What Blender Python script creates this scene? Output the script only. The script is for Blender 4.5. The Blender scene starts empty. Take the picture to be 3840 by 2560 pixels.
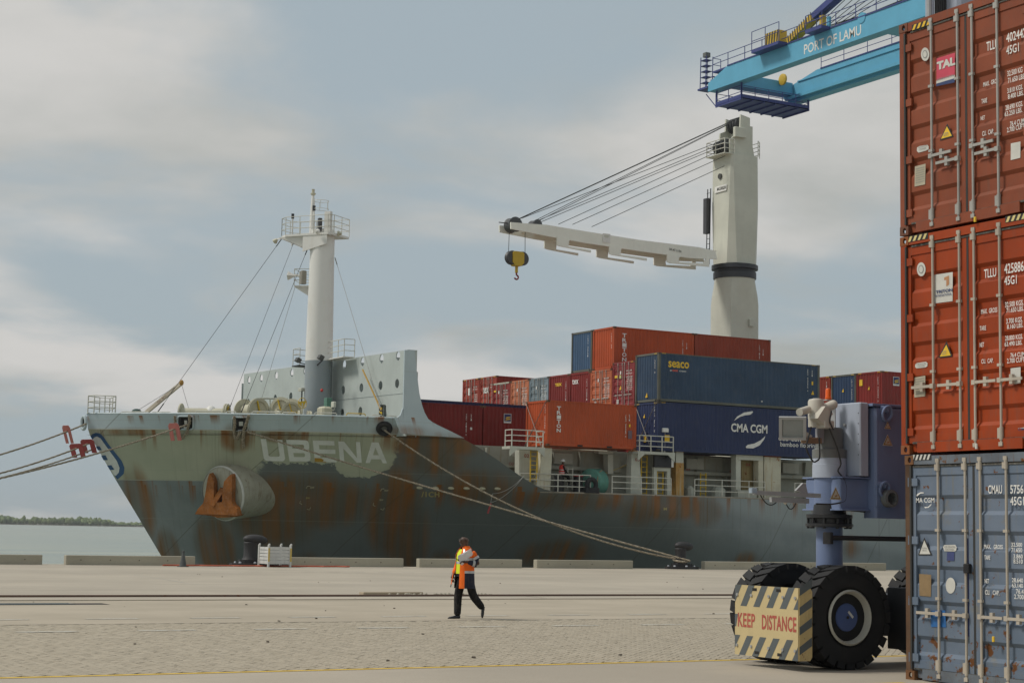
import bpy, bmesh, math, random
import numpy as np
from mathutils import Vector, Matrix
from mathutils.geometry import tessellate_polygon
R = math.radians
random.seed(7)
scene = bpy.context.scene
col = scene.collection

# ------------------------------------------------------------------ camera
F_PX, YAW, PITCH, ROLL, EYE = 6555.0, 0.5182, 0.1079, 0.0191, 1.8131
_c, _s, _cp, _sp, _cr, _sr = (math.cos(YAW), math.sin(YAW), math.cos(PITCH), math.sin(PITCH), math.cos(ROLL), math.sin(ROLL))
CAM = Vector((0, 0, EYE))
_r0 = Vector((_c, -_s, 0)); FWD = Vector((_s * _cp, _c * _cp, _sp)); _u0 = Vector((-_s * _sp, -_c * _sp, _cp))
RIGHT = _cr * _r0 + _sr * _u0; UP = _cr * _u0 - _sr * _r0
cd = bpy.data.cameras.new('camera'); cam = bpy.data.objects.new('camera', cd); col.objects.link(cam)
cam.matrix_world = Matrix(((RIGHT.x, UP.x, -FWD.x, 0), (RIGHT.y, UP.y, -FWD.y, 0), (RIGHT.z, UP.z, -FWD.z, EYE), (0, 0, 0, 1)))
cd.sensor_width = 36; cd.lens = 36 * F_PX / 3840; cd.clip_start = 0.1; cd.clip_end = 20000
scene.camera = cam

# ------------------------------------------------------------------ world, sun, exposure
SUN_EL, SUN_AZ = 50, -62          # azimuth measured from +Y towards +X
world = bpy.data.worlds.new('World'); scene.world = world; world.use_nodes = True
wt = world.node_tree; wt.nodes.clear()
def wn(t, **kw):
    n = wt.nodes.new(t)
    for k, v in kw.items(): setattr(n, k, v)
    return n
wl = wt.links.new
sky = wn('ShaderNodeTexSky', sky_type='NISHITA'); sky.sun_disc = False
sky.sun_elevation = R(SUN_EL); sky.sun_rotation = R(SUN_AZ); sky.air_density = 1.0; sky.dust_density = 4.0; sky.ozone_density = 1.0
tc = wn('ShaderNodeTexCoord'); sep = wn('ShaderNodeSeparateXYZ'); wl(tc.outputs['Generated'], sep.inputs[0])
def wm(op, a, b=None, c=None, clamp=False):
    n = wn('ShaderNodeMath', operation=op); n.use_clamp = clamp
    for i, x in enumerate((a, b, c)):
        if x is None: continue
        if isinstance(x, (int, float)): n.inputs[i].default_value = x
        else: wl(x, n.inputs[i])
    return n.outputs[0]
zc = wm('MAXIMUM', sep.outputs[2], 0.0); zz = wm('ADD', zc, 0.16)
cx = wm('DIVIDE', sep.outputs[0], zz); cy = wm('DIVIDE', sep.outputs[1], zz)
comb = wn('ShaderNodeCombineXYZ'); wl(cx, comb.inputs[0]); wl(cy, comb.inputs[1])
def wnoise(scale, detail, rough, off, dist=0.0):
    mp = wn('ShaderNodeMapping'); mp.inputs['Location'].default_value = off; wl(comb.outputs[0], mp.inputs[0])
    n = wn('ShaderNodeTexNoise'); n.inputs['Scale'].default_value = scale; n.inputs['Detail'].default_value = detail
    n.inputs['Roughness'].default_value = rough; n.inputs['Distortion'].default_value = dist
    wl(mp.outputs[0], n.inputs['Vector']); return n.outputs[0]
def wramp(x, a, b):
    n = wn('ShaderNodeMapRange', interpolation_type='SMOOTHSTEP'); n.inputs[1].default_value = a; n.inputs[2].default_value = b
    wl(x, n.inputs[0]); return n.outputs[0]
cover = wramp(wnoise(1.0, 7, 0.52, (3.1, 1.7, 0), 0.3), 0.42, 0.58)
shade = wramp(wnoise(0.95, 7, 0.52, (-4.6, 8.3, 0), 0.3), 0.36, 0.62)
def wmix(f, a, b):
    n = wn('ShaderNodeMix', data_type='RGBA')
    for i, x in ((0, f), (6, a), (7, b)):
        if isinstance(x, (int, float)): n.inputs[i].default_value = x
        elif isinstance(x, tuple): n.inputs[i].default_value = x + (1,)
        else: wl(x, n.inputs[i])
    return n.outputs[2]
skys = wn('ShaderNodeVectorMath', operation='SCALE'); wl(sky.outputs[0], skys.inputs[0]); skys.inputs['Scale'].default_value = 0.06
veil = wmix(0.78, skys.outputs[0], (0.415, 0.49, 0.53))       # thin veil of high cloud
cloud = wmix(shade, (0.36, 0.38, 0.365), (0.60, 0.59, 0.57))
fin = wmix(cover, veil, cloud)
bg = wn('ShaderNodeBackground'); wl(fin, bg.inputs[0]); bg.inputs[1].default_value = 1.05
out = wn('ShaderNodeOutputWorld'); wl(bg.outputs[0], out.inputs[0])

sd = bpy.data.lights.new('sun', 'SUN'); sd.energy = 2.3; sd.angle = R(12); sd.color = (1.0, 0.95, 0.87)
sun = bpy.data.objects.new('sun', sd); col.objects.link(sun)
sdir = Vector((math.sin(R(SUN_AZ)) * math.cos(R(SUN_EL)), math.cos(R(SUN_AZ)) * math.cos(R(SUN_EL)), math.sin(R(SUN_EL))))
sun.rotation_euler = sdir.to_track_quat('Z', 'Y').to_euler(); sun.location = (0, 0, 60)
vs = scene.view_settings
vs.view_transform = 'Standard'; vs.look = 'None'; vs.exposure = 0.0; vs.gamma = 1.0; vs.use_curve_mapping = False

# ------------------------------------------------------------------ pixel -> point helpers
def ray(px, py):
    return FWD + ((px - 1920) / F_PX) * RIGHT - ((py - 1280) / F_PX) * UP
def P(px, py, X=None, Y=None, Z=None):
    v = ray(px, py)
    t = X / v.x if X is not None else (Y / v.y if Y is not None else (Z - EYE) / v.z)
    return CAM + t * v
def Pn(px, py, o, n):                                         # on the plane through o with normal n
    v = ray(px, py); return CAM + v * ((o - CAM).dot(n) / v.dot(n))

# ------------------------------------------------------------------ node materials
MATS = {}
class NT:
    def __init__(s, name):
        s.m = bpy.data.materials.new(name); s.m.use_nodes = True; s.t = s.m.node_tree; s.t.nodes.clear()
        s.o = s.n('ShaderNodeOutputMaterial'); s.b = s.n('ShaderNodeBsdfPrincipled'); s.l(s.b.outputs[0], s.o.inputs[0])
        s._p = None
    def n(s, t, **kw):
        x = s.t.nodes.new(t)
        for k, v in kw.items(): setattr(x, k, v)
        return x
    def l(s, a, b): s.t.links.new(a, b)
    def put(s, x, i):
        if isinstance(x, (int, float)): i.default_value = x
        elif isinstance(x, tuple): i.default_value = x if len(x) == len(i.default_value) else x + (1,)
        else: s.l(x, i)
    def pos(s):
        if s._p is None: s._p = s.n('ShaderNodeNewGeometry').outputs['Position']
        return s._p
    def xyz(s, v):
        q = s.n('ShaderNodeSeparateXYZ'); s.l(v, q.inputs[0]); return q.outputs
    def map(s, loc=(0, 0, 0), sc=(1, 1, 1), v=None, rot=(0, 0, 0)):
        m = s.n('ShaderNodeMapping'); s.l(v or s.pos(), m.inputs[0])
        m.inputs['Location'].default_value = loc; m.inputs['Scale'].default_value = sc; m.inputs['Rotation'].default_value = rot
        return m.outputs[0]
    def noise(s, scale=1, detail=4, rough=.55, sc=(1, 1, 1), loc=(0, 0, 0), dist=0, v=None, out=0):
        q = s.n('ShaderNodeTexNoise'); s.l(s.map(loc, sc, v), q.inputs['Vector'])
        q.inputs['Scale'].default_value = scale; q.inputs['Detail'].default_value = detail
        q.inputs['Roughness'].default_value = rough; q.inputs['Distortion'].default_value = dist
        return q.outputs[out]
    def math(s, op, a, b=None, c=None, clamp=False):
        q = s.n('ShaderNodeMath', operation=op); q.use_clamp = clamp
        for i, x in enumerate((a, b, c)):
            if x is not None: s.put(x, q.inputs[i])
        return q.outputs[0]
    def ramp(s, x, a, b, lo=0.0, hi=1.0, lin=False):
        q = s.n('ShaderNodeMapRange', interpolation_type='LINEAR' if lin else 'SMOOTHSTEP')
        s.put(x, q.inputs[0])
        for i, v in ((1, a), (2, b), (3, lo), (4, hi)): q.inputs[i].default_value = v
        return q.outputs[0]
    def mix(s, f, a, b, mode='MIX'):
        q = s.n('ShaderNodeMix', data_type='RGBA', blend_type=mode)
        s.put(f, q.inputs[0]); s.put(a, q.inputs[6]); s.put(b, q.inputs[7]); return q.outputs[2]
    def blob(s, c, r, v=None):                                 # soft ellipsoid: 1 in the middle, 0 at the rim
        m = s.map(tuple(-c[i] / r[i] for i in range(3)), tuple(1 / x for x in r), v)
        g = s.n('ShaderNodeTexGradient', gradient_type='SPHERICAL'); s.l(m, g.inputs[0]); return g.outputs['Fac']
    def bump(s, h, strength=.3, dist=.02):
        q = s.n('ShaderNodeBump'); q.inputs['Strength'].default_value = strength; q.inputs['Distance'].default_value = dist
        s.l(h, q.inputs['Height']); s.l(q.outputs[0], s.b.inputs['Normal'])
    def done(s, color, rough=.5, metal=0.0, spec=None):
        s.put(color, s.b.inputs['Base Color']); s.put(rough, s.b.inputs['Roughness']); s.put(metal, s.b.inputs['Metallic'])
        if spec is not None: s.b.inputs['Specular IOR Level'].default_value = spec
        return s.m
def paint(name, rgb, rough=.5, var=.14, rust=0.0, streak=.25, scale=1.0, dirt=(.10, .085, .065), metal=0.0, rustc=(.16, .055, .018)):
    """weathered paint: patchy tone, vertical grime, rust specks"""
    if name in MATS: return MATS[name]
    k = NT(name)
    a = k.noise(.55 * scale, 5, .6); b = k.noise(3.1 * scale, 4, .6, loc=(9, 2, 5))
    c = k.mix(k.ramp(a, .3, .7), tuple(x * (1 - var) for x in rgb), tuple(min(1, x * (1 + var)) for x in rgb))
    c = k.mix(k.ramp(b, .45, .8, 0, var * 1.2), c, dirt)
    st = k.noise(1.0, 4, .6, sc=(5 * scale, 5 * scale, .35 * scale), loc=(3, 7, 1))
    c = k.mix(k.ramp(st, .52, .82, 0, streak), c, dirt)
    if rust > 0:
        s2 = k.noise(2.3 * scale, 6, .68, loc=(4, 4, 8)); s3 = k.noise(1.0, 4, .6, sc=(9 * scale, 9 * scale, .5 * scale), loc=(1, 5, 2))
        lim = .74 - .16 * rust
        m = k.math('MAXIMUM', k.ramp(s2, lim, lim + .06), k.math('MULTIPLY', k.ramp(s3, lim - .02, lim + .16), .6))
        c = k.mix(m, c, rustc)
    k.bump(b, .12, .01)
    MATS[name] = k.done(c, rough, metal, .28); return MATS[name]
def plain(name, rgb, rough=.5, metal=0.0, var=.06, spec=None):
    if name in MATS: return MATS[name]
    k = NT(name); a = k.noise(6, 3)
    c = k.mix(k.ramp(a, .3, .7), tuple(x * (1 - var) for x in rgb), tuple(min(1, x * (1 + var)) for x in rgb))
    MATS[name] = k.done(c, rough, metal, spec); return MATS[name]

# ------------------------------------------------------------------ mesh helpers
class MB:
    def __init__(s): s.v = []; s.f = []; s.mi = []; s.cur = 0
    def add(s, vs, fs):
        o = len(s.v); s.v.extend([tuple(x) for x in vs]); s.f.extend([tuple(o + i for i in q) for q in fs]); s.mi.extend([s.cur] * len(fs)); return s
    def box(s, x0, x1, y0, y1, z0, z1):
        return s.add([(x0, y0, z0), (x1, y0, z0), (x1, y1, z0), (x0, y1, z0), (x0, y0, z1), (x1, y0, z1), (x1, y1, z1), (x0, y1, z1)],
                     [(0, 3, 2, 1), (4, 5, 6, 7), (0, 1, 5, 4), (1, 2, 6, 5), (2, 3, 7, 6), (3, 0, 4, 7)])
    def bbox(s, x0, x1, y0, y1, z0, z1, b=.02):                # box with chamfered vertical and top edges
        pts = [(x0 + b, y0), (x1 - b, y0), (x1, y0 + b), (x1, y1 - b), (x1 - b, y1), (x0 + b, y1), (x0, y1 - b), (x0, y0 + b)]
        mx, my = (x0 + x1) / 2, (y0 + y1) / 2
        sx, sy = 1 - 2 * b / max(1e-6, x1 - x0), 1 - 2 * b / max(1e-6, y1 - y0)
        v = [(x, y, z0) for x, y in pts] + [(x, y, z1 - b) for x, y in pts] + [(mx + (x - mx) * sx, my + (y - my) * sy, z1) for x, y in pts]
        f = [tuple(range(7, -1, -1)), tuple(range(16, 24))]
        for r in (0, 8):
            for i in range(8): j = (i + 1) % 8; f.append((r + i, r + j, r + 8 + j, r + 8 + i))
        return s.add(v, f)
    def obox(s, c, u, v, w):                                   # oriented box, half vectors
        c, u, v, w = map(Vector, (c, u, v, w)); q = []
        for k in (-1, 1):
            for a, b in ((-1, -1), (1, -1), (1, 1), (-1, 1)): q.append(c + u * a + v * b + w * k)
        return s.add(q, [(0, 3, 2, 1), (4, 5, 6, 7), (0, 1, 5, 4), (1, 2, 6, 5), (2, 3, 7, 6), (3, 0, 4, 7)])
    def beam(s, a, b, w, h, up=(0, 0, 1)):                     # rectangular bar from a to b
        a, b = Vector(a), Vector(b); d = (b - a); L = d.length
        if L < 1e-6: return s
        d /= L; up = Vector(up)
        if abs(d.dot(up)) > .98: up = Vector((0, 1, 0))
        x = d.cross(up).normalized(); y = x.cross(d).normalized()
        return s.obox((a + b) / 2, x * w / 2, y * h / 2, d * L / 2)
    @staticmethod
    def frame(d):
        d = Vector(d).normalized(); t = Vector((0, 0, 1)) if abs(d.z) < .95 else Vector((1, 0, 0))
        x = d.cross(t).normalized(); return x, d.cross(x).normalized()
    def cyl(s, a, b, r0, r1=None, n=12, cap=True):
        a, b = Vector(a), Vector(b); r1 = r0 if r1 is None else r1; x, y = s.frame(b - a); v = []
        for c, r in ((a, r0), (b, r1)):
            for i in range(n): t = 2 * math.pi * i / n; v.append(c + x * r * math.cos(t) + y * r * math.sin(t))
        f = [(i, (i + 1) % n, n + (i + 1) % n, n + i) for i in range(n)]
        if cap: f += [tuple(range(n - 1, -1, -1)), tuple(range(n, 2 * n))]
        return s.add(v, f)
    def tube(s, pts, r, n=8, cap=True, closed=False):
        pts = [Vector(p) for p in pts]; m = len(pts); v = []; x = None
        for i, p in enumerate(pts):
            if closed: d = pts[(i + 1) % m] - pts[i - 1]
            else: d = pts[min(i + 1, m - 1)] - pts[max(i - 1, 0)]
            d = d.normalized()
            if x is None: x, y = s.frame(d)
            else:
                x = (x - d * x.dot(d)); x = x.normalized() if x.length > 1e-6 else s.frame(d)[0]; y = d.cross(x)
            rr = r[i] if isinstance(r, (list, tuple)) else r
            for k in range(n): t = 2 * math.pi * k / n; v.append(p + x * rr * math.cos(t) + y * rr * math.sin(t))
        f = []
        for i in range(m if closed else m - 1):
            for k in range(n): a = i * n + k; b = i * n + (k + 1) % n; c = ((i + 1) % m) * n; f.append((a, b, c + (k + 1) % n, c + k))
        if cap and not closed: f += [tuple(range(n - 1, -1, -1)), tuple(range((m - 1) * n, m * n))]
        return s.add(v, f)
    def lathe(s, prof, o, d, n=24, sx=1.0, cap=True):                    # prof: (radius, height along d)
        o, d = Vector(o), Vector(d).normalized(); x, y = s.frame(d); v = []
        for r, h in prof:
            for i in range(n): t = 2 * math.pi * i / n; v.append(o + d * h + x * r * math.cos(t) * sx + y * r * math.sin(t))
        f = []
        for j in range(len(prof) - 1):
            for i in range(n): f.append((j * n + i, j * n + (i + 1) % n, (j + 1) * n + (i + 1) % n, (j + 1) * n + i))
        if cap and prof[0][0] > 1e-4: f.append(tuple(range(n - 1, -1, -1)))
        if cap and prof[-1][0] > 1e-4: f.append(tuple(range((len(prof) - 1) * n, len(prof) * n)))
        return s.add(v, f)
    def ell(s, c, rx, ry, rz, n=16, m=10, rot=None):
        c = Vector(c); v = []; f = []
        for j in range(m + 1):
            p = math.pi * j / m
            for i in range(n):
                t = 2 * math.pi * i / n; q = Vector((rx * math.sin(p) * math.cos(t), ry * math.sin(p) * math.sin(t), rz * math.cos(p)))
                v.append(c + (rot @ q if rot else q))
        for j in range(m):
            for i in range(n): f.append((j * n + i, (j + 1) * n + i, (j + 1) * n + (i + 1) % n, j * n + (i + 1) % n))
        return s.add(v, f)
    def prism(s, pts, vec, holes=()):                          # polygon (3D points) pushed along vec, with holes
        vec = Vector(vec); loops = [[Vector(p) for p in pts]] + [[Vector(p) for p in h] for h in holes]
        flat = [p for l in loops for p in l]; n = len(flat)
        tri = tessellate_polygon(loops)
        v = flat + [p + vec for p in flat]; f = [tuple(t) for t in tri] + [tuple(i + n for i in reversed(t)) for t in tri]
        o = 0
        for l in loops:
            m = len(l)
            for i in range(m): a, b = o + i, o + (i + 1) % m; f.append((a, b, b + n, a + n))
            o += m
        return s.add(v, f)
    def sheet(s, pts, holes=()):
        loops = [[Vector(p) for p in pts]] + [[Vector(p) for p in h] for h in holes]
        return s.add([p for l in loops for p in l], [tuple(t) for t in tessellate_polygon(loops)])
    def mesh(s, name, smooth=False, fix=True):
        m = bpy.data.meshes.new(name); m.from_pydata(s.v, [], s.f)
        if any(s.mi):
            m.polygons.foreach_set('material_index', s.mi)
        if fix:
            b = bmesh.new(); b.from_mesh(m); bmesh.ops.recalc_face_normals(b, faces=b.faces); b.to_mesh(m); b.free()
        if smooth:
            m.polygons.foreach_set('use_smooth', [True] * len(m.polygons))
            if hasattr(m, 'set_sharp_from_angle'): m.set_sharp_from_angle(angle=R(smooth if smooth is not True else 40))
        m.update(); return m
    def build(s, name, mat, parent=None, smooth=False, fix=True, **kw):
        return obj(name, s.mesh(name, smooth, fix), mat, parent, **kw)
WM = {}
def obj(name, me, mat=None, parent=None, loc=None, label=None, category=None, group=None, kind=None):
    o = bpy.data.objects.new(name, me); col.objects.link(o)
    if mat is not None and me is not None:
        ms = mat if isinstance(mat, (list, tuple)) else [mat]
        if len(me.materials) < len(ms):
            for m in ms[len(me.materials):]: me.materials.append(m)
        for i, m in enumerate(ms):
            if me.materials[i] != m: o.material_slots[i].link = 'OBJECT'; o.material_slots[i].material = m
    if loc is not None: o.location = loc                         # local geometry placed relative to its parent
    w = Matrix.Translation(o.location)
    if parent is not None:
        o.parent = parent
        if loc is None: o.matrix_parent_inverse = WM[parent].inverted()
        else: w = WM[parent] @ w
    WM[o] = w
    tag(o, label, category, group, kind); return o
def tag(o, label=None, category=None, group=None, kind=None):
    for k, v in (('label', label), ('category', category), ('group', group), ('kind', kind)):
        if v: o[k] = v
    return o
def thing(name, loc, label, category, group=None):
    o = bpy.data.objects.new(name, None); col.objects.link(o); o.empty_display_size = .3; o.location = loc
    WM[o] = Matrix.Translation(Vector(loc)); return tag(o, label, category, group)
def sub(name, parent):                                          # grouping node for a part
    o = bpy.data.objects.new(name, None); col.objects.link(o); o.parent = parent
    o.matrix_parent_inverse = WM[parent].inverted(); WM[o] = Matrix.Identity(4); return o
# lettering: flat meshes made from the built-in font
_fc = {}
def text_mesh(s, spacing=1.0, bold=0.0):
    key = (s, spacing, bold)
    if key not in _fc:
        c = bpy.data.curves.new('lettering', 'FONT'); c.body = s; c.size = 1.0; c.space_character = spacing; c.offset = bold
        c.resolution_u = 3; c.fill_mode = 'FRONT'
        o = bpy.data.objects.new('tmp', c); m = bpy.data.meshes.new_from_object(o); bpy.data.objects.remove(o); bpy.data.curves.remove(c)
        co = np.empty(len(m.vertices) * 3); m.vertices.foreach_get('co', co); co = co.reshape(-1, 3)
        mn, mx = co.min(0).tolist(), co.max(0).tolist(); _fc[key] = (co.tolist(), [tuple(p.vertices) for p in m.polygons], mn, mx); bpy.data.meshes.remove(m)
    return _fc[key]
def text(name, s, org, du, dv, w, h, mat, parent, spacing=1.0, bold=0.0, local=False):
    """fit the string into a w x h box whose lower-left corner is org; du/dv are the reading and up directions"""
    co, fs, mn, mx = text_mesh(s, spacing, bold); org, du, dv = Vector(org), Vector(du), Vector(dv)
    v = []
    for x, y, _ in co:
        a = (x - mn[0]) / (mx[0] - mn[0]) * w; b = (y - mn[1]) / max(1e-6, mx[1] - mn[1]) * h
        v.append(tuple(org + du * a + dv * b))
    m = bpy.data.meshes.new(name); m.from_pydata(v, [], fs); m.update()
    return obj(name, m, mat, parent, loc=(0, 0, 0) if local else None)
def railing(mb, pts, h=1.0, r=.022, n=3, step=1.5, posts=True):
    pts = [Vector(p) for p in pts]
    for k in range(n): mb.tube([p + Vector((0, 0, h * (k + 1) / n)) for p in pts], r, 6)
    for a, b in zip(pts[:-1], pts[1:]):
        L = (b - a).length; q = max(1, round(L / step))
        for i in range(q + 1):
            p = a.lerp(b, i / q); mb.cyl(p, p + Vector((0, 0, h)), r, n=6)
    return mb
def catenary(a, b, sag, n=24):
    a, b = Vector(a), Vector(b)
    return [a.lerp(b, i / n) - Vector((0, 0, sag * 4 * (i / n) * (1 - i / n))) for i in range(n + 1)]

WHITE = plain('white print', (.72, .71, .67), .6); YELLOW = plain('yellow print', (.75, .48, .03), .6)
BLACK = plain('black print', (.02, .02, .02), .6); REDP = plain('red print', (.6, .1, .07), .6)
RUBBER = None
# ================================================================== SETTING
QE = 76.7                                                       # quay edge
def concrete(name, base, seed, streak=.5):
    k = NT(name)
    a = k.noise(.18, 6, .6, loc=(seed, 0, 0)); b = k.noise(1.0, 5, .65, sc=(.12, 1.3, 1), loc=(0, seed, 0)); c = k.noise(14, 4, .7)
    d = k.noise(.9, 7, .7, loc=(seed * 2, 5, 0))
    x = k.mix(k.ramp(a, .3, .72), tuple(v * .86 for v in base), tuple(v * 1.1 for v in base))
    x = k.mix(k.ramp(b, .5, .78, 0, streak), x, tuple(v * .62 for v in base))
    x = k.mix(k.ramp(b, .36, .22, 0, .35), x, tuple(min(1, v * 1.28) for v in base))
    x = k.mix(k.ramp(d, .62, .72, 0, .35), x, (base[0] * .55, base[1] * .52, base[2] * .48))
    x = k.mix(k.ramp(c, .3, .8, 0, .25), x, tuple(v * .7 for v in base))
    k.bump(c, .25, .004); return k.done(x, .85)
CON = concrete('apron concrete', (.41, .358, .285), 1.0, .35); CON2 = concrete('quay concrete', (.415, .365, .292), 4.0, .55)
def sheet(name, x0, x1, y0, y1, z, mat, **kw):
    return MB().add([(x0, y0, z), (x1, y0, z), (x1, y1, z), (x0, y1, z)], [(0, 1, 2, 3)]).build(name, mat, **kw)
PY0, PY1, PYB = 20.95, 40.9, 31.5
apron = sheet('ground_apron', -150, 250, -120, PY0, 0, CON, kind='structure')
quay = MB().box(-150, 250, PY1, QE, -5, 0).build('quay', CON2, kind='structure')
k = NT('paver blocks'); g = k.n('ShaderNodeNewGeometry').outputs['Random Per Island']; n1 = k.noise(.35, 5); n2 = k.noise(30, 3); n3 = k.noise(1.0, 5, .6, sc=(.15, 1.0, 1))
x = k.mix(k.ramp(g, 0, 1, lin=True), (.325, .28, .21), (.42, .365, .28)); x = k.mix(k.ramp(n1, .35, .7, 0, .4), x, (.39, .335, .25))
x = k.mix(k.ramp(n3, .55, .8, 0, .4), x, (.23, .195, .15)); k.bump(n2, .3, .003); PAV = k.done(x, .85)
k = NT('paving bed'); MATBED = k.done(k.mix(k.ramp(k.noise(20, 3), .3, .7), (.10, .085, .065), (.17, .145, .11)), .95)
bed = sheet('paved_ground', -150, 250, PY0, PYB, -.012, MATBED, kind='structure')
k = NT('far pavers'); n1 = k.noise(.35, 5); n3 = k.noise(1.0, 5, .6, sc=(.15, 1.0, 1)); n4 = k.noise(2.5, 5, .7, sc=(1, 3, 1))
x = k.mix(k.ramp(n1, .3, .7), (.36, .31, .235), (.43, .37, .285)); x = k.mix(k.ramp(n3, .5, .8, 0, .5), x, (.26, .22, .165)); x = k.mix(k.ramp(n4, .5, .8, 0, .35), x, (.27, .23, .18))
sheet('far_paved_ground', -150, 250, PYB, PY1, 0, k.done(x, .88), kind='structure')
# block pavers in 45 degree herringbone, 100 x 200 mm
U = .1; q2 = math.sqrt(.5); slots = []
def ab(x, y): return (x + y) * q2, (y - x) * q2
for ia in range(120, 480):
    for ib in range(-170, 260):
        s4 = (ia - ib) % 4
        if s4 not in (0, 3): continue
        a0, b0 = ia * U, ib * U; a1, b1 = (a0 + 2 * U, b0 + U) if s4 == 0 else (a0 + U, b0 + 2 * U)
        ca, cb = (a0 + a1) / 2, (b0 + b1) / 2; X, Y = (ca - cb) * q2, (ca + cb) * q2
        if PY0 + .12 < Y < PYB - .08 and .19 * Y < X < 1.06 * Y: slots.append((X * _s + Y * _c, X, Y, s4))
slots.sort()
def paver(mb, X, Y, s4, dz, tx, ty, gap=.0035):
    hx, hy = (U - gap, U / 2 - gap) if s4 == 0 else (U / 2 - gap, U - gap); bv = .004; v = []
    for h, z in ((0, -.03), (0, -.004), (bv, 0)):
        for sx, sy in ((-1, -1), (1, -1), (1, 1), (-1, 1)):
            p, q = sx * (hx - h), sy * (hy - h); v.append((X + (p - q) * q2, Y + (p + q) * q2, z + dz + p * tx + q * ty))
    f = [(8, 9, 10, 11)]
    for r in (0, 4):
        for i in range(4): j = (i + 1) % 4; f.append((r + i, r + j, r + 4 + j, r + 4 + i))
    mb.add(v, f)
rp = random.Random(3)
pm = [MB(), MB()]; paver(pm[0], 0, 0, 0, 0, 0, 0); paver(pm[1], 0, 0, 3, 0, 0, 0); pmesh = [pm[0].mesh('paver'), pm[1].mesh('paver')]
for d, X, Y, s4 in slots[:300]:
    o = obj('paver', pmesh[0 if s4 == 0 else 1], PAV, bed, loc=(X, Y, .012 + rp.uniform(-.003, .002) - .012)); o.rotation_euler = (rp.uniform(-.01, .01), rp.uniform(-.01, .01), 0)
big = MB()
for d, X, Y, s4 in slots[300:]: paver(big, X, Y, s4, rp.uniform(-.003, .002), rp.uniform(-.012, .012), rp.uniform(-.012, .012))
big.build('remaining_pavers', PAV, bed, fix=False, kind='stuff')
# painted lines
def worn(name, rgb, lo=.42, hi=.5, under=(.42, .37, .29)):
    k = NT(name); a = k.noise(5, 6, .7); return k.done(k.mix(k.ramp(a, lo, hi), under, rgb), .7)
YL = worn('worn yellow line', (.62, .41, .06), .30, .42); WL = worn('worn white dash', (.52, .50, .44), .40, .55)
sheet('yellow_line', -40, 34, PY0 - .16, PY0 - .01, .004, YL, parent=apron)
sheet('yellow_line', 9.0, 15.5, 16.95, 17.07, .004, YL, parent=apron)
sheet('yellow_line', 15.62, 15.74, 8, 16.9, .004, YL, parent=apron)
for row, y, xs in ((0, 29.25, 7.45), (1, 33.0, 7.6)):
    for i in range(-1, 12):
        x0 = xs + 2.063 * i + rp.uniform(-.04, .04)
        if .17 * y < x0 < 1.02 * y: sheet('white_dash', x0, x0 + 1.02, y, y + .22, .006, WL, parent=bed)
for i in range(12):
    x0 = 26 + i * 1.15; sheet('white_mark', x0, x0 + .55, 66.5, 66.65, .004, WL, parent=quay)
STEEL = paint('rail steel', (.20, .13, .10), .45, rust=.8, metal=.3); GAP = plain('groove shadow', (.05, .042, .035), .9)
sheet('rail_groove', -150, 250, 42.88, 43.12, .003, GAP, parent=quay)
MB().box(-150, 250, 42.96, 43.04, .003, .05).build('crane_rail', STEEL, quay)
MB().box(-150, 250, PY1 + .02, PY1 + .3, .001, .022).build('paving_edge', CON2, quay)
sheet('joint_line', -150, 250, 74.2, 74.24, .003, GAP, parent=quay)
for i in range(-6, 16): sheet('joint_line', i * 8 + 1, i * 8 + 1.03, PY1 + .1, 42.8, .003, GAP, parent=quay)
# drain grating, left edge of the view
gr = MB(); p = P(-250, 2269, Z=0); q = P(268, 2264, Z=0)
for i in range(60): x = p.x + (q.x - p.x) * i / 59; gr.box(x, x + .03, 39.0, 39.55, .001, .012)
for y in (39.0, 39.26, 39.52): gr.box(p.x, q.x, y, y + .03, .002, .014)
gr.build('drain_grating', plain('grating', (.12, .15, .16), .5, .3), bed)
sheet('grating_frame', p.x, q.x + .8, 38.93, 39.62, .0045, GAP, parent=bed)
# blue chalk line curving over the quay
cl = MB(); pts = [P(*t, Z=.004) for t in ((420, 2146), (500, 2154), (600, 2168), (700, 2185), (800, 2198), (900, 2208))]
for a, b in zip(pts[:-1], pts[1:]): n = Vector((0, .09, 0)); cl.add([a - n, b - n, b + n, a + n], [(0, 1, 2, 3)])
cl.build('chalk_line', plain('blue chalk', (.33, .36, .36), .9), quay)
# sea, far shore
k = NT('sea'); w1 = k.noise(.5, 5, .6, sc=(.6, 1.2, 1)); w2 = k.noise(.02, 3, .5, sc=(.6, 2.4, 1))
x = k.mix(k.ramp(w2, .35, .65), (.16, .21, .175), (.245, .27, .195)); k.bump(w1, .75, .35)
WATER = k.done(x, .22, spec=.35)
sheet('sea', -3400, 5400, QE, 5400, -2.3, WATER, kind='structure')
k = NT('mangrove leaves'); gi = k.n('ShaderNodeNewGeometry').outputs['Random Per Island']
LEAF = k.done(k.mix(gi, (.06, .10, .025), (.14, .18, .055)), .8)
shore_d = Vector((math.sin(R(15)), math.cos(R(15)), 0)); side = Vector((shore_d.y, -shore_d.x, 0)); sc0 = shore_d * 2500
MB().prism([sc0 + side * t + Vector((0, 0, -3)) + shore_d * dd for t, dd in ((-1200, 0), (-600, 25), (0, 0), (500, 30), (1500, 10), (1500, 500), (-1200, 500))], (0, 0, 1.6)).build('shore', paint('mud', (.14, .12, .08), .9), kind='structure')
wood = MB(); rs = random.Random(5); ico = bmesh.new(); bmesh.ops.create_icosphere(ico, subdivisions=2, radius=1); iv = [v.co.copy() for v in ico.verts]; ifc = [tuple(v.index for v in f.verts) for f in ico.faces]; ico.free()
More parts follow.
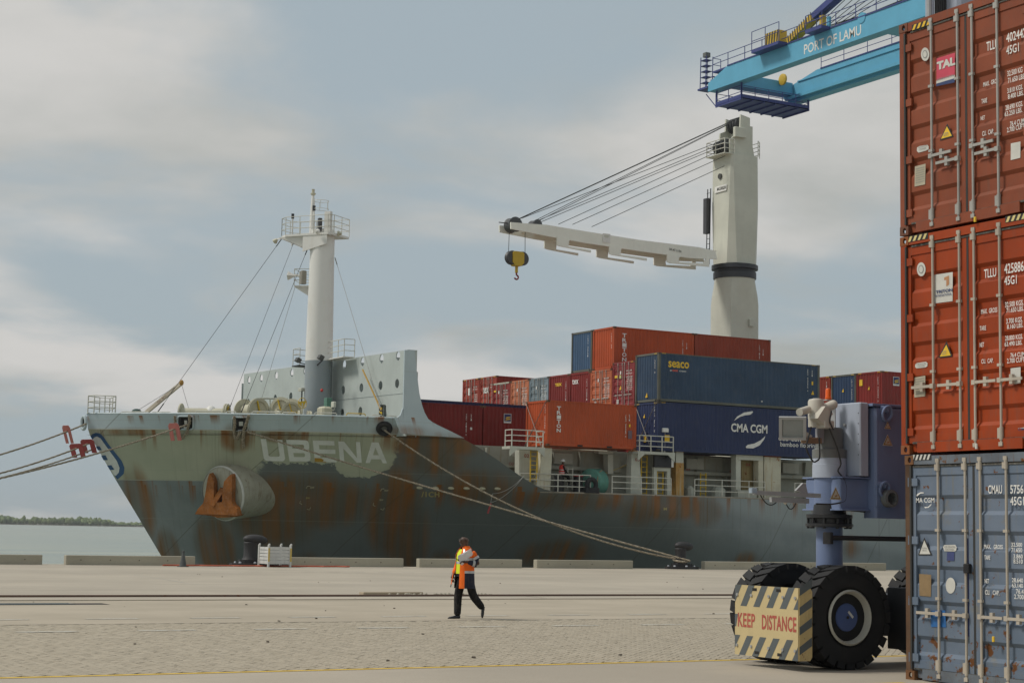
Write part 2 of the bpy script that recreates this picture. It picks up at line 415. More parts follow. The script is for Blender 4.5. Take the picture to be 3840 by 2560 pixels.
for i in range(1500):
    t = rs.uniform(-800, 900); dd = rs.uniform(40, 120); r = rs.uniform(2.5, 6.0); hh = rs.uniform(4.5, 11.5) * (.75 + .35 * math.sin(t * .013) * math.sin(t * .041))
    c = sc0 + side * t + shore_d * dd + Vector((0, 0, -1 + hh * .55)); wood.add([c + Vector((v.x * r * rs.uniform(.7, 1.2), v.y * r, v.z * hh * .6 * rs.uniform(.65, 1.25))) for v in iv], ifc)
wood.build('mangrove_wood', LEAF, fix=False, kind='stuff', label='low green mangrove wood along the far shore of the bay', category='wood')

# ------------------------------------------------------------------ concrete kerb blocks along the edge
KERB = concrete('kerb concrete', (.40, .37, .29), 8.0, .3)
kl = ['grey concrete kerb block cut by the left edge of the photo', 'long grey concrete kerb block behind the dark traffic cone', 'grey concrete kerb block just right of the white metal crate',
      'grey concrete kerb block behind the walking man', 'grey concrete kerb block beneath the slack mooring ropes', 'grey concrete kerb block behind the crane bogie wheels']
for (x0, x1), lb in zip(((-6, 20.1), (21.12, 26.95), (31.6, 37.35), (38.2, 43.9), (44.75, 50.5), (55.05, 67.6)), kl):
    m = MB(); m.bbox(x0, x1, 75.55, 75.9, 0, .42, .018)
    kb = thing('kerb_block', (x0, 75.55, 0), lb, 'kerb', 'concrete kerb blocks along the quay edge')
    m.build('block', KERB, kb)
    n = int((x1 - x0) / 1.3)
    for i in range(n): MB().cyl((x0 + .65 + i * 1.3, 75.549, .22), (x0 + .65 + i * 1.3, 75.53, .22), .022, n=8).build('lifting_socket', GAP, kb)
# ------------------------------------------------------------------ bollards (T-head)
CAST = paint('cast iron', (.035, .034, .036), .55, var=.3, dirt=(.06, .05, .04))
def bollard(cx, cy, s, label):
    t = thing('bollard', (cx, cy, 0), label, 'bollard', 'cast iron bollards on the quay edge')
    b = MB(); pts = []
    for i in range(12): a = 2 * math.pi * i / 12 + .26; pts.append((cx + .98 * s * math.cos(a) * (1.1 if abs(math.cos(a)) > .5 else 1), cy + .62 * s * math.sin(a), 0))
    b.prism(pts, (0, 0, .13)); pts2 = [(cx + (p[0] - cx) * .62, cy + (p[1] - cy) * .66, .13) for p in pts]; b.prism(pts2, (0, 0, .16)); b.build('base', CAST, t)
    m = MB(); m.lathe([(.40 * s, .28), (.31 * s, .42), (.30 * s, .9), (.33 * s, 1.05), (.2 * s, 1.2)], (cx - .1 * s, cy, 0), (0, 0, 1), 20); m.build('stem', CAST, t, smooth=True)
    m = MB(); rot = Matrix.Rotation(R(4), 3, 'Y'); m.ell((cx + .13 * s, cy, 1.19), .60 * s, .36 * s, .245, 24, 14, rot); m.build('head', CAST, t, smooth=True)
    for dx, dy in ((-.7, -.3), (-.05, -.5), (.62, -.3), (-.7, .3), (.62, .3)):
        MB().cyl((cx + dx * s, cy + dy * s, .13), (cx + dx * s, cy + dy * s, .2), .07, .05, 8).build('bolt', plain('bolt steel', (.5, .5, .52), .35, .7), t)
b1 = P(945, 2113, Y=76.05); b2 = P(2557, 2130, Y=76.05)
bollard(b1.x, 76.05, 1.0, 'black T-head bollard partly hidden by the white metal crate'); bollard(b2.x, 76.05, .95, 'black T-head bollard holding the two slack mooring ropes')
# ------------------------------------------------------------------ traffic cone
pc = P(675, 2123, Z=0); cy = 73.6; cx = pc.x
t = thing('traffic_cone', (cx, cy, 0), 'dirty dark grey traffic cone standing near the quay edge', 'cone')
DC = paint('sooty rubber', (.07, .075, .075), .8, var=.3)
MB().bbox(cx - .2, cx + .2, cy - .2, cy + .2, 0, .035, .015).build('base', DC, t)
MB().lathe([(.165, .035), (.15, .06), (.055, .58), (.05, .60), (.062, .61), (.06, .68), (.03, .70)], (cx, cy, 0), (0, 0, 1), 20).build('cone', DC, t, smooth=True)
# ------------------------------------------------------------------ white metal crate (stillage) on legs
pa = P(973, 2122, Z=0); pcn = P(1088, 2124, Z=0); cy = 73.9
xa = P(1006, 2120, Y=cy).x; xb = P(1088, 2120, Y=cy).x; w = (P(973, 2120, Y=cy + 1.15).x - xa); y1 = cy + 1.15
GAL = paint('galvanised white', (.55, .55, .53), .5, var=.12, streak=.3); YP = plain('yellow edge', (.55, .40, .10), .6)
t = thing('metal_crate', (xa, cy, 0), 'white slatted metal crate on legs in front of the left bollard', 'crate')
z0, z1 = .17, .92
for i in range(5):
    za = z0 + (z1 - z0) * i / 5; zb = za + (z1 - z0) / 5 - .025
    for (u0, u1, v0, v1) in ((xa, xb, cy, cy + .03), (xa, xb, y1 - .03, y1), (xa, xa + .03, cy + .03, y1 - .03), (xb - .03, xb, cy + .03, y1 - .03)):
        MB().box(u0, u1, v0, v1, za, zb).build('slat', GAL, t)
for x, y in ((xa, cy), (xb, cy), (xa, y1), (xb, y1)):
    MB().box(x - .04, x + .04, y - .045, y + .04, 0, 1.0).build('corner_post', GAL, t)
    MB().cyl((x - .03, y - .046, 1.0), (x + .03, y - .046, 1.0), .05, n=10).build('lifting_eye', GAL, t)
for x in (xa, xb): MB().box(x - .042, x + .042, cy - .052, cy - .046, .25, .85).build('yellow_strip', YP, t)
MB().box(xa, xb, cy, y1, z0 - .03, z0).build('floor', GAL, t)
# red hose lying along the edge
m = MB(); pts = []
for i in range(48): x = 25.2 + i * .19; pts.append((x, 74.75 + .12 * math.sin(i * .9) + .07 * math.sin(i * 2.3), .035))
m.tube(pts, .035, 8); m.build('hose', plain('red hose', (.45, .10, .05), .7), smooth=True, label='faded red hose lying along the quay behind the white crate', category='hose')
# plank and rubble by the rail
a = P(1255, 2218, Z=0); b = P(1464, 2217, Z=0); MB().bbox(a.x, b.x, 44.1, 44.4, 0, .07, .01).build('plank', paint('old plank', (.36, .30, .22), .9), label='long weathered plank lying beside the crane rail', category='plank')
m = MB(); rr = random.Random(2)
for i in range(90):
    x = a.x + .6 + rr.uniform(0, 3.2); y = 43.3 + rr.uniform(0, .5); r = rr.uniform(.015, .05); m.add([Vector((x, y, r * .6)) + v * r * rr.uniform(.6, 1.1) for v in iv], ifc)
m.build('rubble', KERB, fix=False, kind='stuff', label='small concrete rubble beside the crane rail', category='rubble')
m = MB()
for i in range(60):
    y = rr.uniform(22, 64); x = y * rr.uniform(.25, .95); r = rr.uniform(.008, .03); m.add([Vector((x, y, r * .4)) + Vector((v.x, v.y, v.z * .5)) * r * rr.uniform(.6, 1.3) for v in iv], ifc)
m.build('grit', plain('grit', (.12, .10, .08), .9), fix=False, kind='stuff', label='scattered dark grit on the paved quay', category='grit')
# ================================================================== SHIP
YC, BH = 97.4, 13.0
def interp(t, xs, ys):
    if t <= xs[0]: return ys[0]
    for a, b, c, d in zip(xs[:-1], xs[1:], ys[:-1], ys[1:]):
        if t <= b: return c + (d - c) * (t - a) / (b - a)
    return ys[-1]
def x_stem(z): return interp(z, (-4, 0, 2.2, 4.32, 6.9, 8.2), (35.4, 32.71, 31.25, 29.82, 28.15, 28.0))
def half(x, z):
    xs = x_stem(z); L = interp(z, (-4, 0, 4, 8), (50, 40, 26, 16)); n = interp(z, (-4, 0, 4, 8), (1.9, 1.95, 1.95, 1.85))
    t = (x - xs) / L
    return 0.0 if t <= 0 else (BH if t >= 1 else BH * (1 - (1 - t) ** n))
def z_deck(x): return interp(x, (28, 45.1), (7.08, 6.86))         # knuckle line under the bulwark
def z_top(x): return interp(x, (45.1, 46.3, 47.3, 48.3, 49.2, 50.0, 50.7, 51.5), (z_deck(x) if x < 45.1 else 6.86, 6.34, 5.84, 5.30, 4.82, 4.43, 4.18, 4.04))
def z_bul(x): return interp(x, (28, 42), (7.95, 7.74))
def hull_hit(px, py, off=.012):
    y = 88.0
    for _ in range(80):
        p = P(px, py, Y=y); y += .45 * (YC - half(p.x, p.z) - y)
    p = P(px, py, Y=y); e = .02
    n = Vector((-(half(p.x + e, p.z) - half(p.x - e, p.z)) / (2 * e), -1, -(half(p.x, p.z + e) - half(p.x, p.z - e)) / (2 * e))).normalized()
    return p + n * off
ship = thing('container_ship', (70, YC, -2.3), 'grey container ship with rust-streaked bow moored along the quay', 'ship')

# --- hull paint: pale green upper band, slate lower hull, rust
def hull_paint(name, bulwark=False):
    k = NT(name); X, Y, Z = k.xyz(k.pos())
    shr = k.math('MULTIPLY', k.math('MULTIPLY', Z, .34), k.ramp(X, 54, 46)); sv_ = k.n('ShaderNodeCombineXYZ'); k.l(k.math('ADD', X, shr), sv_.inputs[0]); k.l(Z, sv_.inputs[2]); sv = sv_.outputs[0]
    n1 = k.noise(.5, 6, .62); n2 = k.noise(2.2, 6, .68, loc=(2, 0, 7)); fine = k.noise(9, 4, .6)
    streak = k.noise(1.0, 3, .5, sc=(1.7, .0, .07), v=sv); streak2 = k.noise(1.0, 4, .6, sc=(7, 0, .09), loc=(5, 0, 3), v=sv)
    edge = k.math('ADD', Z, k.math('MULTIPLY', k.math('SUBTRACT', n2, .5), .05))
    if bulwark:
        c = k.mix(k.ramp(n1, .3, .7), (.40, .475, .50), (.45, .525, .545))
    else:
        slate = k.mix(k.ramp(n1, .3, .7), (.185, .212, .215), (.235, .262, .262))
        green = k.mix(k.ramp(n1, .3, .7), (.375, .395, .295), (.43, .44, .335))
        band = k.ramp(edge, 4.27, 4.30)                                   # above the welded seam
        # green reaches aft to the name, then ends in a torn edge
        xr = k.math('ADD', X, k.math('MULTIPLY', k.math('SUBTRACT', n2, .5), 1.2))
        front = k.ramp(xr, 36.3, 35.9)
        zt = k.math('ADD', Z, k.math('MULTIPLY', k.math('SUBTRACT', k.noise(1.5, 7, .72, loc=(1, 1, 1)), .5), 1.5))
        patch = k.math('MULTIPLY', k.ramp(zt, 5.28, 5.33), k.ramp(xr, 42.2, 41.9))
        aft = k.blob((40.7, 85.5, 5.4), (1.9, 8, 1.15)); aft = k.ramp(k.math('ADD', aft, k.math('MULTIPLY', k.math('SUBTRACT', n2, .5), .5)), .18, .22)
        g = k.math('MULTIPLY', band, k.math('MAXIMUM', front, k.math('MAXIMUM', patch, aft)))
        c = k.mix(g, slate, green)
        # flat side aft painted lighter, as lit; shade of the flare left below
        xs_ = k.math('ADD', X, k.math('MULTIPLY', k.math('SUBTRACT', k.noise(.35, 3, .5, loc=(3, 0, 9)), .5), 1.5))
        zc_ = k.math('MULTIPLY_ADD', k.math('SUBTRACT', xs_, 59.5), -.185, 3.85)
        flat_tone = k.math('MULTIPLY', k.ramp(k.math('SUBTRACT', Z, zc_), -.25, .55), k.ramp(xs_, 59.0, 63.5))
        c = k.mix(k.math('MULTIPLY', flat_tone, .8), c, (.30, .335, .335))
        # darker primer left bare round the missing paint
        bare = k.math('MULTIPLY', k.math('MULTIPLY', k.ramp(X, 33.5, 37), k.ramp(X, 66, 58)), k.ramp(Z, -3, 1.5, .75, 1.0))
        c = k.mix(k.math('MULTIPLY', k.math('MULTIPLY', bare, k.math('SUBTRACT', 1.0, g)), .72), c, (.105, .115, .108))
    # long thin grime runs
    c = k.mix(k.ramp(streak2, .55, .8, 0, .55 if not bulwark else .18), c, (.10, .09, .06))
    # rust fields: (x, z, rx, rz, strength)
    fields = [(38.6, 3.2, 4.2, 1.9, .95), (37.6, 2.2, 2.6, 2.2, .7), (43.4, 2.6, 1.7, 3.2, .95), (44.6, 1.2, 1.5, 3.0, .7), (43.8, 6.4, 3.2, .9, .8), (46.0, 5.6, 2.2, 1.2, .6), (48.2, 4.2, 2.6, 1.3, .6),
              (35.2, .6, 1.2, 2.3, 1.0), (52.5, 3.6, 4.5, .8, .5), (58.8, 3.4, 3.6, 1.0, .85), (57.0, 3.3, 1.5, 1.5, .6), (61.5, 3.2, 1.5, 1.2, .7), (31.2, 3.0, .8, 2.6, .8), (33.2, -.2, .7, 2.2, 1.0), (42.0, 7.0, 2.2, .5, .55),
              (40.3, -1.2, 1.2, 2.0, .9), (46.9, -.6, .9, 1.6, .8), (53.0, .5, 2.6, 1.2, .75), (55.6, -.6, .8, .9, .6), (64.8, .2, 1.3, .9, .6), (66.6, -.4, 1.4, .8, .7), (70.5, -.3, 1.5, .8, .6), (72.6, 1.2, 1.2, 1.0, .5), (29.9, 6.9, 1.6, .35, .5), (34.5, 6.6, .9, 1.0, .8), (36.5, 6.7, 1.3, .45, .8)]
    tot = None
    for x, z, rx, rz, s in fields:
        if bulwark and z < 6: continue
        b = k.math('MULTIPLY', k.blob((x + (.34 * z if x < 46 else 0), 0, z), (rx, 40, rz), sv), s); tot = b if tot is None else k.math('MAXIMUM', tot, b)
    sm = k.ramp(tot, 0.0, .42)
    r = k.math('MULTIPLY', sm, k.math('ADD', .42, k.math('ADD', k.ramp(streak, .38, .62, 0, .42), k.ramp(streak2, .45, .7, 0, .22))), clamp=True)
    rust = k.mix(k.ramp(streak, .4, .65), (.10, .055, .010), (.22, .088, .012))
    rust = k.mix(k.math('MULTIPLY', k.ramp(tot, .55, 1.0), .6), rust, (.27, .085, .008))
    c = k.mix(k.math('MULTIPLY', r, .92 if not bulwark else .6), c, rust)
    # running rust below the seams
    for zs, ln in (((7.0, 1.2),) if not bulwark else ()) + (((4.28, 1.6), (4.0, 1.0)) if not bulwark else ((7.78, .5),)):
        drip = k.math('MULTIPLY', k.ramp(Z, zs - ln, zs, 0, 1, lin=True), k.ramp(Z, zs + .03, zs))
        c = k.mix(k.math('MULTIPLY', drip, k.ramp(k.noise(1.0, 4, .6, sc=(2.1, 0, .05), loc=(zs, 2, 0), v=sv), .52, .62, 0, .95)), c, (.22, .08, .010))
    spots = k.noise(1.0, 6, .7, sc=(1.3, .0, .8), loc=(7, 3, 2)); c = k.mix(k.ramp(spots, .69, .76, 0, .7), c, (.10, .045, .014))
    # welded plate seams
    zm = k.math('PINGPONG', k.math('ADD', Z, .55), 1.35); c = k.mix(k.ramp(zm, .025, .0, 0, .35), c, (.30, .31, .27))
    dr = k.math('PINGPONG', k.math('ADD', X, k.math('MULTIPLY', Z, -.6)), 4.1); c = k.mix(k.ramp(dr, .05, .0, 0, .5), c, (.07, .055, .03))
    dents = k.noise(.45, 3, .5, sc=(1, 1, .8), loc=(0, 0, 4)); k.bump(k.math('ADD', dents, k.math('MULTIPLY', fine, .02)), .35, .12)
    return k.done(c, k.ramp(n2, .3, .7, .42, .62))
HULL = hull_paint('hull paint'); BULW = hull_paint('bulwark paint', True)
def skin(z_lo, z_hi, x_aft, nu, nv, bend, name, mat, thick=0.0):
    """both sides of the shell between two height curves, from the stem to x_aft"""
    mb = MB(); us = [(i / nu) ** 1.35 for i in range(nu + 1)]
    for side in (-1, 1):
        v = []
        for j in range(nv + 1):
            w = j / nv
            for u in us:
                z = 4.0
                for _ in range(25):
                    xs = x_stem(z); x = xs + u * (x_aft - xs); z = z_lo(x) + w * (z_hi(x) - z_lo(x))
                v.append((x, YC + side * (half(x, z) + bend), z))
        n = nu + 1
        mb.add(v, [(j * n + i, j * n + i + 1, (j + 1) * n + i + 1, (j + 1) * n + i) for j in range(nv) for i in range(nu)])
    return mb.build(name, mat, ship, smooth=60, fix=False)
zh = lambda x: z_deck(x) if x < 45.1 else z_top(x)
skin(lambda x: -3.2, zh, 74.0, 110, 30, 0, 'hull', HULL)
m = MB()
for s in (-1, 1): m.add([(74, YC + s * BH, -3.2), (135, YC + s * BH, -3.2), (135, YC + s * BH, 4.04), (74, YC + s * BH, 4.04)], [(0, 1, 2, 3)])
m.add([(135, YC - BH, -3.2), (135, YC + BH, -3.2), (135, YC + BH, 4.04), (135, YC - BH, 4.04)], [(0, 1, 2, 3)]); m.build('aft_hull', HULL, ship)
skin(z_deck, z_bul, 42.6, 60, 4, .0, 'bulwark', BULW)
skin(lambda x: z_deck(x) - .015, lambda x: z_deck(x) + .022, 45.1, 60, 1, .018, 'weld_line', plain('white weld line', (.52, .53, .48), .6))
skin(lambda x: 4.265, lambda x: 4.295, 36.0, 40, 1, .014, 'seam_line', plain('pale seam', (.40, .42, .36), .6))
m = MB(); pts = []
for i in range(41): u = (i / 40) ** 1.35; x = x_stem(7.9) + u * (41.5 - 28); pts.append((x, YC - half(x, 7.8) + .02, z_bul(x)))
m.tube(pts, .05, 6); m.build('cap_rail', BULW, ship, smooth=True)
DECK = paint('deck green-grey', (.20, .21, .17), .75, rust=.2); WG = paint('ship grey-white', (.50, .51, .44), .5, var=.1, rust=.25, streak=.35, dirt=(.24, .17, .08), rustc=(.24, .11, .02)); RUSTY = paint('ship white rusty', (.53, .51, .40), .55, var=.12, rust=.75, streak=.9, dirt=(.36, .22, .06), rustc=(.27, .10, .015))
PALE = paint('mast white', (.70, .69, .65), .45, var=.05, rust=.06, streak=.12, dirt=(.4, .3, .16)); BRK = paint('breakwater grey', (.43, .475, .455), .5, var=.06, streak=.12, rust=.03)
m = MB(); a = []; b = []
for i in range(30): x = 28.05 + i * 16.9 / 29; h = max(0, half(x, 6.9) - .05); a.append((x, YC - h, 6.75)); b.append((x, YC + h, 6.75))
n = len(a); m.add(a + b, [(i, i + 1, n + i + 1, n + i) for i in range(n - 1)]); m.build('forecastle_deck', DECK, ship)
hb = [(half(45, z) - .06, z) for z in (3.9, 4.8, 5.8, 6.74)]
MB().prism([(45.0, YC - h, z) for h, z in hb] + [(45.0, YC + h, z) for h, z in reversed(hb)], (.05, 0, 0)).build('forecastle_bulkhead', WG, ship)
m = MB(); a = []; b = []
for x in [45 + i * .8 for i in range(20)] + [62, 70, 90, 135]: h = half(x, 3.9) - .05; a.append((x, YC - h, 3.93)); b.append((x, YC + h, 3.93))
n = len(a); m.add(a + b, [(i, i + 1, n + i + 1, n + i) for i in range(n - 1)]); m.build('main_deck', DECK, ship)
# --- breakwater with its side fin
WX = 41.7; zt_near, zt_far = 11.44, P(915, 1402, X=WX).z; yf_ = P(915, 1402, X=WX).y
holes_px = [(233, 305), (313, 292), (411, 275), (513, 257), (600, 245), (753, 218), (855, 203), (974, 185), (1099, 165), (1207, 148), (228, 452), (404, 425), (506, 412), (747, 383), (848, 370), (967, 355), (1092, 340), (1200, 327), (842, 520), (960, 508)]
hl = []
for hx, hy in holes_px:
    c = P(800 + hx * .5739, 1250 + hy * .5739, X=WX); hl.append([(WX, c.y + .26 * math.cos(t), c.z + .26 * math.sin(t)) for t in [2 * math.pi * i / 20 for i in range(20)]])
d0 = P(1436, 1558, X=WX); dw = [(WX, P(x, y, X=WX).y, P(x, y, X=WX).z) for x, y in ((1424, 1568), (1427, 1519), (1430, 1517), (1445, 1517), (1448, 1521), (1447, 1568))]
MB().prism([(WX, 84.5, 6.8), (WX, 84.5, zt_near), (WX, yf_, zt_far), (WX, yf_, 6.8)], (.05, 0, 0), hl + [dw]).build('breakwater', BRK, ship)
# stiffeners and lower back plate
for i in range(24):
    y = 85.4 + i * 1.04; MB().box(WX + .06, WX + .5, y, y + .02, 6.8, 11.2).build('stiffener', BRK, ship)
MB().box(WX + .95, WX + 1.0, 85.2, 108.5, 6.8, 10.35).build('back_plate', BRK, ship)
fin = [P(x, y, Y=84.42) for x, y in ((1512, 1575), (1518, 1312), (1555, 1312), (1560, 1360), (1566, 1420), (1573, 1475), (1582, 1515), (1592, 1545), (1606, 1570), (1622, 1582), (1640, 1592), (1690, 1616), (1742, 1642), (1500, 1634), (1470, 1568), (1490, 1566), (1503, 1555), (1511, 1530))]
fin = fin[:13] + [Vector((41.4, 84.42, z_deck(41.4) - .01)), Vector((41.0, 84.42, 7.76)), fin[15], fin[16], fin[17]]
MB().prism(fin, (0, .12, 0)).build('breakwater_fin', BULW, ship)
MB().box(WX - .02, WX + .55, 84.45, 84.6, 7.0, zt_near + .01).build('breakwater_end', BRK, ship)
m = MB(); s = P(800 + 760 * .5739, 1250 + 440 * .5739, X=WX); e = P(800 + 1245 * .5739, 1250 + 390 * .5739, X=WX)
m.beam((WX - .01, s.y, s.z), (WX - .01, e.y, e.z), .015, .02); m.build('seam', plain('seam grey', (.30, .34, .34), .6), ship)
# --- name and marks on the bow
def L8(pts): return [hull_hit(960 + .22959 * x, 1620 + .22959 * y) for x, y in pts]
NAMEW = paint('ship name white', (.68, .69, .65), .6, var=.08, streak=.1, rust=.12)
letters = [([(75, 105), (165, 107), (208, 380), (228, 394), (372, 395), (388, 378), (348, 120), (432, 122), (475, 425), (468, 450), (440, 470), (190, 466), (150, 452), (130, 425)], []),
    ([(492, 120), (700, 123), (810, 128), (845, 142), (862, 175), (870, 250), (860, 280), (838, 298), (875, 325), (888, 355), (892, 425), (884, 456), (855, 472), (700, 472), (548, 472)], [[(585, 195), (765, 200), (782, 212), (786, 250), (775, 264), (596, 264)], [(610, 335), (780, 338), (797, 350), (800, 385), (785, 400), (622, 400)]]),
    ([(928, 130), (1278, 140), (1285, 213), (1028, 205), (1038, 275), (1295, 280), (1300, 350), (1045, 345), (1055, 410), (1310, 420), (1318, 488), (960, 480)], []),
    ([(1342, 145), (1440, 150), (1650, 420), (1632, 155), (1700, 157), (1728, 495), (1645, 492), (1425, 262), (1447, 487), (1372, 485)], []),
    ([(1890, 162), (2000, 163), (2140, 503), (2070, 503), (2040, 438), (1882, 438), (1860, 500), (1790, 498)], [[(1950, 245), (2005, 370), (1912, 370)]])]
def densify(pts, step=40):
    o = []
    for a, b in zip(pts, pts[1:] + pts[:1]):
        n = max(1, int(math.hypot(b[0] - a[0], b[1] - a[1]) / step)); o += [(a[0] + (b[0] - a[0]) * i / n, a[1] + (b[1] - a[1]) * i / n) for i in range(n)]
    return o
def decal(name, outline, holes, mat, conv, off=None):
    mb = MB(); mb.sheet(conv(densify(outline)), [conv(h) for h in holes]); return mb.build(name, mat, ship)
for o_, h_ in letters: decal('name_letter', o_, h_, NAMEW, L8)
decal('paint_patch', [(958, 415), (1065, 420), (1110, 450), (1090, 470), (1150, 475), (1140, 484), (960, 478)], [], plain('ochre primer', (.42, .24, .03), .7), lambda q: [hull_hit(960 + .22959 * x, 1620 + .22959 * y, .02) for x, y in q])
def C1(off): return lambda q: [hull_hit(.5102 * x, 1400 + .5102 * y, off) for x, y in q]
EMB_B = plain('emblem blue', (.035, .10, .23), .5); EMB_W = plain('emblem white', (.66, .68, .66), .5)
decal('emblem_ring', [(664, 462), (680, 444), (705, 434), (735, 440), (760, 462), (800, 520), (895, 640), (915, 690), (910, 735), (885, 760), (862, 778), (840, 745)], [], EMB_B, C1(.014))
decal('emblem_field', [(680, 485), (695, 468), (715, 460), (740, 474), (780, 530), (860, 640), (880, 690), (875, 725), (852, 750), (838, 742)], [], EMB_W, C1(.026))
for q in ([(703, 536), (735, 532), (750, 560), (718, 563)], [(742, 604), (778, 598), (795, 632), (760, 637)], [(786, 676), (820, 670), (843, 703), (806, 709)]): decal('emblem_bar', q, [], EMB_B, C1(.038))
MARK = plain('draught mark yellow', (.40, .33, .14), .7); MARK2 = plain('mark cream', (.42, .38, .26), .7)
def hull_text(s, x, y, w, h, mat, name='hull_mark'):
    co, fs, mn, mx = text_mesh(s, 1.1, .03); v = [hull_hit(x + (c[0] - mn[0]) / (mx[0] - mn[0]) * w, y - (c[1] - mn[1]) / (mx[1] - mn[1]) * h, .02) for c in co]
    me = bpy.data.meshes.new(name); me.from_pydata(v, [], fs); obj(name, me, mat, ship)
hull_text('/1CH', 1580, 1862, 68, 20, MARK); hull_text('BW', 1164, 1830, 15, 8, MARK2); hull_text('BW', 1148, 1869, 14, 7, MARK); hull_text('BW', 1442, 1841, 15, 7, MARK2); hull_text('BW', 1424, 1876, 14, 7, MARK2)
for a, b, c in (((1148, 1829), (1153, 1821), (1163, 1821)), ((1427, 1839), (1432, 1831), (1441, 1831)), ((1127, 1877), (1124, 1884), (1132, 1889)), ((1402, 1884), (1399, 1892), (1407, 1896)), ((1151, 1906), (1160, 1910), (1165, 1901)), ((1427, 1906), (1436, 1911), (1441, 1903))):
    m = MB(); q = [hull_hit(*t, .02) for t in (a, b, c)]; m.tube(q, .018, 5); m.build('hull_mark', MARK2, ship)
hull_text('M', 2488, 1912, 12, 10, MARK)
for x in (1574, 1634, 1692, 1750, 1810, 1866): m = MB(); c = hull_hit(x, 1831 - (x - 1866) * -.012 - 0, .01); m.ell(c, .21, .08, .085, 12, 8); m.build('rail_clip', plain('clip cream', (.46, .43, .30), .6), ship, smooth=True)
# --- anchor pocket and anchor
cn = Vector((-.88, -.44, -.18)).normalized(); hh = hull_hit(832, 1850, 0); cc = Vector((hh.x, hh.y, hh.z)) + Vector((0, -1.5, 0)); cc = P(832, 1850, Y=cc.y)
POD = paint('anchor pod paint', (.36, .35, .28), .55, var=.15, rust=.5, streak=.9, dirt=(.13, .075, .03)); ANCH = paint('anchor rust', (.27, .095, .022), .85, var=.35, rust=.3, streak=.5, dirt=(.30, .20, .13), scale=2.2, rustc=(.36, .13, .02))
pod = MB().lathe([(.02, .012), (.9, .012), (1.38, 0), (1.47, -.06), (1.5, -.15), (1.58, -1.2), (1.66, -2.6), (1.7, -6.0)], cc, cn, 44).build('anchor_pod', POD, ship, smooth=35)
MB().lathe([(1.475, -.02), (1.53, -.07), (1.545, -.12), (1.525, -.16)], cc, cn, 44, cap=False).build('pod_rim', plain('pod rim white', (.55, .55, .50), .6), pod, smooth=True)
def C7(q, d): return [Pn(700 + .1658 * x, 1740 + .1658 * y, cc + cn * d, cn) for x, y in q]
hc = C7([(715, 690)], .03)[0]; xx, yy = MB.frame(cn)
MB().prism([hc + xx * .58 * math.cos(t) + Vector((0, 0, .85)) * math.sin(t) + (yy - yy) for t in [2 * math.pi * i / 20 for i in range(20)]], cn * .02).build('hawse_opening', plain('hawse black', (.012, .010, .008), .9), pod)
an = sub('anchor', ship)
MB().prism(C7([(185, 1130), (250, 1010), (370, 880), (410, 720), (440, 540), (470, 340), (515, 205), (565, 280), (612, 400), (612, 600), (608, 790), (650, 835), (700, 872), (800, 850), (805, 700), (818, 540), (845, 390), (930, 290), (1000, 225), (1025, 260), (1022, 560), (1015, 850), (1050, 930), (1130, 1000), (1165, 1160), (950, 1150), (700, 1138), (500, 1130)], .42), cn * -.30).build('crown_and_flukes', ANCH, an)
MB().beam(C7([(600, 930)], .34)[0], C7([(840, 560)], .05)[0], .34, .3).build('shank', ANCH, an)
MB().prism(C7([(195, 1128), (1168, 1158), (1120, 1190), (700, 1210), (560, 1165)], .3), cn * -.5).build('crown_plate', ANCH, an)
# --- fairleads in the bulwark
IRON = paint('fairlead black', (.022, .022, .024), .6, var=.3)
def fairlead(pts, name='fairlead'):
    f = sub(name, ship); q = [hull_hit(x, y, .03) for x, y in pts]
    MB().sheet(q).build('opening', plain('hawse black', (.012, .010, .008), .9), f)
    MB().tube([hull_hit(x, y, .04) for x, y in pts], .055, 8, closed=True).build('frame', BULW, f, smooth=True); return f
def rrect(x0, x1, y0, y1, r=8):
    return [(x0 + r, y0), (x1 - r, y0), (x1 - r * .3, y0 + r * .3), (x1, y0 + r), (x1, y1 - r), (x1 - r * .3, y1 - r * .3), (x1 - r, y1), (x0 + r, y1), (x0 + r * .3, y1 - r * .3), (x0, y1 - r), (x0, y0 + r), (x0 + r * .3, y0 + r * .3)]
ROLLW = paint('roller white', (.52, .52, .48), .5)
f1 = fairlead(rrect(668, 726, 1559, 1608)); f2 = fairlead(rrect(872, 932, 1562, 1612))
for f, q in ((f1, ((694, 1574, 704, 1588), (692, 1598, 704, 1606))), (f2, ((898, 1578, 913, 1594),))):
    for x0, y0, x1, y1 in q: MB().prism([hull_hit(x, y, .06) for x, y in ((x0, y0), (x1, y0), (x1, y1), (x0, y1))], (0, .05, 0)).build('roller', ROLLW, f)
for x in (678, 712): a, b = hull_hit(x, 1562, .05), hull_hit(x, 1606, .05); MB().cyl(a, b, .07, n=10).build('roller', IRON, f1, smooth=True)
for x in (889, 920): a, b = hull_hit(x, 1566, .05), hull_hit(x, 1610, .05); MB().cyl(a, b, .08, n=10).build('roller', IRON, f2, smooth=True)
ch = sub('panama_chock', ship); cen = hull_hit(1441, 1604, .05)
ring = [hull_hit(1441 + 21 * math.cos(t), 1604 + 18 * math.sin(t), .06) for t in [2 * math.pi * i / 24 for i in range(24)]]
MB().tube(ring, .15, 10, closed=True).build('ring', IRON, ch, smooth=True)
MB().sheet([hull_hit(1441 + 13 * math.cos(t), 1604 + 11 * math.sin(t), .03) for t in [2 * math.pi * i / 20 for i in range(20)]]).build('opening', plain('chock grey', (.16, .17, .16), .8), ch)
bc = P(324, 1585, Y=YC - .25); ring = [bc + Vector((.06 * math.sin(t), -.2 * math.sin(t), .36 * math.cos(t))) + Vector((-.12, .1, 0)) for t in [2 * math.pi * i / 20 for i in range(20)]]
